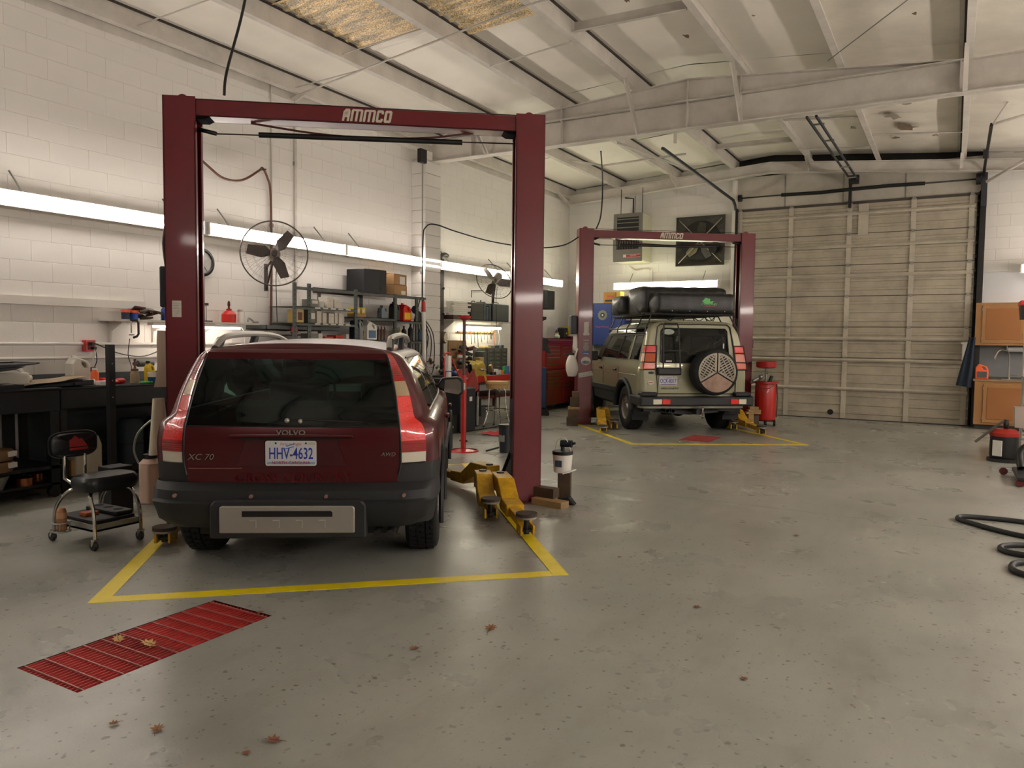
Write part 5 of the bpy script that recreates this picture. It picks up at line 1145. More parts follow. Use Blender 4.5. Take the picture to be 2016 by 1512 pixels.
# ---------------- wall fans
def wall_fan(label, loc, rz, tilt, bracket_to, rr=.355, a0=.5):
    t = T('wall_fan', label, 'fan', loc, rz, 'wall fans'); c = D.objects.new('fan_head', None); COL.objects.link(c); c.parent = t; c.rotation_euler = tilt
    dk = M('fan_dark', '4b4440', .5, metal=.2, dirt=.3); wm = M('fan_wire', '5a534d', .45, metal=.4)
    MB().tube([(rr*math.cos(a), -.0, rr*math.sin(a)) for a in [2*PI*i/48 for i in range(48)]], .009, 6, closed=True).build('cage_ring', dk, c)
    m = MB()
    for s_ in (-1, 1):
        for i in range(28):
            a = 2*PI*i/28+(.05 if s_ > 0 else 0); m.tube([(.06*math.cos(a), s_*.09, .06*math.sin(a)), (rr*.7*math.cos(a+.1), s_*.085, rr*.7*math.sin(a+.1)), (rr*math.cos(a+.15), 0, rr*math.sin(a+.15))], .0012, 3)
        for q in (.35, .62, .85): m.tube([(rr*q*math.cos(a), s_*.088*(1-.35*(q > .8)), rr*q*math.sin(a)) for a in [2*PI*i/32 for i in range(32)]], .0012, 3, closed=True)
    m.build('wire_guard', wm, c)['kind'] = 'stuff'
    for i in range(3):
        a = a0+2*PI*i/3; u = Vector((math.cos(a), 0, math.sin(a))); v = Vector((-math.sin(a), 0, math.cos(a))); f_ = Vector((0, 1, 0))
        P = [u*.05-v*.03, u*.12-v*.075, u*.32-v*.065, u*.335+v*.045, u*.15+v*.07, u*.05+v*.03]
        P = [p+f_*(.02 if (p.dot(v) > 0) else -.02) for p in P]
        MB().add(P+[p+f_*.004 for p in P], [(0, 1, 2, 3, 4, 5), (11, 10, 9, 8, 7, 6)]+[(i2, 6+i2, 6+(i2+1) % 6, (i2+1) % 6) for i2 in range(6)]).build('blade', dk, c)
    MB().cyl((0, -.03, 0), (0, .05, 0), .035, n=16).build('hub', dk, c); MB().cyl((0, .05, 0), (0, .22, 0), .075, n=18).build('motor', M('motor_tan', '8a7f70', .5), c)
    m = MB(); lp = Vector(bracket_to); m.cbox(lp, (.05, .012, .36)).tube([lp-Vector((0, 0, .15)), Vector((.0, .15, -.03))], .014, 6).tube([lp+Vector((0, 0, .12)), Vector((0, .15, -.03))], .012, 6); m.build('bracket', dk, t)
    MB().tube([(.03, .15, -.08), (.02, .12, -.35), (.03, .14, -.85)], .005, 6, smooth=4).build('cord', black, t)
    return t
# face normal (local -y) points towards +x / camera
wall_fan('round black wall fan in front of the strip light, near the grey shelving', (-7.40, 6.84, 2.55), R(48), (R(-4), 0, 0), (-.10, .60, -.26), .405, .95)
wall_fan('tilted black wall fan above the plastic cases on the workbench shelf', (-7.45, 12.2, 2.58), R(20), (R(38), R(25), 0), (-.12, .50, -.2), .36, .4)
# ---------------- black bench, cart and the clutter on them
t = T('work_cart', 'black steel cart at the left frame edge with boxes on its lower shelf', 'cart', (-7.55, 3.05, 0))
MB().box(-.42, .42, -1.0, .95, .80, 1.0).build('body', benchm, t, bevel=.006); B(-.44, .44, -1.02, .97, 1.0, 1.015).build('top', M('cart_top', '14171c', .5, dirt=.3), t)
for x in (-.38, .38):
    for y in (-.95, .90): B(x-.04, x+.04, y-.04, y+.04, .10, .80).build('leg', benchm, t); MB().lathe([(.001, -.02), (.055, -.02), (.055, .02), (.001, .02)], 18, (x, y, .055), 'x').build('caster', dsteel, t)
B(-.42, .42, -1.0, .95, .27, .30).build('lower_shelf', benchm, t); B(-.42, .42, -1.0, .95, .12, .14).build('bottom_shelf', benchm, t)
B(.42, .423, .10, .30, .87, .92).build('name_plate', M('plate_tan', 'b09c6c', .5), t)
t = T('workbench', 'long black workbench under the white wall shelf', 'workbench', (-7.62, 5.0, 0))
MB().box(-.38, .38, -.93, 1.15, .80, .99).build('body', benchm, t, bevel=.006); B(-.40, .40, -.95, 1.17, .99, 1.005).build('top', M('cart_top'), t)
for x in (-.34, .34):
    for y in (-.9, 1.1): B(x-.03, x+.03, y-.03, y+.03, .0, .80).build('leg', benchm, t)
B(-.36, -.34, -.9, 1.1, .15, .8).build('back_panel', M('panel_slate', '3c4650', .6, dirt=.3), t); B(-.36, .34, -.9, 1.1, .12, .15).build('lower_shelf', benchm, t); B(-.38, -.36, -.95, 1.15, 1.005, 1.10).build('backsplash', M('slate2', '4c5256', .6, dirt=.3), t)
for i, (y, m_) in enumerate(((.0, M('bin_slate', '26323c', .6)), (.32, M('bin_teal', '1c3036', .6)), (.62, M('bin_grey', '59605a', .6, dirt=.4)))):
    t2 = T('parts_drum', ['slate drum', 'dark teal drum', 'grey drum'][i]+' stored under the black workbench', 'drum', (-7.6, 5.0+y, .15), 0, 'drums under the black workbench'); MB().lathe([(.001, 0), (.13, 0), (.13, .42), (.10, .47), (.001, .47)], 24).build('shell', m_, t2); MB().lathe([(.135, .20), (.138, .21), (.135, .22)], 24).build('hoop', dsteel, t2)
t = T('steel_post', 'black square steel post on a foot plate standing before the black workbench', 'post', (-6.52, 4.11, 0)); B(-.028, .028, -.028, .028, .0, 1.42).build('post', M('post_black', '121317', .5, metal=.2), t); B(-.06, .06, -.06, .06, 0, .012).build('foot_plate', dsteel, t)
for z in (.95, 1.1, 1.25): MB().cyl((.027, 0, z), (.03, 0, z), .006, n=8).build('bolt', galv, t)
# on cart and bench
zt = 1.006
t = T('tool_case', 'dark blue-black tool case with its lid open at the left frame edge', 'tool case', (-7.35, 3.30, 1.015)); B(-.2, .2, -.25, .40, 0, .04).build('base', M('case_navy', '10151f', .5), t)
MB().prism([(-.35, .14), (.50, .215), (.53, .235), (.55, .235), (.55, .225), (-.35, .205)], -.2, .18, 'x').build('lid', M('case_navy'), t); MB().prism([(-.3, .10), (.34, .17), (.44, .20), (-.3, .15)], -.18, .16, 'x').build('lid_tray', black, t)
MB().tube([(.15, -.2, .02), (.15, -.2, .14)], .012, 6).build('stay', galv, t)
t = T('plastic_jug', 'white plastic jug lying on its side on the black cart', 'jug', (-7.55, 3.72, 1.09), R(0)); MB().box(-.10, .10, -.35, .20, -.07, .06).build('body', milky, t, bevel=.03, seg=2); MB().tube([(0, -.05, .07), (0, .0, .10), (0, .14, .09), (0, .18, .03)], .02, 8, smooth=4).build('handle', milky, t); MB().cyl((0, .2, 0), (0, .25, 0), .03, n=14).build('cap', milky, t)
t = T('rag', 'crumpled blue and white rag at the cart edge', 'rag', (-7.22, 3.55, 1.03)); MB().ball((0, .05, .0), (.06, .10, .03)).build('cloth', wht, t); MB().ball((0, -.08, .0), (.07, .10, .03)).build('cloth', M('rag_blue', '2a4a8c', .9), t)
MB_ = MB().grid(lambda u, v: (lerp(-7.25, -7.6, v), lerp(3.72, 4.38, u), 1.03+.075*u+.006*math.sin(u*9+v*4)), 12, 6); tag(MB_.build('cardboard_sheet', M('sheet_tan', '9c8a70', .8, dirt=.4), fix=False), 'worn cardboard sheet propped sloping over the black tool case', 'cardboard')
t = T('tool_case', 'flat black tool case under the sloping cardboard sheet', 'tool case', (-7.45, 4.12, 1.015)); MB().prism([(-.3, 0), (.30, 0), (.30, .055), (-.3, .01)], -.17, .17, 'x').build('body', M('case_navy'), t, bevel=.008); B(.17, .19, .1, .22, .01, .03).build('handle', black, t)
jug('plastic_jug', 'translucent white gallon jug standing on the black workbench', 'jug', (-7.62, 4.46, zt), .18, .15, .27, milky, 0, wht)
bottle('cleaner_bottle', 'clear bottle with orange label in front of the white jug', 'bottle', (-7.40, 4.50, zt), [(.038, 0), (.038, .12), (.02, .15)], orange, wht, group=None)
t = T('towel_roll', 'small white paper roll lying on the workbench by the orange-label bottle', 'paper roll', (-7.32, 4.38, zt+.03)); MB().lathe([(.001, -.06), (.035, -.06), (.035, .06), (.001, .06)], 18, axis='y').build('roll', paper, t)
box_thing('small_box', 'small white box on the workbench front edge', 'box', -7.34, -7.26, 4.47, 4.62, zt, zt+.045, wht)
t = T('rag', 'crumpled red rag on the black workbench', 'rag', (-7.45, 4.70, zt+.02)); MB().ball((0, 0, 0), (.08, .10, .03)).ball((.03, .08, .01), (.05, .06, .03)).build('cloth', redbright, t)
for i, (x, y, s_, c_) in enumerate(((-7.7, 4.62, .03, paper), (-7.62, 4.74, .02, paper), (-7.68, 4.80, .05, redpl))): box_thing('small_box', ['white leaflet pile on the workbench behind the red rag', 'thin white carton beside the red rag', 'small red carton behind the red rag'][i], 'box', x-.05, x+.05, y-.06, y+.06, zt, zt+s_, c_)
t = T('battery_charger', 'small dark charger block standing at the workbench backsplash', 'charger', (-7.9, 4.78, 1.10)); MB().cbox((0, 0, .03), (.05, .06, .07)).build('housing', reddark, t, bevel=.006); MB().cbox((.028, 0, .03), (.004, .03, .03)).build('badge', paper, t)
bottle('oil_can', 'brown long-necked pump oil can on the workbench', 'can', (-7.5, 5.0, zt), [(.04, 0), (.04, .09), (.018, .13), (.011, .17), (.011, .23)], hs, hs)
bottle('oil_can', 'tan squat tin beside the black steel post', 'can', (-7.4, 4.93, zt), [(.045, 0), (.045, .10), (.03, .13)], M('tin_tan', '8c7a5c', .5), woodd)
t = T('paint_tub', 'clear plastic tub half full of blue paint', 'tub', (-7.30, 5.08, zt)); MB().lathe([(.001, 0), (.055, 0), (.06, .065), (.001, .065)], 20).build('paint', M('paint_blue', '123a6c', .35), t); MB().lathe([(.06, .065), (.063, .11), (.058, .11), (.058, .066)], 20).build('rim', milky, t)
jug('oil_jug', 'yellow oil jug with black cap on the workbench', 'jug', (-7.5, 5.17, zt), .085, .07, .20, M('jug_yellow', 'e0c018', .4), 0, black)
bottle('grease_gun', 'tall black bottle with knobbed top on the workbench', 'bottle', (-7.45, 5.28, zt), [(.032, 0), (.032, .15), (.018, .17), (.024, .19), (.014, .22), (.022, .24), (.020, .27)], black, black)
t = T('cordless_drill', 'grey cordless drill standing on a red battery at the workbench back', 'drill', (-7.72, 5.30, zt)); MB().cyl((0, -.12, .19), (0, .06, .19), .035, n=14).cyl((0, -.17, .19), (0, -.12, .19), .02, n=12).build('body', gsteel, t); MB().cbox((0, .02, .11), (.035, .045, .12), (.15, 0, 0)).build('grip', black, t); MB().cbox((0, .03, .03), (.07, .10, .06)).build('battery', redpl, t, bevel=.006)
t = T('nitrile_glove', 'green rubber glove lying on the workbench corner', 'glove', (-7.32, 5.46, zt+.015)); MB().ball((0, 0, .01), (.05, .07, .025)).tube([(0, .05, .02), (.02, .14, .01)], .012, 6).tube([(-.01, .05, .02), (-.02, .15, .01)], .012, 6).tube([(.02, -.04, .02), (.05, -.11, .01)], .012, 6).build('glove', green, t)
t = T('nitrile_glove', 'dark green glove bunched behind the light green glove', 'glove', (-7.5, 5.50, zt+.02)); MB().ball((0, 0, .02), (.05, .06, .04)).ball((.03, .06, .01), (.03, .04, .03)).build('glove', M('green_dark', '1c4a26', .5), t)
t = T('nitrile_glove', 'green glove fingertips beside the blue paint tub', 'glove', (-7.27, 4.95, zt+.01)); MB().ball((0, 0, .0), (.03, .06, .015)).tube([(0, .03, .01), (.02, .08, .0)], .009, 6).build('glove', green, t)
t = T('cup', 'red plastic cup on a wall hook at the left frame edge', 'cup', (-7.86, 3.72, 1.46)); MB().lathe([(.001, 0), (.05, 0), (.065, .13), (.072, .135), (.066, .14), (.05, .02)], 20).build('body', M('cup_red', 'a83438', .5), t); MB().tube([(-.05, 0, .10), (-.135, 0, .14)], .006, 5).build('hook', dsteel, t)
# under the cart
brk = M('brown_tub', '7a5a3a', .7, dirt=.3, dscale=8)
for i, z in enumerate((.30, .40)):
    t = T('round_carton', ['lower', 'upper'][i]+' of the two stacked round brown cartons on the cart shelf', 'carton', (-7.25, 3.45, z), 0, 'round cartons on the cart shelf'); MB().lathe([(.001, 0), (.17, 0), (.18, .03), (.175, .088), (.001, .088)], 28).build('drum', brk, t); B(.10, .19, .0, .09, .035, .08).build('label_panel', paper, t, rot=(0, 0, .4))
cop = M('copper_tin', 'a0603c', .25, metal=.8)
t = T('tin_can', 'shiny copper-coloured tin on the cart bottom shelf', 'tin', (-7.22, 3.72, .14)); MB().lathe([(.001, 0), (.07, 0), (.07, .07), (.001, .07)], 24).build('body', cop, t)
t = T('tin_can', 'second copper-coloured tin behind the cart leg', 'tin', (-7.35, 3.9, .14)); MB().lathe([(.001, 0), (.05, 0), (.05, .07), (.001, .07)], 24).build('body', cop, t)
t = T('plastic_tub', 'pale translucent tub on the cart bottom shelf', 'tub', (-7.25, 3.40, .14)); MB().lathe([(.001, 0), (.14, 0), (.19, .12), (.17, .12), (.12, .02), (.001, .02)], 24).build('tub', M('tub_grey', '6e6a66', .5), t)
box_thing('carton', 'small brown carton on the shelf under the workbench corner', 'box', -7.42, -7.25, 4.16, 4.30, .15, .30, cardb)
jug('plastic_jug', 'off-white jug with grip hole on the workbench shelf behind the stool backrest', 'jug', (-7.33, 4.33, .151), .30, .15, .42, M('jug_offwhite', 'b0a896', .5), R(10), None)
# ---------------- rolling mechanic stool
t = T('rolling_stool', 'black padded mechanic stool on casters with a tool tray', 'stool', (-5.36, 3.26, 0), R(90))
vinyl = M('stool_vinyl', '17191c', .35, bump=.1)
def pad(m, cx, cy, cz, lx, ly, h, mat, rot=None, name='seat'):
    pts = [(lx*math.copysign(abs(math.cos(a))**.55, math.cos(a)), ly*math.copysign(abs(math.sin(a))**.55, math.sin(a))) for a in [2*PI*i/32 for i in range(32)]]
    mm = MB()
    prof = [(.0, .93), (.35, 1.0), (.75, 1.0), (1, .9)]
    vs = [(u*k, v*k, -h/2+h*q) for q, k in prof for u, v in pts]+[(0, 0, h/2+.0), (0, 0, -h/2)]
    fs = [(j*32+i, j*32+(i+1) % 32, (j+1)*32+(i+1) % 32, (j+1)*32+i) for j in range(3) for i in range(32)]+[(96+i, 96+(i+1) % 32, 128) for i in range(32)]+[((i+1) % 32, i, 129) for i in range(32)]
    mm.add(vs, fs, True); return mm.build(name, mat, m, loc=(cx, cy, cz), rot=rot)
pad(t, .0, -.10, .455, .21, .14, .10, vinyl); pad(t, -.03, .24, .70, .17, .085, .05, vinyl, (R(90), 0, R(4)), 'backrest')
MB().tube([(-.03+.175*math.copysign(abs(math.cos(a))**.55, math.cos(a)), .24, .70+.09*math.copysign(abs(math.sin(a))**.55, math.sin(a))) for a in [2*PI*i/32 for i in range(32)]], .010, 6, closed=True).build('backrest_piping', vinyl, t)
lr = M('logo_dull_red', '8c2420', .5)
MB().prism([(-.10, -.05), (.10, -.05), (.09, -.02), (.05, .035), (.03, .03), (.0, .06), (-.03, .03), (-.05, .035), (-.09, -.02)], -.001, .0).build('logo', lr, t, loc=(-.03, .213, .705)); B(-.12, .06, .2115, .2118, .672, .679).build('logo_line', vinyl, t)
for x in (-.10, .05): MB().tube([(x, .23, .62), (x, .23, .45), (x, .12, .42)], .012, 8).build('backrest_tube', chrome, t)
for x in (-.17, .17):
    MB().tube([(x*.55, -.12, .41), (x*.9, -.17, .38), (x, -.235, .26), (x*1.02, -.25, .08)], .013, 8, smooth=5).build('leg', chrome, t)
    MB().tube([(x*.55, .02, .41), (x*.9, .1, .38), (x, .22, .26), (x*1.02, .26, .08)], .013, 8, smooth=5).build('leg', chrome, t)
    for y in (-.25, .26):
        c = D.objects.new('caster', None); COL.objects.link(c); c.parent = t; c.location = (x*1.02, y, .0)
        MB().lathe([(.001, -.013), (.033, -.013), (.038, 0), (.033, .013), (.001, .013)], 18, (0, .015, .038), 'x').build('caster_wheel', dsteel, c); MB().prism([(-.02, .085), (.02, .085), (.025, .035), (.01, .035)], -.018, .018, 'x').build('caster_fork', chrome, c)
MB().box(-.17, .17, -.24, .25, .13, .145).box(-.17, -.16, -.24, .25, .13, .18).box(.16, .17, -.24, .25, .13, .18).box(-.17, .17, -.24, -.23, .13, .18).box(-.17, .17, .24, .25, .13, .18).build('tray', galv, t)
B(-.15, .15, -.21, .22, .18, .20).build('drawer_tray', dsteel, t)
MB().box(.03, .16, -.18, .2, .20, .23).build('cup_organiser', black, t, bevel=.006)
for y in (-.1, .02, .14): MB().lathe([(.0, .231), (.035, .231)], 16, (.095, y, 0)).build('cup_hole', M('hole_black', '050505', .9), t)
box_thing('small_box', 'orange-brown carton lying on the stool tray', 'box', -5.42, -5.34, 3.16, 3.26, .20, .225, M('carton_orange', 'a8501c', .6))
m = MB().tube([(-.17+.055*math.cos(a)-.09, -.0+.055*math.sin(a), .13) for a in [2*PI*i/20 for i in range(20)]], .006, 5, closed=True).tube([(-.26+.055*math.cos(a), .055*math.sin(a), .19) for a in [2*PI*i/20 for i in range(20)]], .006, 5, closed=True)
for a in (0, 2, 4): m.tube([(-.26+.055*math.cos(a), .055*math.sin(a), .13), (-.26+.055*math.cos(a), .055*math.sin(a), .19)], .005, 5)
m.lathe([(.001, .125), (.055, .125)], 20, (-.26, 0, 0)); m.build('can_holder', galv, t)
t = T('beverage_can', 'orange-brown spray can standing in the stool can holder', 'can', (-5.36, 3.0, .132)); MB().lathe([(.001, 0), (.03, 0), (.033, .01), (.033, .13), (.028, .15), (.02, .16), (.001, .16)], 20).build('body', M('can_rust', 'a0704c', .4, metal=.3), t); MB().lathe([(.0335, .09), (.0335, .13)], 20).build('label_panel', M('can_top', 'b98c68', .4), t)
# black bin and canister by the near lift left post
box_thing('floor_bin', 'black bin on the floor behind the rolling stool', 'bin', -6.2, -6.02, 3.78, 3.98, 0, .40, M('bin_black', '0c0d10', .5))
t = T('sprayer_canister', 'translucent octagonal sprayer canister with black lid by the near lift left post', 'canister', (-6.22, 4.28, 0), R(20)); c = [(.098*math.cos(2*PI*i/8+.39), .098*math.sin(2*PI*i/8+.39)) for i in range(8)]
MB().prism(c, 0, .36, 'z').build('tank', M('tank_pink', 'd8b8a4', .45), t, bevel=.012, seg=2); MB().lathe([(.098, .36), (.06, .40), (.055, .41)], 8).build('shoulder', M('tank_pink'), t); MB().lathe([(.001, .44), (.06, .44), (.062, .405), (.001, .405)], 24).cyl((0, 0, .44), (0, 0, .47), .02).build('lid', black, t)
MB().tube([(-.08, -.05, .36), (-.11, -.07, .48), (-.09, -.05, .62), (-.02, .0, .72), (.04, .02, .76)], .009, 6, smooth=5).build('hose', galv, t); B(.09, .096, -.04, .03, .08, .2).build('label_panel', redbright, t)
mb = MB().grid(lambda u, v: (-6.09+.045*math.cos(2*PI*u)*(1.3-.5*v)*(1+.15*math.sin(6*PI*u)), 4.28+.075*math.sin(2*PI*u)*(1.3-.6*v), .95-.5*(1-v)), 24, 8)
tag(mb.build('cloth_bag', M('cloth_cream', 'cfc5b0', .8, bump=.4, bscale=30), fix=False), 'cream cloth hanging beside the near lift left post', 'cloth')
mb = MB().grid(lambda u, v: (-6.08+.05*u+.02*math.sin(v*5), 4.30+.05*u+(.14-.11*v)*(u-.5), 1.05+.5*v), 8, 12)
tag(mb.build('paper_sheet', M('sheet_beige', 'dad0be', .8), fix=False), 'beige sheet hanging left of the near lift post above the bench', 'sheet')
for i, (x, y, z, d, m_) in enumerate(((-6.02, 4.32, 0, (.22, .12, .07), woodd), (-6.0, 4.30, .07, (.16, .1, .06), black))):
    t = T('wood_block', ['dark wood block at the foot of the near lift left post', 'black rubber block on top of the dark wood block by the left post'][i], 'block', (x, y, z), .5); MB().cbox((0, 0, d[2]/2), d).build('block', m_, t, bevel=.004)
# ---------------- things at the near lift right post
def blk(label, loc, d, rz, mat, cat='block', name='wood_block', tilt=0):
    t = T(name, label, cat, loc, rz, 'wooden blocks'); MB().cbox((0, 0, d[2]/2), d, (tilt, 0, 0)).build('block', mat, t, bevel=.003); return t
blk('flat light wood board on the floor behind the near lift right post', (-3.12, 6.12, 0), (.34, .12, .06), R(-10), wood)
blk('dark oily wood block lying on the light board by the right post', (-3.20, 6.20, .06), (.22, .10, .09), R(-6), woodd)
blk('upright brown wood block under the white bucket', (-3.12, 6.42, 0), (.12, .12, .26), R(20), woodd)
t = T('wheel_chock', 'black rubber wheel chock on the floor right of the wood blocks', 'chock', (-3.02, 6.28, 0), R(10)); MB().prism([(-.07, 0), (.08, 0), (.02, .07), (-.05, .06)], -.04, .04).build('wedge', blackr, t, bevel=.006)
t = T('pump_bucket', 'white bucket with black lid and hand pump behind the near lift right post', 'bucket', (-3.16, 6.45, .26), 0)
MB().lathe([(.001, 0), (.082, 0), (.094, .17), (.001, .17)], 28).build('bucket', wht, t); MB().lathe([(.001, .20), (.098, .20), (.098, .168), (.001, .168)], 28).build('lid', black, t); MB().cyl((0, 0, .20), (0, 0, .30), .018).cyl((-.02, 0, .27), (.09, .02, .27), .035, n=14).cyl((.09, .02, .27), (.12, .025, .28), .012).build('pump', M('pump_dark', '14202a', .4), t)
MB().tube([(.09, .0, .02), (.13, .02, .03), (.11, -.06, .02), (.05, -.10, .0)], .007, 6, smooth=4).build('pump_hose', wht, t); MB().box(-.03, .04, -.1, -.095, .06, .12).build('label_panel', M('print_navy', '3c4a60', .5), t)
cable('bucket_handle', 'wire bail handle rising above the white bucket', 'handle', [(-3.25, 6.45, .44), (-3.2, 6.43, .56), (-3.12, 6.43, .58), (-3.07, 6.46, .44)], .004, wht)
# ---------------- red pole stand, red cloth, black bucket
t = T('pole_stand', 'tall red support stand with round foot left of the near lift right post', 'stand', (-5.66, 8.52, 0))
MB().lathe([(.001, .03), (.04, .035), (.12, .02), (.19, .0), (.21, .0), (.20, .015), (.19, .015)], 32).build('foot', redbright, t); MB().cyl((0, 0, .02), (0, 0, 1.02), .036, n=18).build('outer_tube', redbright, t); MB().cyl((0, 0, 1.02), (0, 0, 1.75), .021, n=14).build('inner_tube', M('tube_brown', '4c3a34', .4, metal=.4), t)
MB().lathe([(.001, 1.75), (.02, 1.75), (.085, 1.79), (.09, 1.81), (.001, 1.81)], 20).build('saddle', redbright, t); MB().cyl((-.06, 0, .14), (.06, 0, .14), .012).build('bolt', dsteel, t); MB().cyl((-.07, 0, .98), (.06, 0, .98), .010).build('lock_pin', galv, t)
mb = MB().grid(lambda u, v: (-6.42+.44*u, 10.12+.55*v*(1-.3*u), .02+.012*math.sin(u*8+v*5)+.01*math.sin(v*13)), 12, 12); tag(mb.build('red_rag', M('rag_red', 'b83238', .85), fix=False), 'red shop rag spread on the floor before the wooden stool', 'rag')
t = T('floor_bucket', 'dark bucket with a black lid on the floor left of the near lift right post', 'bucket', (-5.13, 8.75, 0)); MB().lathe([(.001, 0), (.085, 0), (.10, .33), (.001, .33)], 24).build('bucket', M('bucket_dark', '1c2228', .5), t); MB().lathe([(.001, .375), (.106, .375), (.106, .33), (.001, .33)], 24).build('lid', black, t); B(-.06, .03, -.095, -.09, .15, .24).build('label_panel', galv, t)
blk_ = T('pry_handle', 'short black handle lying on the floor beside the dark bucket', 'tool', (-5.28, 8.62, .02)); MB().tube([(-.06, -.04, 0), (.09, .05, .05)], .012, 6).build('handle', black, blk_)
# ---------------- grey shelving rack along the left wall
t = T('storage_rack', 'grey slotted-steel shelving against the left wall behind the estate car', 'shelving', (-7.695, 8.65, 0)); t_rack = t; pf = M('post_green_grey', '5b615c', .5, metal=.2, dirt=.3, dscale=7)
def post(y, x, z1, mat=pf):
    B(x-.02, x+.02, y-.002, y+.002, 0, z1).build('post', mat, t); o = MB().box(x+.016, x+.02, y-.025, y+.035, 0, z1)
    o.build('post_face', mat, t); mm = MB()
    for k in range(14): mm.box(x+.0201, x+.0206, y-.004, y+.010, z1-.05-k*.06, z1-.03-k*.06)
    mm.build('slot_holes', black, t)['kind'] = 'stuff'
post(-1.42, .22, 2.22); post(-1.16, .22, 2.22); post(-.24, .22, 2.2); post(.66, .22, 2.19); post(1.20, .22, 2.17); post(-.52, -.22, 2.14); post(.38, -.22, 2.18); post(1.2, -.22, 2.17)
for y0, y1, zz in ((-1.40, -.24, (1.44, 1.69, 1.905)), (-.24, .66, (1.47, 1.80)), (.66, 1.45, (1.46, 1.77))):
    for z in zz: MB().box(-.25, .245, y0, y1, z, z+.008).box(.235, .245, y0, y1, z-.03, z+.008).build('shelf', pf, t)
    for k in range(5 if len(zz) == 3 else 0):
        for z in zz: B(.2455, .2465, y0+.34+k*.15, y0+.44+k*.15, z-.012, z+.006).build('shelf_tag', paper, t)
B(.215, .235, -1.40, 1.45, 2.13, 2.17).build('top_rail', pf, t); B(-.25, .235, -.24, 1.45, 2.165, 2.172).build('top_shelf', pf, t); B(-.235, -.215, -.62, .4, 2.14, 2.22).build('top_rail', M('rail_brown', '3a2a2a', .5), t)
rx0, rx1 = -7.72, -7.50; YO = 0
cb = M('carton_white', 'cdc6b8', .6, dirt=.1); cg = M('carton_grey', '77756e', .6, dirt=.2); cr_ = M('carton_red', 'b03420', .5); cy_ = M('carton_yellow', 'd4b84a', .5)
pos3 = ['leftmost', 'second', 'third', 'fourth', 'fifth', 'sixth']
def rbox(y0, y1, z0, z1, mat, label, lab=(.7, .45, .85), d=.17, lm=None):
    return box_thing('parts_box', label, 'box', rx1-d, rx1, y0+.005, y1-.005, z0, z1, mat, 'parts boxes on the grey shelving', lab, .002, labmat=lm)
lt_ = M('label_beige', 'b9b2a2', .6)
bottle('sealant_tube', 'white cone-topped tube at the left end of the top rack shelf', 'tube', (-7.6, 7.42, 1.915), [(.03, 0), (.032, .11), (.010, .18)], wht, wht, .012)
rbox(7.56, 7.72, 1.915, 2.02, cg, 'grey carton with white end label on the top rack shelf', lm=cb); bottle('tin_can', 'white tin between cartons on the top rack shelf', 'tin', (-7.56, 7.81, 1.915), [(.045, 0), (.045, .085)], M('tin_white', 'c4c2ba', .4), None)
rbox(7.87, 8.00, 1.915, 2.065, cb, 'tall white carton on the top rack shelf', (.3, .6, .7), lm=lt_); rbox(8.01, 8.14, 1.915, 2.04, cb, 'white carton right of the tall one on the top rack shelf', (.3, .6, .7), lm=lt_)
rbox(7.30, 7.44, 1.70, 1.87, M('box_pic', 'b89c5a', .5), 'picture carton with yellow-brown print at the left of the middle rack shelf', (.6, .2, .8), lm=hs); rbox(7.54, 7.66, 1.70, 1.88, M('box_olive', '6a6850', .5), 'olive carton with a pale picture on the middle rack shelf', (.7, .3, .75))
for i, (a, b_, h) in enumerate(((7.67, 7.77, .17), (7.78, 7.87, .14), (7.90, 8.01, .14), (8.02, 8.09, .155), (8.10, 8.18, .15))): rbox(a, b_, 1.70, 1.70+h, cb, 'white filter carton, %s from left in the row on the middle rack shelf' % pos3[i], (.5, .68, .76), lm=lt_)
bottle('tin_can', 'white can at the right end of the middle rack shelf', 'tin', (-7.56, 8.23, 1.70), [(.035, 0), (.035, .12)], M('tin_white'), None)
t = T('funnel', 'red and clear funnel cup on the lowest visible rack shelf', 'funnel', (-7.6, 7.36, 1.45)); MB().lathe([(.02, 0), (.03, .10), (.06, .12), (.001, .12)], 18).build('cup', galv, t); MB().lathe([(.045, .12), (.05, .19), (.001, .19)], 18).build('cap', redpl, t)
rbox(7.54, 7.70, 1.45, 1.56, cg, 'grey carton on the lowest visible rack shelf', (.0, .1, .2)); rbox(7.70, 7.79, 1.45, 1.56, cb, 'white carton beside the grey one on the lowest visible rack shelf', (.3, .6, .7), lm=lt_)
rbox(7.82, 8.00, 1.45, 1.52, cr_, 'left red carton on the lowest visible rack shelf', (.6, .2, .6), lm=reddark); rbox(8.04, 8.20, 1.45, 1.54, cr_, 'right red carton on the lowest visible rack shelf', (.6, .2, .6), lm=reddark); rbox(8.25, 8.32, 1.45, 1.56, cb, 'narrow white carton right of the red ones on the rack', (.3, .6, .7), lm=lt_)
for z in (1.12, .80):
    B(-.25, .245, -1.40, 1.45, z, z+.008).build('shelf', pf, t_rack)
OR = ['first', 'second', 'third', 'fourth', 'fifth', 'sixth', 'seventh', 'eighth', 'ninth', 'tenth', 'eleventh', 'twelfth', 'thirteenth', 'fourteenth', 'fifteenth', 'sixteenth', 'seventeenth', 'eighteenth', 'nineteenth', 'twentieth', 'next to last', 'last']+['rightmost']*9; random.seed(31); yq = 7.30; n_ = 0
while yq < 9.9:
    wq = random.choice((.10, .12, .15, .2)); hq = random.uniform(.13, .22)
    for z, nm in ((1.13, 'fifth'), (.81, 'sixth')): box_thing('parts_box', 'low carton on the %s rack shelf, %s from the left' % (nm, OR[n_]), 'box', -7.67, -7.50, yq, yq+wq-.012, z, z+hq, random.choice((cb, cb, lt_, cg)), 'low parts boxes on the grey shelving', (.5, .5, .75), .002, labmat=lt_)
    n_ += 1; yq += wq+random.choice((0, .01, .06))
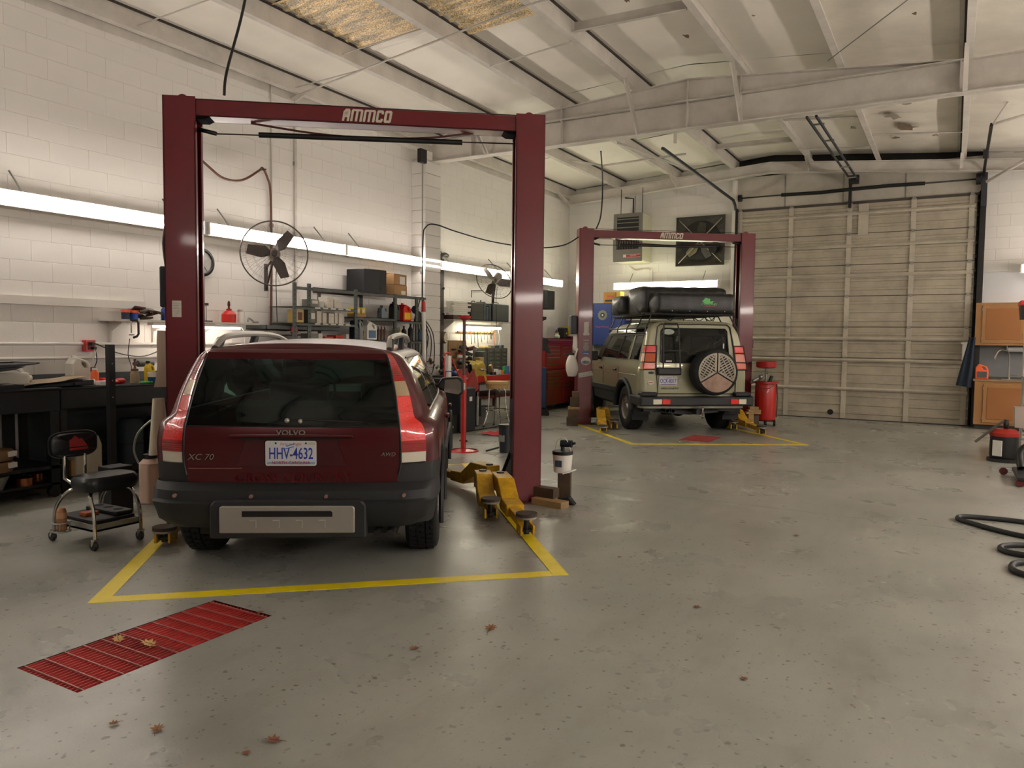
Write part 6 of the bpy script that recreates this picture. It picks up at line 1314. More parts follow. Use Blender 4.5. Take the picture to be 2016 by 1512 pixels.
rbox(8.46, 8.68, 1.81, 1.86, cardb, 'flat brown carton under the yellow packets on the rack', (.0, .1, .2))
for i, a in enumerate((8.47, 8.58)): rbox(a, a+.09, 1.862, 1.95, cy_, ['left', 'right'][i]+' yellow packet standing on the flat brown carton', (.5, .2, .7))
bottle('oil_bottle', 'dark narrow bottle beside the clear jug on the rack', 'bottle', (-7.58, 9.06, 1.81), [(.02, 0), (.02, .10), (.01, .13)], black, black)
jug('oil_jug', 'clear grey jug on the middle rack section', 'jug', (-7.58, 9.16, 1.81), .14, .08, .17, M('jug_clear', '8d9aa0', .3, trans=.2), 0, black)
jug('oil_jug', 'dark blue jug at the left of the lower middle rack shelf', 'jug', (-7.56, 8.50, 1.48), .10, .12, .28, M('jug_dblue', '2b3c50', .4), 0, wht); jug('oil_jug', 'pale grey jug beside the dark blue jug on the rack', 'jug', (-7.60, 8.62, 1.48), .10, .12, .29, M('jug_pgrey', '8f938c', .5), 0, wht)
jug('oil_jug', 'white jug with large blue label on the lower middle rack shelf', 'jug', (-7.56, 8.82, 1.48), .22, .12, .27, wht, 0, wht, labm=M('label_steelblue', '54708e', .5))
t = T('paint_brush', 'long-handled wooden brush leaning on the lower middle rack shelf', 'brush', (-7.48, 8.62, 1.33)); MB().tube([(0, -.02, .28), (.02, .01, .0)], .008, 6).build('handle', wood, t)
for i in range(3): bottle('oil_bottle', ['left', 'middle', 'right'][i]+' brown oil bottle of three on the lower middle rack shelf', 'bottle', (-7.56, 9.03+i*.075, 1.48), [(.033, 0), (.033, .13), (.014, .17), (.014, .19)], M('bottle_brown', '54392c', .4), M('cap_tan', '8c7a68', .5), .02, group='brown bottles on the rack')
jug('oil_jug', 'black jug on the right section of the rack', 'jug', (-7.58, 9.44, 1.78), .14, .12, .27, M('jug_black', '1c2224', .4), 0, black); jug('oil_jug', 'red jug with yellow label on the right section of the rack', 'jug', (-7.58, 9.68, 1.78), .20, .14, .26, redpl, 0, redpl, labm=M('label_yellow', 'e0b81c', .5))
for i, (y, m_, h) in enumerate(((9.39, M('bt_cream', 'a8a068', .5), .19), (9.47, M('bt_dark', '2c2830', .5), .19), (9.545, M('bt_cream'), .20), (9.65, black, .22), (9.82, black, .26))): bottle('oil_bottle', ['cream oil bottle at the left of the lower right rack shelf', 'dark purple oil bottle right of the left cream one', 'cream oil bottle in the middle of the lower right rack shelf', 'black oil bottle in the middle of the lower right rack shelf', 'tall black oil bottle at the right of the lower right rack shelf'][i], 'bottle', (-7.56, y, 1.47), [(.03+.012*(i > 2), 0), (.03+.012*(i > 2), h*.7), (.014, h*.88), (.014, h)], m_, m_, .012, group='oil bottles on the rack')
jug('oil_jug', 'navy jug at the right end of the lower rack shelf', 'jug', (-7.56, 10.05, 1.47), .11, .09, .18, M('jug_navy', '1c2c50', .4), 0, navy)
t = T('speaker', 'large black loudspeaker standing on top of the grey shelving', 'speaker', (-7.72, 8.93, 2.173)); MB().prism([(-.20, -.21), (.15, -.21), (.22, .05), (.22, .22), (-.20, .22)], 0, .36, 'z').build('cabinet', M('speaker_black', '17181a', .6), t, bevel=.008); MB().box(.151, .153, -.19, .0, .03, .33).build('grille', M('grille_black', '191b1d', .8, bump=.5, bscale=500), t, rot=(0, 0, 0)); B(.215, .224, .08, .2, .06, .10).build('port', black, t)
t = T('cardboard_box', 'brown taped cardboard box on top of the shelving beside the speaker', 'box', (-7.70, 9.52, 2.173), R(8)); MB().box(-.16, .16, -.2, .2, 0, .165).box(-.155, .155, -.195, .195, .168, .33).build('box', cardb, t, bevel=.003); MB().box(.1605, .1615, -.03, .13, .18, .30).box(.1605, .1615, .02, .15, .02, .08).build('label_panel', paper, t)
for s_ in (-1, 1): MB().cbox((s_*.09, 0, .34), (.15, .38, .004), (0, s_*.12, 0)).build('flap', cardb, t)
# ---------------- hose pole and hanging hoses beside the column
t = T('grease_pump', 'white drum pump pole with a red handle head beside the shelving', 'pump', (-7.3, 9.86, 0)); MB().cyl((0, 0, .55), (0, -.04, 1.93), .034, n=16).build('tube', wht, t); MB().cyl((0, -.04, 1.93), (0, -.04, 2.10), .036, .028, n=16).build('head', redbright, t); MB().tube([(0, -.04, 2.10), (0, -.04, 2.15), (0, -.12, 2.14), (-.02, -.16, 2.0)], .009, 6, smooth=4).build('spout', dsteel, t); MB().lathe([(.001, 0), (.17, 0), (.17, .55), (.001, .55)], 24).build('drum', M('drum_dark', '20242a', .5), t)
t = T('hose_reel', 'dark blue round hose hanger on the white wall column', 'hose hanger', (-7.68, 10.10, 1.98)); MB().ball((0, 0, 0), (.06, .07, .07), 16, 10).build('hanger', M('reel_blue', '24384c', .4), t); MB().cyl((-.1, 0, 0), (0, 0, 0), .015).build('mount', dsteel, t)
random.seed(5)
for i in range(6):
    y = 10.05+i*.055; zb = (1.18, 1.25, .85, 1.3, 1.12, .9)[i]; w_ = .10+.03*i
    cable('hanging_hose', ['thin black hose loop, leftmost under the blue hanger', 'second black hose loop under the blue hanger', 'long black hose hanging lowest on the column', 'short black hose loop on the column', 'wide black hose loop on the column', 'outermost black hose loop reaching the column edge'][i], 'hose', [(-7.64, 10.10, 1.98), (-7.63+.01*i, y-.05, 1.75), (-7.64, y-.06+.02*i, zb+.15), (-7.62, y+w_/2, zb), (-7.64, y+w_, zb+.18), (-7.63, y+w_*.8, 1.6), (-7.65, 10.14, 1.96)], .0085, black, 'hoses hanging on the wall column', 5)
t = T('hand_truck', 'red and white tubular trolley standing by the wall column', 'trolley', (-6.93, 10.0, 0)); MB().tube([(0, -.12, .3), (0, -.12, 1.2), (0, -.07, 1.28), (0, .02, 1.28), (0, .07, 1.2), (.05, .3, .80)], .013, 6, smooth=3).build('frame', redbright, t); MB().cyl((0, -.02, 1.0), (0, -.02, 1.24), .05).cyl((0, -.01, .9), (0, -.01, .98), .045).build('cylinder', wht, t); MB().lathe([(.001, 0), (.06, 0), (.06, .04), (.001, .04)], 20, (.02, .04, .84), 'x').build('gauge', wht, t); MB().box(-.1, .1, -.12, .1, 0, .3).build('base', black, t)
t = T('steel_upright', 'dark steel upright with a hooked top on the wall by the workbench', 'upright', (-7.93, 11.15, 0)); B(-.06, .05, -.05, .05, 0, 2.92).build('upright', M('upright_dark', '4c4744', .5, metal=.3, dirt=.3), t); MB().tube([(0, 0, 2.9), (.0, .03, 2.98), (.02, .12, 3.01), (.02, .2, 2.99)], .035, 8, smooth=3).build('hook', M('upright_dark'), t)
for z in (2.4, 1.95, 1.55): MB().cyl((.05, .02, z), (.075, .02, z), .02).build('bolt', dsteel, t)
# ---------------- workbench corner
t = T('wall_shelf', 'long grey wall shelf over the cluttered workbench', 'shelf', (-7.84, 12.1, 1.835)); B(-.155, .16, -.88, 1.15, 0, .02).build('board', steelw, t)
for y in (-.8, .9): MB().prism([(-.155, 0), (.12, 0), (-.155, -.2)], y, y+.02).build('bracket', steelw, t)
zs_ = 1.856
box_thing('long_box', 'dark red flat case under the white sticks on the wall shelf', 'case', -7.95, -7.70, 11.24, 11.50, zs_, zs_+.08, M('case_brown', '3c2422', .5)); box_thing('long_box', 'red and cream case beside the dark one on the wall shelf', 'case', -7.95, -7.70, 11.52, 11.79, zs_, zs_+.07, M('case_red', '7c2a24', .5), lab=(.4, .2, .9))
random.seed(9)
for i in range(14):
    r_, c_ = divmod(i, 2); ln = random.uniform(.75, 1.0)-.04*r_*0; ln *= .62; t = T('white_tube', 'white square tube, %s one in the %s row of the stack on the wall shelf' % (('front', 'back')[c_], ('bottom', 'second', 'third', 'fourth', 'fifth', 'sixth', 'top')[r_]), 'tube', (-7.745-.09*c_, 11.23+ln/2+random.uniform(-.03, .05), zs_+.082+.035*r_), 0, 'white tubes stacked on the wall shelf'); B(-.04, .04, -ln/2, ln/2, 0, .032).build('tube', M('tube_white', 'e6e2d8', .5, dirt=.1), t)
def case(label, y0, y1, h, mat, d=.2, x=-7.80):
    y0 *= 1.0267; y1 *= 1.0267
    t = T('plastic_case', label, 'case', (x, (y0+y1)/2, zs_), 0, 'plastic cases on the wall shelf'); w_ = (y1-y0)/2
    B(-d/2, d/2, -w_, w_, 0, h).build('shell', mat, t, bevel=.012); B(d/2-.01, d/2+.004, -w_*.96, w_*.96, h*.48, h*.5).build('seam', black, t); MB().tube([(0, -w_*.3, h), (0, -w_*.25, h+.03), (0, w_*.25, h+.03), (0, w_*.3, h)], .010, 6).build('handle', mat, t); return t
case('large grey-brown plastic tool case standing on the wall shelf', 11.52, 11.93, .33, M('case_grey', '3a3430', .55)); case('slim green-grey case beside the large grey-brown one', 11.95, 12.0, .36, M('case_green', '4c524a', .5)); case('blue plastic bin case between two dark cases', 12.02, 12.11, .27, M('case_blue', '2c3e58', .5)); case('narrow dark green case left of the big black case', 12.13, 12.19, .31, M('case_dgreen', '2a3630', .5)); case('big black tool case at the right end of the wall shelf', 12.22, 12.82, .34, M('case_black', '24262a', .5), .24)
t = T('wall_bracket', 'thin black L-shaped rail on the wall under the tilted fan', 'bracket', (-7.97, 12.23, 2.30)); MB().tube([(0, 0, 0), (0, 0, .13), (0, .4, .16)], .008, 5).build('rail', dsteel, t)
t = T('under_shelf_light', 'short fluorescent light under the grey wall shelf', 'light', (-7.76, 12.37, 1.735)); MB().box(-.05, .05, -.65, .65, .01, .05).build('housing', wht, t); MB().cyl((.0, -.60, -.012), (.0, .60, -.012), .018, n=8).build('tube', EMIT('tube_bench', (1, .92, .68), 16), t); MB().tube([(0, .5, 0), (.03, .52, -.2), (.0, .5, -.45)], .005, 5).build('pull_cord', wht, t)
t = T('tool_strip', 'wall rail of small tools and hooks under the bench light', 'tool rail', (-7.96, 12.35, 1.63)); B(0, .02, -.6, .7, 0, .03).build('rail', wood, t); random.seed(2)
for i in range(11): y = -.55+i*.12; MB().tube([(.03, y, .02), (.035, y+random.uniform(-.02, .02), -random.uniform(.08, .3))], random.uniform(.004, .010), 5).build('hand_tool', random.choice([redbright, galv, black, dsteel, orange]), t)
t = T('work_bench', 'long workbench with a red edge and cluttered top along the left wall', 'workbench', (-7.54, 11.6, 0)); B(-.45, .45, -1.55, 1.5, .80, .86).build('top', M('top_dark', '3a302c', .6, dirt=.4), t); B(.45, .475, -1.55, 1.5, .76, .87).build('front_edge', redbright, t); B(-.43, .36, -.45, 1.45, .45, .50).build('shelf', reddark, t)
for y in (-1.5, -.42, 1.45): B(.36, .42, y-.03, y+.03, 0, .8).build('leg', reddark, t); B(-.42, -.36, y-.03, y+.03, 0, .8).build('leg', reddark, t)
zb = .861
t = T('drawer_cabinet', 'green-grey small-parts drawer cabinet on the workbench', 'cabinet', (-7.72, 12.55, zb)); B(-.12, .12, -.34, .42, 0, .48).build('body', M('cab_green', '55584c', .5, dirt=.3), t)
for r_ in range(6):
    for c_ in range(3): o = B(.12, .135, -.33+c_*.25, -.33+c_*.25+.235, .02+r_*.076, .02+r_*.076+.066).build('drawer', M('drawer_olive', '62655a', .5, dirt=.3, dscale=20), t, bevel=.003); B(.135, .142, -.33+c_*.25+.08, -.33+c_*.25+.15, .045+r_*.076, .055+r_*.076).build('drawer_pull', M('pull_pale', 'a0a290', .5), o)
B(-.13, .13, -.44, -.36, 0, .47).build('side_panel', gsteel, t)
for i, (y, z, d, m_, l) in enumerate(((12.3, 1.342, (.15, .22, .03), cy_, 'yellow folder on top of the drawer cabinet'), (12.62, 1.342, (.14, .2, .05), gsteel, 'grey tray on top of the drawer cabinet'), (12.85, 1.342, (.12, .15, .06), M('mix_blue', '4c5c70', .5), 'blue-grey carton on top of the drawer cabinet'))):
    t = T('small_box', l, 'box', (-7.7, y, z), .1*i); MB().cbox((0, 0, d[2]/2), d).build('box', m_, t, bevel=.003)
t = T('wall_dial', 'round cream-faced gauge wheel leaning on the wall by the workbench', 'gauge', (-7.80, 11.10, 1.53), R(12)); MB().lathe([(.001, .03), (.085, .03), (.105, .02), (.11, -.09), (.001, -.09)], 28, axis='x').build('body', M('dial_brown', '4a4036', .6), t); MB().lathe([(.001, .034), (.083, .034)], 28, axis='x').build('face', M('dial_cream', 'cfc6ac', .4), t)
for i in range(5): a = 2*PI*i/5; MB().cyl((.034, .05*math.cos(a), .05*math.sin(a)), (.037, .05*math.cos(a), .05*math.sin(a)), .007, n=8).build('stud', dsteel, t)
MB().tube([(-.05, .0, -.1), (-.05, .0, -.66)], .012, 6).build('stand', dsteel, t)
t = T('bench_vise', 'bench vise on the front corner of the workbench', 'vise', (-7.22, 11.18, zb)); MB().cbox((0, 0, .05), (.16, .16, .10)).cbox((-.05, .0, .15), (.07, .18, .12)).cbox((.07, 0, .15), (.05, .18, .12)).build('body', M('vise_green', '3a3c34', .5, metal=.3), t, bevel=.012); MB().cyl((0, 0, .12), (.22, 0, .12), .018).cyl((.2, -.08, .12), (.2, .08, .12), .008).build('screw', galv, t)
mb = MB().grid(lambda u, v: (-7.3+.22*min(1, v*1.6)+.02*math.sin(u*9), 10.95+.42*u+.04*math.sin(v*7), 1.12-.05*v-.34*max(0, v-.55)*2+.02*math.sin(u*14+v*6)), 16, 14); tag(mb.build('work_gloves', M('glove_yellow', 'b09838', .85, dirt=.4, dscale=12), fix=False), 'yellow cloth draped over the bench vise', 'cloth')
t = T('tool_pile', 'dark pile of air tools and wires hung behind the vise', 'tools', (-7.62, 11.42, zb)); random.seed(21)
for i in range(26):
    y = random.uniform(-.22, .26); z = random.uniform(.12, .58); MB().cbox((random.uniform(-.06, .12), y, z), (random.uniform(.03, .09), random.uniform(.05, .2), random.uniform(.02, .06)), (random.uniform(-.4, .4), 0, random.uniform(-.5, .5))).build('hand_tool', random.choice([black, black, dsteel, black, redbright, galv, reddark, paper]), t, bevel=.004)
MB().box(-.15, -.12, -.26, .3, .1, .62).box(-.15, -.12, -.24, -.2, 0, .1).box(-.15, -.12, .24, .28, 0, .1).build('rack_board', wood, t)
t = T('tool_pile', 'jumble of grey and red pipe fittings left on the workbench', 'tools', (-7.6, 10.85, zb))
for i in range(24):
    p = Vector((random.uniform(-.12, .2), random.uniform(-.4, .3), random.uniform(.02, .28))); q = p+Vector((random.uniform(-.05, .05), random.uniform(-.12, .12), random.uniform(-.04, .08))); MB().tube([p, q], random.uniform(.01, .03), 7).build('fitting', random.choice([galv, dsteel, black, redbright, hs, gsteel, M('jug_navy')]), t)
MB().box(-.14, .25, -.42, .34, 0, .02).build('tray', dsteel, t)
t = T('tool_roll', 'blue crumpled cloth on the workbench left of the vise', 'cloth', (-7.35, 10.62, zb)); MB().ball((0, 0, .05), (.10, .14, .07)).ball((.03, .1, .03), (.07, .1, .05)).build('cloth', M('cloth_blue', '24407c', .85), t)
mb = MB().grid(lambda u, v: (-7.02+.05*math.sin(u*5+v*3), 10.35+.6*u, .98-.35*v+.05*math.sin(u*7)), 12, 8); tag(mb.build('shop_rag', M('rag_dull', '8e3a34', .85), fix=False), 'dull red rag hanging over the bench edge behind the red stand', 'rag')
box_thing('small_box', 'tall tan carton standing behind the yellow cloth', 'box', -7.5, -7.38, 11.62, 11.76, zb, zb+.32, M('carton_tan', 'b89a58', .6))
box_thing('small_box', 'grey upright file box beside the tan carton', 'box', -7.6, -7.42, 11.80, 11.93, zb, zb+.42, gsteel)
for i, (y, m_, l, h, r_) in enumerate(((12.06, wht, 'white mug on the workbench front', .10, .045), (12.16, wht, 'white tin on the workbench front', .08, .04), (12.26, orange, 'orange tub beside the white tin', .07, .04), (12.34, green, 'green aerosol can on the workbench front', .14, .03), (12.44, M('jar_blue', '4c7cb0', .5), 'blue jar at the right of the workbench front', .15, .05), (11.95, black, 'low black tin on the workbench front', .05, .06))):
    bottle('small_can', l, 'container', (-7.30, y, zb), [(r_, 0), (r_, h)], m_, None, group='cans on the workbench front')
t = T('wood_offcut', 'short piece of timber leaning among the cans on the bench', 'wood', (-7.42, 12.1, zb)); MB().cbox((0, 0, .09), (.05, .05, .2), (.6, 0, 0)).build('block', wood, t)
# under and around the bench
t = T('bar_stool', 'round wooden-seated chrome stool in front of the workbench', 'stool', (-6.78, 11.25, 0)); MB().lathe([(.001, .79), (.19, .79), (.2, .775), (.19, .67), (.001, .67)], 32).build('seat', M('seat_wood', 'b8945c', .6, dirt=.25), t); MB().lathe([(.201, .745), (.203, .74), (.201, .735)], 32).build('seat_band', wood, t)
for i in range(4):
    a = PI/4+i*PI/2; c_, s_ = math.cos(a), math.sin(a); MB().tube([(.06*c_, .06*s_, .655), (.13*c_, .13*s_, .65), (.145*c_, .145*s_, .60), (.16*c_, .16*s_, .30), (.24*c_, .24*s_, .02)], .011, 6, smooth=3).build('leg', chrome, t); MB().cyl((.24*c_, .24*s_, 0), (.24*c_, .24*s_, .025), .016).build('rubber_foot', blackr, t)
MB().tube([(.19*math.cos(a), .19*math.sin(a), .30) for a in [2*PI*i/28 for i in range(28)]], .010, 6, closed=True).build('foot_ring', chrome, t)
box_thing('file_cabinet', 'narrow grey metal cabinet under the workbench', 'cabinet', -7.45, -7.13, 10.88, 11.10, .32, .78, M('cab_grey', '67625c', .5), lab=(.5, .8, .9)); box_thing('plastic_bin', 'white waste bin under the narrow grey cabinet', 'bin', -7.45, -7.13, 10.80, 11.08, 0, .31, M('bin_white', 'b0aca2', .5))
box_thing('plastic_bin', 'pale grey carton on the floor behind the wooden stool', 'box', -7.5, -7.2, 11.55, 11.95, 0, .29, M('bin_pgrey', '8c8c84', .6)); t = T('gas_bottles', 'white and black spray canister standing on the white waste bin', 'canister', (-7.1, 11.12, .02)); MB().cyl((0, 0, .0), (0, 0, .5), .028).cyl((0, .0, .5), (0, 0, .58), .012).build('canister', galv, t); MB().cbox((0, .06, .3), (.05, .04, .3)).build('bracket', dsteel, t)
t = T('floor_bin', 'large dark plastic bin by the workbench behind the estate car mirror', 'bin', (-7.0, 10.35, 0)); MB().prism([(-.22, -.22), (.22, -.22), (.22, .22), (-.22, .22)], 0, .72, 'z').build('body', M('bin_charcoal', '1b2126', .55), t, bevel=.02); B(.221, .224, .02, .10, .50, .57).build('sticker', paper, t)
t = T('sand_bag', 'tan sack on the floor beside the dark bin', 'sack', (-6.95, 9.95, .0)); MB().ball((0, 0, .11), (.13, .18, .11)).build('sack', wood, t)
cable('floor_hose', 'thin black hose lying on the floor along the workbench', 'hose', [(-6.8, 10.3, .012), (-6.75, 10.9, .012), (-6.7, 11.5, .012), (-6.75, 12.2, .012), (-6.9, 12.6, .012)], .010, black)
# ---------------- far corner: speaker, tool chest, pedestal, bag
t = T('speaker', 'black loudspeaker mounted high on the left wall near the far corner', 'speaker', (-7.80, 14.95, 2.18)); B(-.12, .14, -.18, .18, 0, .42).build('cabinet', M('speaker_black'), t, bevel=.01); B(.141, .145, -.15, .15, .03, .39).build('grille', M('grille_black'), t); MB().tube([(-.2, 0, .2), (-.12, 0, .2)], .02).build('mount', dsteel, t)
t = T('tool_chest', 'tall red tool chest with chrome drawer pulls against the left wall', 'tool chest', (-7.68, 15.0, 0)); ch = M('chest_red', '8e0f12', .3, coat=.4, dirt=.1)
B(-.25, .26, -.68, .68, .12, .86).build('lower_body', ch, t, bevel=.008); B(-.25, .22, -.66, .66, .87, 1.52).build('upper_body', ch, t, bevel=.008); B(-.24, .20, -.6, .6, 1.52, 1.55).build('lid', reddark, t)
for y0, y1, zz, fx in ((-.65, .0, (.48, .58, .66, .74, .80), .26), (.03, .64, (.28, .55, .63, .72), .26), (-.63, .02, (.93, 1.03, 1.18, 1.26, 1.34, 1.42, 1.48), .22), (.04, .63, (1.18, 1.26, 1.34, 1.42, 1.48), .22)):
    for i, z in enumerate(zz):
        z1 = zz[i+1] if i+1 < len(zz) else z+.06; d_ = B(fx, fx+.012, y0, y1, z-.03, z1-.038).build('drawer', ch, t, bevel=.003); B(fx+.012, fx+.026, y0+.03, y1-.03, z1-.052, z1-.042).build('drawer_pull', chrome, d_)
for y in (-.6, .6): MB().lathe([(.001, -.02), (.055, -.02), (.055, .02), (.001, .02)], 18, (.15, y, .06), 'x').build('caster', black, t)
t = T('spray_bottle', 'pink-labelled black bottle on top of the red tool chest', 'bottle', (-7.6, 15.12, 1.551)); MB().lathe([(.001, 0), (.045, 0), (.045, .13), (.015, .17), (.001, .2)], 16).build('body', M('bt_dark'), t); MB().lathe([(.046, .05), (.046, .12)], 16).build('label_panel', M('label_pink', 'c08c84', .5), t)
t = T('rag', 'pale green crumpled paper on the red tool chest', 'paper', (-7.55, 15.05, 1.56)); MB().ball((0, 0, .03), (.06, .07, .05), 9, 6).build('paper', M('paper_green', 'a8c0a0', .8), t)
t = T('battery_charger', 'black and yellow machine standing on the red tool chest', 'charger', (-7.6, 15.5, 1.551)); MB().cbox((0, -.09, .12), (.2, .14, .24)).build('body', black, t, bevel=.02, seg=2); MB().prism([(-.0, .26), (.14, .26), (.08, .06), (.05, .06)], -.1, .1, 'x').build('yellow_panel', M('pan_yellow', 'd8b020', .5), t); MB().cbox((.102, -.09, .11), (.004, .05, .03)).build('badge', M('pan_yellow'), t)
box_thing('tool_box', 'dark red tool box on the tool chest below the yellow machine', 'tool box', -7.8, -7.5, 15.62, 15.9, 1.4, 1.6, reddark)
for i, (y, z, h) in enumerate(((14.15, 1.65, .42), (15.85, 2.2, .02))):
    if i == 0:
        t = T('wall_poster', 'faded poster on the wall between the pedestal machine and the tool chest', 'poster', (-7.985, 14.75, 1.62)); B(0, .006, -.30, .28, 0, .42).build('sheet', M('poster_pale', 'a8a090', .6, dirt=.5, dscale=6), t); MB().prism([(-.1, .08), (.2, .08), (.14, .16), (.0, .2)], .007, .009, 'x').build('picture', M('poster_car', '6c746c', .6), t)
t = T('pedestal_machine', 'blue pedestal machine with a black angular head beside the red tool chest', 'machine', (-7.1, 13.55, 0), R(28)); B(-.16, .07, -.05, .10, .14, .96).build('column', M('pedestal_blue', '23406a', .4, dirt=.2), t, bevel=.015); MB().prism([(-.2, 0), (.13, 0), (.13, .05), (.08, .13), (-.2, .14)], -.1, .18).build('base', M('base_black', '11151a', .5), t)
MB().prism([(-.22, 1.63), (-.02, 1.56), (.10, 1.53), (.08, 1.40), (.17, 1.24), (.13, 1.23), (.02, 1.30), (-.22, 1.28)], -.06, .12).build('head', M('head_black', '161b21', .5), t, bevel=.01); MB().prism([(-.22, 1.98), (.05, 1.97), (.05, 1.92), (-.04, 1.88), (-.07, 1.80), (-.09, 1.62), (-.22, 1.62)], -.02, .08).build('arm', M('head_black'), t); MB().ball((-.07, -.07, 1.24), .05).build('knob', paper, t); B(-.17, -.06, -.02, .06, .96, 1.30).build('neck', reddark, t)
# white bag and dispenser hung at the far lift left post
t = T('plastic_bag', 'white plastic bag hanging on the left side of the far lift left post', 'bag', (-5.93, 12.42, .86)); mb = MB().grid(lambda u, v: (.115*math.cos(2*PI*u)*(math.sin(PI*(.10+.82*v))**.5)*(1+.12*math.sin(6*PI*u+3*v))*(1.15-.35*v), .10*math.sin(2*PI*u)*(math.sin(PI*(.12+.80*v))**.6), .38*v), 24, 10); mb.build('bag', M('bag_white', 'cfc8c0', .5, bump=.5, bscale=20), t, fix=False); MB().tube([(.06, 0, .34), (.1, .0, .46), (.11, .02, .50)], .015, 6).build('bag_neck', M('bag_white'), t); B(-.10, .02, -.02, .06, .36, .42).build('tray', black, t)
t = T('paper_roll', 'white paper strip hanging above the plastic bag on the far lift', 'paper', (-5.90, 12.50, 1.28)); MB().prism([(-.04, .40), (.03, .36), (.04, .0), (-.01, .05), (-.05, .10)], -.01, .01).build('paper', paper, t)
# wood cribbing at the far lift
for i, (z, d, m_, l) in enumerate(((0, (.20, .18, .15), woodd, 'bottom dark beam'), (.15, (.18, .16, .14), M('wood_mid', '5c4630', .7, dirt=.4), 'second brown beam'), (.29, (.20, .17, .045), wood, 'thin pale plank'), (.335, (.16, .15, .16), woodd, 'fourth dark beam'), (.495, (.12, .12, .11), M('wood_mid'), 'small top beam'))):
    t = T('wood_block', l+' in the wood stack left of the far lift left post', 'block', (-5.80+.01*i, 12.20+.01*i, z), R(28), 'wood stack beside the far lift left post'); MB().cbox((0, 0, d[2]/2), d).build('block', m_, t, bevel=.004)
for i, (x, z, d, m_, l) in enumerate(((0, 0, (.10, .10, .22), M('wood_tan', '9c7f50', .7, dirt=.3), 'upright tan beam'), (.10, 0, (.09, .12, .20), woodd, 'dark beam standing beside the tan one'), (.04, .22, (.26, .14, .04), wood, 'pale plank lying on the beams'), (.06, .26, (.22, .13, .04), wood, 'second pale plank lying on the beams'), (.05, .30, (.16, .12, .05), wood, 'top pale block'))):
    t = T('wood_block', l+' by the far lift right post', 'block', (-3.12+x*.8, 14.02+x*.6, z), R(30), 'wood stack beside the far lift right post'); MB().cbox((0, 0, d[2]/2), d).build('block', m_, t, bevel=.004)
# ---------------- far wall: heater, exhaust fan, blue cabinet
t = T('unit_heater', 'grey ceiling-hung unit heater with slatted front near the far wall', 'heater', (-6.28, 15.9, 3.25)); hg = M('heater_grey', '77736b', .45, metal=.3, dirt=.2); hc = M('heater_cream', 'b5b19a', .5)
MB().box(-.34, .33, .03, .62, .0, 1.05).build('casing', hc, t, bevel=.03, seg=2); MB().box(-.34, .33, .0, .03, 0, .27).box(-.34, -.26, .0, .03, .27, 1.05).box(.25, .33, 0, .03, .27, 1.05).box(-.26, .25, 0, .03, .97, 1.05).build('front_frame', hg, t, bevel=.006)
B(-.26, .25, .024, .0295, .27, .97).build('core_back', black, t)
for i in range(9): MB().cyl((-.235+i*.058, .012, .28), (-.235+i*.058, .012, .62), .012, n=8).build('heater_tube', M('tube_grey', '625c58', .4, metal=.5), t)
for z in (.64, .74, .84, .92): B(-.26, .25, .0, .022, z, z+.018).build('louvre', hg, t)
B(-.10, .30, -.004, .0, .10, .15).build('badge_strip', redbright, t); B(-.10, -.03, -.006, -.004, .10, .15).build('badge_square', paper, t); B(-.10, .30, -.003, .0, .093, .157).build('badge_edge', paper, t); text('HEATER', .03, paper, t, (.13, -.006, .125), ext=.0004, sx=1.4)
for x, y in ((-.25, .2), (.25, .2), (0, .4)): MB().cyl((x, y, 1.05), (x, y, 1.62), .008, n=6).build('hanger_rod', dsteel, t)
MB().tube([(.0, .3, 1.05), (.0, .3, 1.42), (-.2, .3, 1.45)], .018, 6).build('gas_pipe', dsteel, t); MB().ball((-.36, .2, .18), .04).build('knob', hg, t)
pipe('white conduit bending from under the heater down the far wall', [(-6.45, 16.47, 3.2), (-6.3, 16.47, 3.10), (-6.1, 16.47, 3.12), (-5.95, 16.47, 3.1), (-5.92, 16.47, 2.95), (-5.92, 16.47, 1.2)], .014, white, group='conduits on the far wall', sm=3)
t = T('exhaust_fan', 'large dark square exhaust fan set into the far wall', 'exhaust fan', (-4.82, 16.42, 3.68)); ef = M('fan_olive', '3a372c', .5, dirt=.5, dscale=4); ek = M('fan_black', '15140f', .6)
N_ = 32; m = MB(); ip = [(.43*math.cos(2*PI*i/N_), .43*math.sin(2*PI*i/N_)) for i in range(N_)]
op = []
for i in range(N_):
    a = 2*PI*i/N_; c_, s_ = math.cos(a), math.sin(a); k = .53/max(abs(c_), abs(s_)); op.append((k*c_, k*s_))
for i in range(N_):
    j = (i+1) % N_; m.add([(op[i][0], 0, op[i][1]), (op[j][0], 0, op[j][1]), (ip[j][0], .05, ip[j][1]), (ip[i][0], .05, ip[i][1]), (ip[j][0], .03, ip[j][1]), (ip[i][0], .03, ip[i][1])], [(0, 1, 2, 3)])
m.box(-.53, .53, -.03, 0, .51, .53).box(-.53, .53, -.03, 0, -.53, -.51).box(-.53, -.51, -.03, 0, -.53, .53).box(.51, .53, -.03, 0, -.53, .53).build('frame', ef, t)
MB().lathe([(.0, .035), (.44, .035)], 32, axis='y').build('shutter_back', ek, t)
for i in range(5):
    a = .3+2*PI*i/5; u = Vector((math.cos(a), 0, math.sin(a))); v = Vector((-math.sin(a), 0, math.cos(a))); P = [u*.06-v*.04, u*.2-v*.11, u*.38-v*.12, u*.41+v*.02, u*.25+v*.08, u*.06+v*.04]
    MB().add([p+Vector((0, (-.01 if p.dot(v) > 0 else .02), 0)) for p in P], [(0, 1, 2, 3, 4, 5)]).build('blade', M('blade_tan', '6f6a54', .5) if i == 3 else ef, t)
MB().cyl((0, -.05, 0), (0, .03, 0), .06, n=16).build('hub', ef, t)
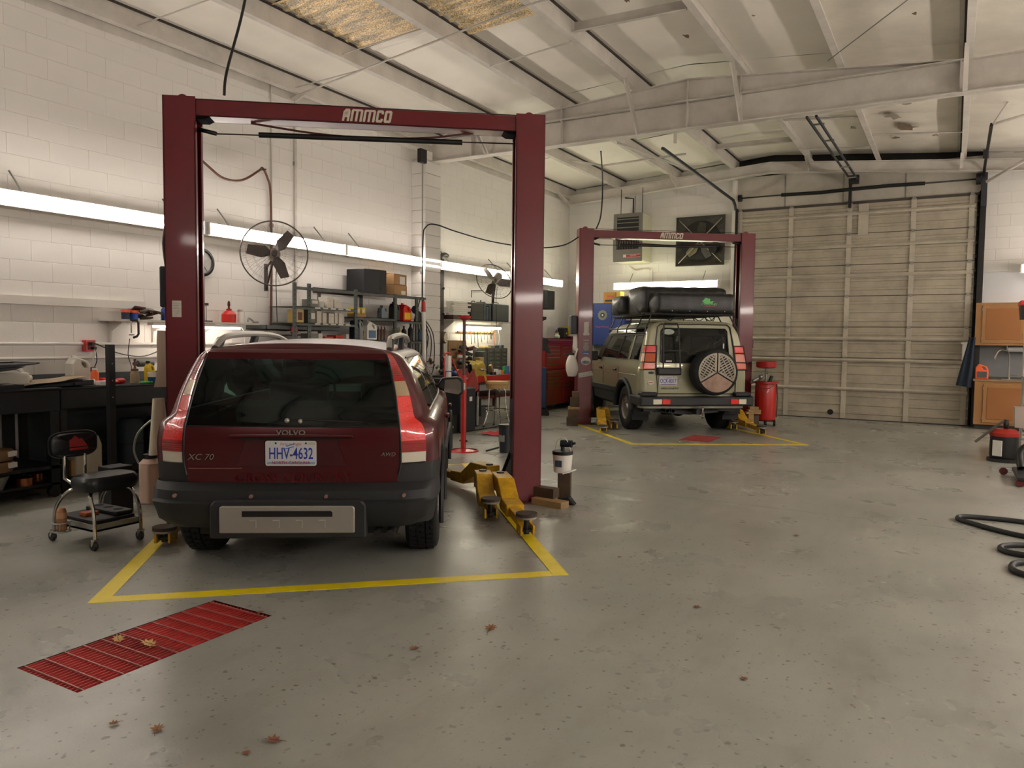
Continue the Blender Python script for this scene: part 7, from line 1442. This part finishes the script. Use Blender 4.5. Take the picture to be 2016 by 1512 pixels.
for a in (PI/4, 3*PI/4, 5*PI/4, 7*PI/4): MB().tube([(.04*math.cos(a), -.05, .04*math.sin(a)), (.66*math.cos(a), -.02, .66*math.sin(a))], .011, 6).build('strut', M('strut_pale', '8f8a78', .5), t)
MB().cyl((.30, -.10, -.2), (.30, 0, -.2), .08, n=14).build('motor', ek, t)
t = T('wall_cabinet', 'blue metal wall cabinet with logo stickers in the far corner', 'cabinet', (-6.84, 16.1, 1.40)); B(-.50, .47, -.2, .38, 0, .95).build('body', bluem, t, bevel=.006)
for x0, x1 in ((-.49, -.235), (-.225, .21), (.22, .46)): B(x0, x1, -.215, -.2, .02, .93).build('door', bluem, t, bevel=.004)
def gear(x, z, r): 
    pts = [((r*(1 if i % 2 else .88))*math.cos(2*PI*i/24)+x, (r*(1 if i % 2 else .88))*math.sin(2*PI*i/24)+z) for i in range(24)]; MB().prism(pts, -.2185, -.216).build('emblem', M('emblem_grey', '7f8478', .5), t); MB().prism([(x+r*.45*math.cos(2*PI*i/16), z+r*.45*math.sin(2*PI*i/16)) for i in range(16)], -.2195, -.2186).build('emblem_centre', black, t); MB().prism([(x+r*.2*math.cos(2*PI*i/16), z+r*.2*math.sin(2*PI*i/16)) for i in range(16)], -.2205, -.2196).build('emblem_hub', paper, t)
gear(.0, .68, .12); gear(-.38, .20, .10)
text('Performance', .06, M('print_coral', 'd05a4a', .5), t, (-.36, -.2165, .74), ext=.0005); text('auto parts', .035, paper, t, (-.36, -.2165, .66), ext=.0005); text('Keep Moving.', .06, M('print_coral'), t, (.0, -.2165, .42), ext=.0005); text('Battery', .06, M('print_coral'), t, (-.38, -.2165, .42), ext=.0005); B(.12, .18, -.2165, -.2155, .12, .18).build('sticker', M('sticker_mint', 'a8d0c8', .5), t)
t = T('small_box', 'orange-brown carton with yellow side on top of the blue cabinet', 'box', (-6.66, 16.02, 2.351)); B(-.17, .12, -.12, .12, 0, .24).build('box', M('carton_ochre', 'b98432', .6), t, bevel=.003); B(.12, .22, -.10, .14, 0, .25).build('side_box', cy_, t, bevel=.003); B(-.13, .08, -.122, -.12, .03, .07).build('print', dsteel, t); B(-.08, .06, -.122, -.12, .13, .16).build('print', redbright, t)
box_thing('small_box', 'white carton right of the blue cabinet behind the roof tent', 'box', -6.32, -6.12, 16.1, 16.4, 2.0, 2.25, M('ct_mint', 'b0bca0', .6)); box_thing('small_box', 'cream carton behind the off-roader roof tent', 'box', -6.08, -5.75, 16.1, 16.4, 2.0, 2.30, M('ct_cream', 'c4bc94', .6), lab=None)
t = T('wall_shelf', 'white wall shelf behind the roof tent', 'shelf', (-5.8, 16.3, 1.97)); B(-.55, .9, -.22, .2, 0, .025).build('board', white, t)
t = T('counter', 'grey counter below the blue cabinet in the far corner', 'counter', (-6.6, 16.1, 0)); B(-1.35, -.35, -.3, .38, .95, 1.0).build('top', M('counter_grey', '5c5850', .6, dirt=.3), t); B(-1.33, -.37, -.26, .36, 0, .95).build('base', M('counter_base', '45423c', .6, dirt=.3), t)
cable('hose_coil', 'black cable lying on the grey counter', 'cable', [(-7.7, 15.9, 1.012), (-7.4, 15.85, 1.03), (-7.0, 15.9, 1.012)], .010, black)
box_thing('floor_bin', 'green plastic crate beyond the off-roader bonnet', 'crate', -7.02, -6.8, 15.42, 15.7, .0, 1.04, green)
# ---------------- oil drain tank
t = T('oil_drainer', 'red rolling waste-oil drain tank with round catch pan', 'oil drainer', (-2.93, 14.32, 0), R(10)); orr = M('drain_red', 'b01812', .35, coat=.3, dirt=.12)
MB().lathe([(.001, .10), (.17, .10), (.185, .13), (.185, .72), (.17, .76), (.001, .76)], 32).build('tank', orr, t); MB().lathe([(.15, .76), (.19, .76), (.19, .80), (.15, .80)], 32).build('rim', orr, t); MB().cyl((0, 0, .76), (0, 0, 1.04), .018).cyl((0, 0, .96), (.03, 0, .96), .03).build('riser', galv, t)
MB().lathe([(.001, 1.03), (.14, 1.04), (.175, 1.06), (.18, 1.16), (.17, 1.17), (.165, 1.08), (.001, 1.06)], 32).build('catch_pan', orr, t)
MB().cyl((-.22, -.06, .80), (-.05, 0, .90), .035).cyl((-.26, .0, .76), (-.1, -.03, .84), .022).ball((-.09, -.03, .88), .045).build('funnel', galv, t); MB().cyl((.06, 0, .78), (.10, .02, .90), .03).build('valve', dsteel, t); MB().tube([(.14, 0, .79), (.24, .02, .80)], .014).build('handle', orr, t)
MB().tube([(-.15, -.12, .77), (-.08, -.19, .70), (.06, -.19, .68), (.16, -.1, .76)], .007, 6, smooth=4).build('hose', hs, t); MB().tube([(.19, -.02, .76), (.21, -.02, .5), (.20, -.03, .16)], .013, 6).build('drain_hose', hs, t)
for x, y in ((-.15, -.1), (.17, -.1), (.02, -.17), (0, .17)): MB().lathe([(.001, -.02), (.05, -.02), (.055, 0), (.05, .02), (.001, .02)], 18, (x, y, .055), 'x').build('wheel', black, t)
MB().box(-.16, .18, -.12, .16, .08, .11).build('axle_plate', dsteel, t)
# ---------------- sink corner on the right
ck = M('oak_cabinet', 'a27544', .42, dirt=.18, dscale=4); ck2 = M('oak_edge', '96602e', .45)
def cab(label, x0, x1, y0, y1, z0, z1, doors, parent=None, kick=0):
    t = T('kitchen_cabinet', label, 'cabinet', ((x0+x1)/2, (y0+y1)/2, z0)); a, b_, h = (x1-x0)/2, (y1-y0)/2, z1-z0
    B(-a, a, -b_, b_, kick, h).build('body', ck, t)
    if kick: B(-a+.02, a, -b_+.06, b_, 0, kick).build('plinth', M('plinth', '3c3834', .7), t)
    for (u0, u1, hs_) in doors:
        d_ = B(u0, u1, -b_-.02, -b_, kick+.04, h-.04).build('door', ck, t, bevel=.004)
        MB().box(u0+.06, u1-.06, -b_-.026, -b_-.018, kick+.10, h-.10).build('raised_panel', ck2, d_, bevel=.008); hx = u1-.03 if hs_ > 0 else u0+.03
        hz = (kick+.12 if z0 > 1 else h-.14); MB().tube([(hx, -b_-.022, hz), (hx, -b_-.045, hz+.01), (hx, -b_-.045, hz+.07), (hx, -b_-.022, hz+.08)], .006, 6).build('handle', chrome, d_)
        for z in (kick+.12, h-.12): MB().cbox(((u0 if hs_ > 0 else u1), -b_-.021, z), (.015, .01, .05)).build('hinge', galv, d_)
    return t
cab('oak wall cabinet over the sink', .33, 1.93, 16.12, 16.49, 1.50, 2.26, [(-.70, -.05, 1), (-.03, .62, -1)])
cab('oak base cabinet under the sink', .36, 1.96, 15.92, 16.48, 0, .86, [(-.67, .02, 1), (.04, .73, -1)], kick=.09)
t = T('countertop', 'brown laminate countertop over the oak base cabinet', 'countertop', (1.15, 16.2, .861)); B(-.82, .82, -.30, .29, 0, .035).build('slab', M('laminate', '8c7458', .35, dirt=.2), t, bevel=.004); B(-.82, .82, .27, .29, .035, .12).build('backsplash', M('laminate_grey', '4c4a46', .5), t)
t = T('sink', 'stainless sink basin with rim in the countertop', 'sink', (1.05, 16.12, .897)); MB().box(-.32, .32, -.2, .2, 0, .006).build('rim', chrome, t, bevel=.003); B(-.28, .28, -.16, .14, .006, .008).build('basin', galv, t)
t = T('faucet', 'tall chrome gooseneck faucet at the sink', 'faucet', (.88, 16.28, .903)); MB().tube([(0, 0, 0), (0, 0, .38), (-.02, -.02, .47), (-.10, -.08, .52), (-.18, -.13, .49), (-.22, -.15, .40), (-.225, -.155, .34)], .014, 8, smooth=4).build('spout', chrome, t); MB().cyl((0, 0, 0), (0, 0, .03), .03).tube([(0, 0, .06), (.12, -.02, .07)], .009).build('lever', chrome, t)
jug('cleaner_jug', 'orange hand-cleaner jug with grey band on the countertop', 'jug', (.46, 16.05, .897), .20, .12, .26, orange, R(-90), None, labm=M('label_slate', '4a4a50', .5))
t = T('paper_towel', 'white paper towel roll under the oak wall cabinet', 'paper towel', (1.05, 16.25, 1.43)); MB().lathe([(.001, -.2), (.045, -.2), (.045, .25), (.001, .25)], 18, axis='x').build('roll', M('towel_grey', 'a8a8a4', .7), t); B(-.22, -.21, -.03, .03, -.02, .07).build('holder', wht, t); B(.26, .27, -.03, .03, -.02, .07).build('holder', wht, t)
B_ = B(.345, 1.96, 16.46, 16.49, .93, 1.5).build('backsplash_panel', M('splash_grey', '7c7e80', .5, dirt=.15)); tag(B_, 'grey splash panel between the sink and the oak wall cabinet', 'panel')
B_ = B(.36, 2.6, 16.44, 16.49, 2.27, 2.82).build('white_board', M('board_white', 'c9cacb', .35)); tag(B_, 'glossy white board above the oak wall cabinet', 'board')
t = T('hanging_towel', 'dark navy cloth hanging on the end of the sink cabinets', 'towel', (.22, 15.98, .78)); mb = MB().grid(lambda u, v: (.10*math.cos(PI*u*1.0)*(1.25-.75*v)-.03+.10*v, -.05*math.sin(PI*u)*(1.2-.5*v)+.02*math.sin(u*14), (-.05*(1-u)+(.86+.05*(1-u))*v if True else 0)), 20, 14); mb.build('cloth', navy, t, fix=False); MB().cyl((.02, .25, .86), (.02, -.03, .86), .008).build('hook', dsteel, t)
t = T('towel_dispenser', 'small white dispenser beside the navy cloth on the door jamb', 'dispenser', (.20, 16.2, 1.22)); B(-.06, .06, -.05, .1, 0, .32).build('housing', wht, t, bevel=.01); B(-.08, .06, -.06, .1, .30, .33).build('lid', wht, t)
# ---------------- right edge: vacuum, shelving end, bins, dolly, hose
t = T('shop_vacuum', 'black shop vacuum with a red lid near the sink cabinets', 'vacuum', (.62, 11.72, 0), R(10)); MB().lathe([(.001, .04), (.15, .04), (.165, .08), (.16, .34), (.001, .34)], 28).build('tank', black, t); MB().lathe([(.168, .33), (.17, .37), (.12, .42), (.001, .43)], 28).build('lid', M('vac_red', '9c2418', .4), t); B(-.06, .05, -.17, -.155, .08, .28).build('label_panel', paper, t, rot=(0, 0, R(-38)))
MB().lathe([(.14, 0), (.19, .0), (.19, .04), (.14, .05)], 24).build('dolly_ring', dsteel, t); MB().tube([(-.34, -.05, .24), (-.1, -.03, .46), (.0, -.02, .54)], .018, 6).build('wand', M('wand_grey', '58544c', .4, metal=.3), t); MB().tube([(.0, -.02, .54), (.02, .0, .40)], .03, 6).build('wand_head', dsteel, t)
t = T('shelf_unit', 'white and chrome shelf unit cut by the right frame edge', 'shelving', (1.25, 12.3, 0))
for x, y in ((-.36, -.7), (.3, -.7), (-.36, .9), (.3, .9)): MB().cyl((x, y, 0), (x, y, 1.95), .02, n=10).build('post', M('pole_white', 'b8b4aa', .4), t)
for z in (.35, 1.05, 1.85): B(-.38, .32, -.72, .92, z, z+.015).build('shelf', galv, t)
def binn(label, loc, d, mat, lidm=None, cat='bin', flare=1.15):
    t = T('storage_bin', label, cat, loc); a, b_ = d[0]/2, d[1]/2; k = flare
    MB().add([(-a, -b_, 0), (a, -b_, 0), (a, b_, 0), (-a, b_, 0), (-a*k, -b_*k, d[2]), (a*k, -b_*k, d[2]), (a*k, b_*k, d[2]), (-a*k, b_*k, d[2])], [(3, 2, 1, 0), (0, 1, 5, 4), (1, 2, 6, 5), (2, 3, 7, 6), (3, 0, 4, 7)]).build('tub', mat, t, fix=False)
    if lidm: MB().box(-a*k-.01, a*k+.01, -b_*k-.01, b_*k+.01, d[2]-.01, d[2]+.06).build('lid', lidm, t, bevel=.01)
    return t
binn('black storage bin with a bright red lid high at the right frame edge', (.93, 12.95, 1.868), (.24, .4, .20), M('bin_char', '1d1f22', .5), M('lid_red', 'd8342c', .4)); binn('red tub behind the red-lidded bin at the right frame edge', (1.22, 12.6, 1.868), (.2, .3, .24), redpl, None)
binn('white tub hooked on the shelf unit at the right frame edge', (.80, 11.9, .44), (.14, .24, .26), M('tub_offwhite', 'c0b4a8', .5)); binn('dark red parts bin beside the white tub at the right frame edge', (1.02, 11.85, .42), (.20, .26, .24), M('tub_red', '8c1c20', .45))
t = T('creeper_dolly', 'black low creeper with casters at the right frame edge', 'creeper', (.92, 10.1, 0)); MB().box(-.28, .5, -.45, .4, .06, .10).build('board', black, t, bevel=.01)
for x, y in ((-.36, .37), (-.25, -.42), (.3, .35), (.3, -.4)): MB().lathe([(.001, -.02), (.04, -.02), (.045, 0), (.04, .02), (.001, .02)], 16, (x, y, .045), 'y').build('caster', reddark, t); 
MB().tube([(-.2, .2, .12), (-.2, .3, .3), (.0, .35, .42), (.3, .3, .42)], .045, 10, smooth=5).build('padded_handle', black, t); MB().tube([(-.2, .5, .42), (.1, .4, .38), (.4, .3, .36)], .012).build('chrome_rail', chrome, t)
cable('air_hose', 'thick black hose coiled on the floor at the right frame edge', 'hose', [(1.5, 7.75, .02), (.95, 7.62, .02), (.45, 7.66, .02), (.15, 7.62, .02), (.09, 7.5, .02), (.17, 7.38, .02), (.45, 7.12, .02), (.8, 6.95, .02), (.78, 6.75, .02), (.5, 6.75, .02), (.36, 6.6, .02), (.42, 6.45, .02), (.75, 6.38, .03), (.8, 6.2, .02), (.5, 6.22, .02), (.40, 6.08, .02), (.46, 5.88, .02), (.9, 5.75, .02), (1.5, 5.7, .02)], .021, M('hose_black', '191a1b', .55, bump=.4, bscale=200), sm=8, n=10)
# ---------------- leaves, stick, debris on the floor
def leaf(label, x, y, z, s_, rz, tilt=0, mat=None, curl=.25):
    t = D.objects.new('dry_leaf', None); COL.objects.link(t); t.location = (x, y, z); t.rotation_euler = (tilt, 0, rz); tag(t, label, 'leaf', 'dry leaves on the floor')
    lob = [(0, -1), (.25, -.55), (.75, -.5), (.5, -.15), (1, .1), (.45, .3), (.55, .8), (.15, .6), (0, 1.1), (-.15, .6), (-.6, .75), (-.42, .3), (-.95, .05), (-.5, -.2), (-.7, -.55), (-.2, -.5)]
    pts = [(u*s_, v*s_, curl*s_*(u*u+.3*v*v)) for u, v in lob]+[(0, 0, 0)]; n = len(lob)
    MB().add(pts, [(i, (i+1) % n, n) for i in range(n)]).build('blade', mat or leafm, t, fix=False); MB().tube([(0, -1.5*s_, .1*s_), (0, -1*s_, .15*s_), (0, .8*s_, .02*s_)], s_*.03, 4).build('stem', hs, t)
l2 = M('leaf_pale', 'c09c62', .7, dirt=.3, dscale=30); l3 = M('leaf_red', '85543c', .7, dirt=.4, dscale=30)
leaf('large pale dry leaf lying across the middle of the near drain grate', -3.32, 2.26, .012, .042, 2.0, .3, l2); leaf('second pale dry leaf at the upper edge of the near drain grate', -3.50, 2.22, .012, .035, 1.2, .3, l2); leaf('small dry leaf at the far end of the near drain grate', -3.20, 2.84, .01, .025, .4, 0, l3)
leaf('brown dry leaf below the near drain grate', -2.57, 1.78, .006, .030, .7, .15); leaf('small brown leaf fragment left of the brown leaf', -2.75, 1.72, .006, .022, 2.6); leaf('reddish dry leaf with pointed lobes near the bottom frame edge', -2.13, 1.95, .006, .032, 2.2, .2, l3); leaf('small reddish leaf left of the pointed one near the bottom edge', -2.15, 1.84, .004, .020, 1.0, 0, l3); leaf('dry leaf on the open floor below the yellow line', -2.02, 3.31, .008, .038, .2, .2)
for i, (px, py) in enumerate(((-1.95, 4.9), (-1.2, 4.2), (-2.2, 2.9), (-.75, 3.4), (-1.0, 6.2), (.4, 10.2))): leaf(['tiny leaf scrap right of the yellow outline corner', 'tiny leaf scrap on the open middle floor', 'small leaf scrap between drain grate and yellow line', 'tiny leaf scrap on the right half of the floor', 'tiny leaf scrap beyond the yellow corner on open floor', 'leaf scrap on the floor before the shop vacuum'][i], px, py, .005, .02+.004*(i % 3), i*1.3, 0, (leafm, l3)[i % 2])
t = T('twig', 'short dark twig on the floor near the bottom frame edge', 'twig', (-1.55, 2.0, .006), R(25)); MB().tube([(-.035, 0, 0), (0, .002, .002), (.04, -.002, 0)], .0035, 5).build('stick', dsteel, t)
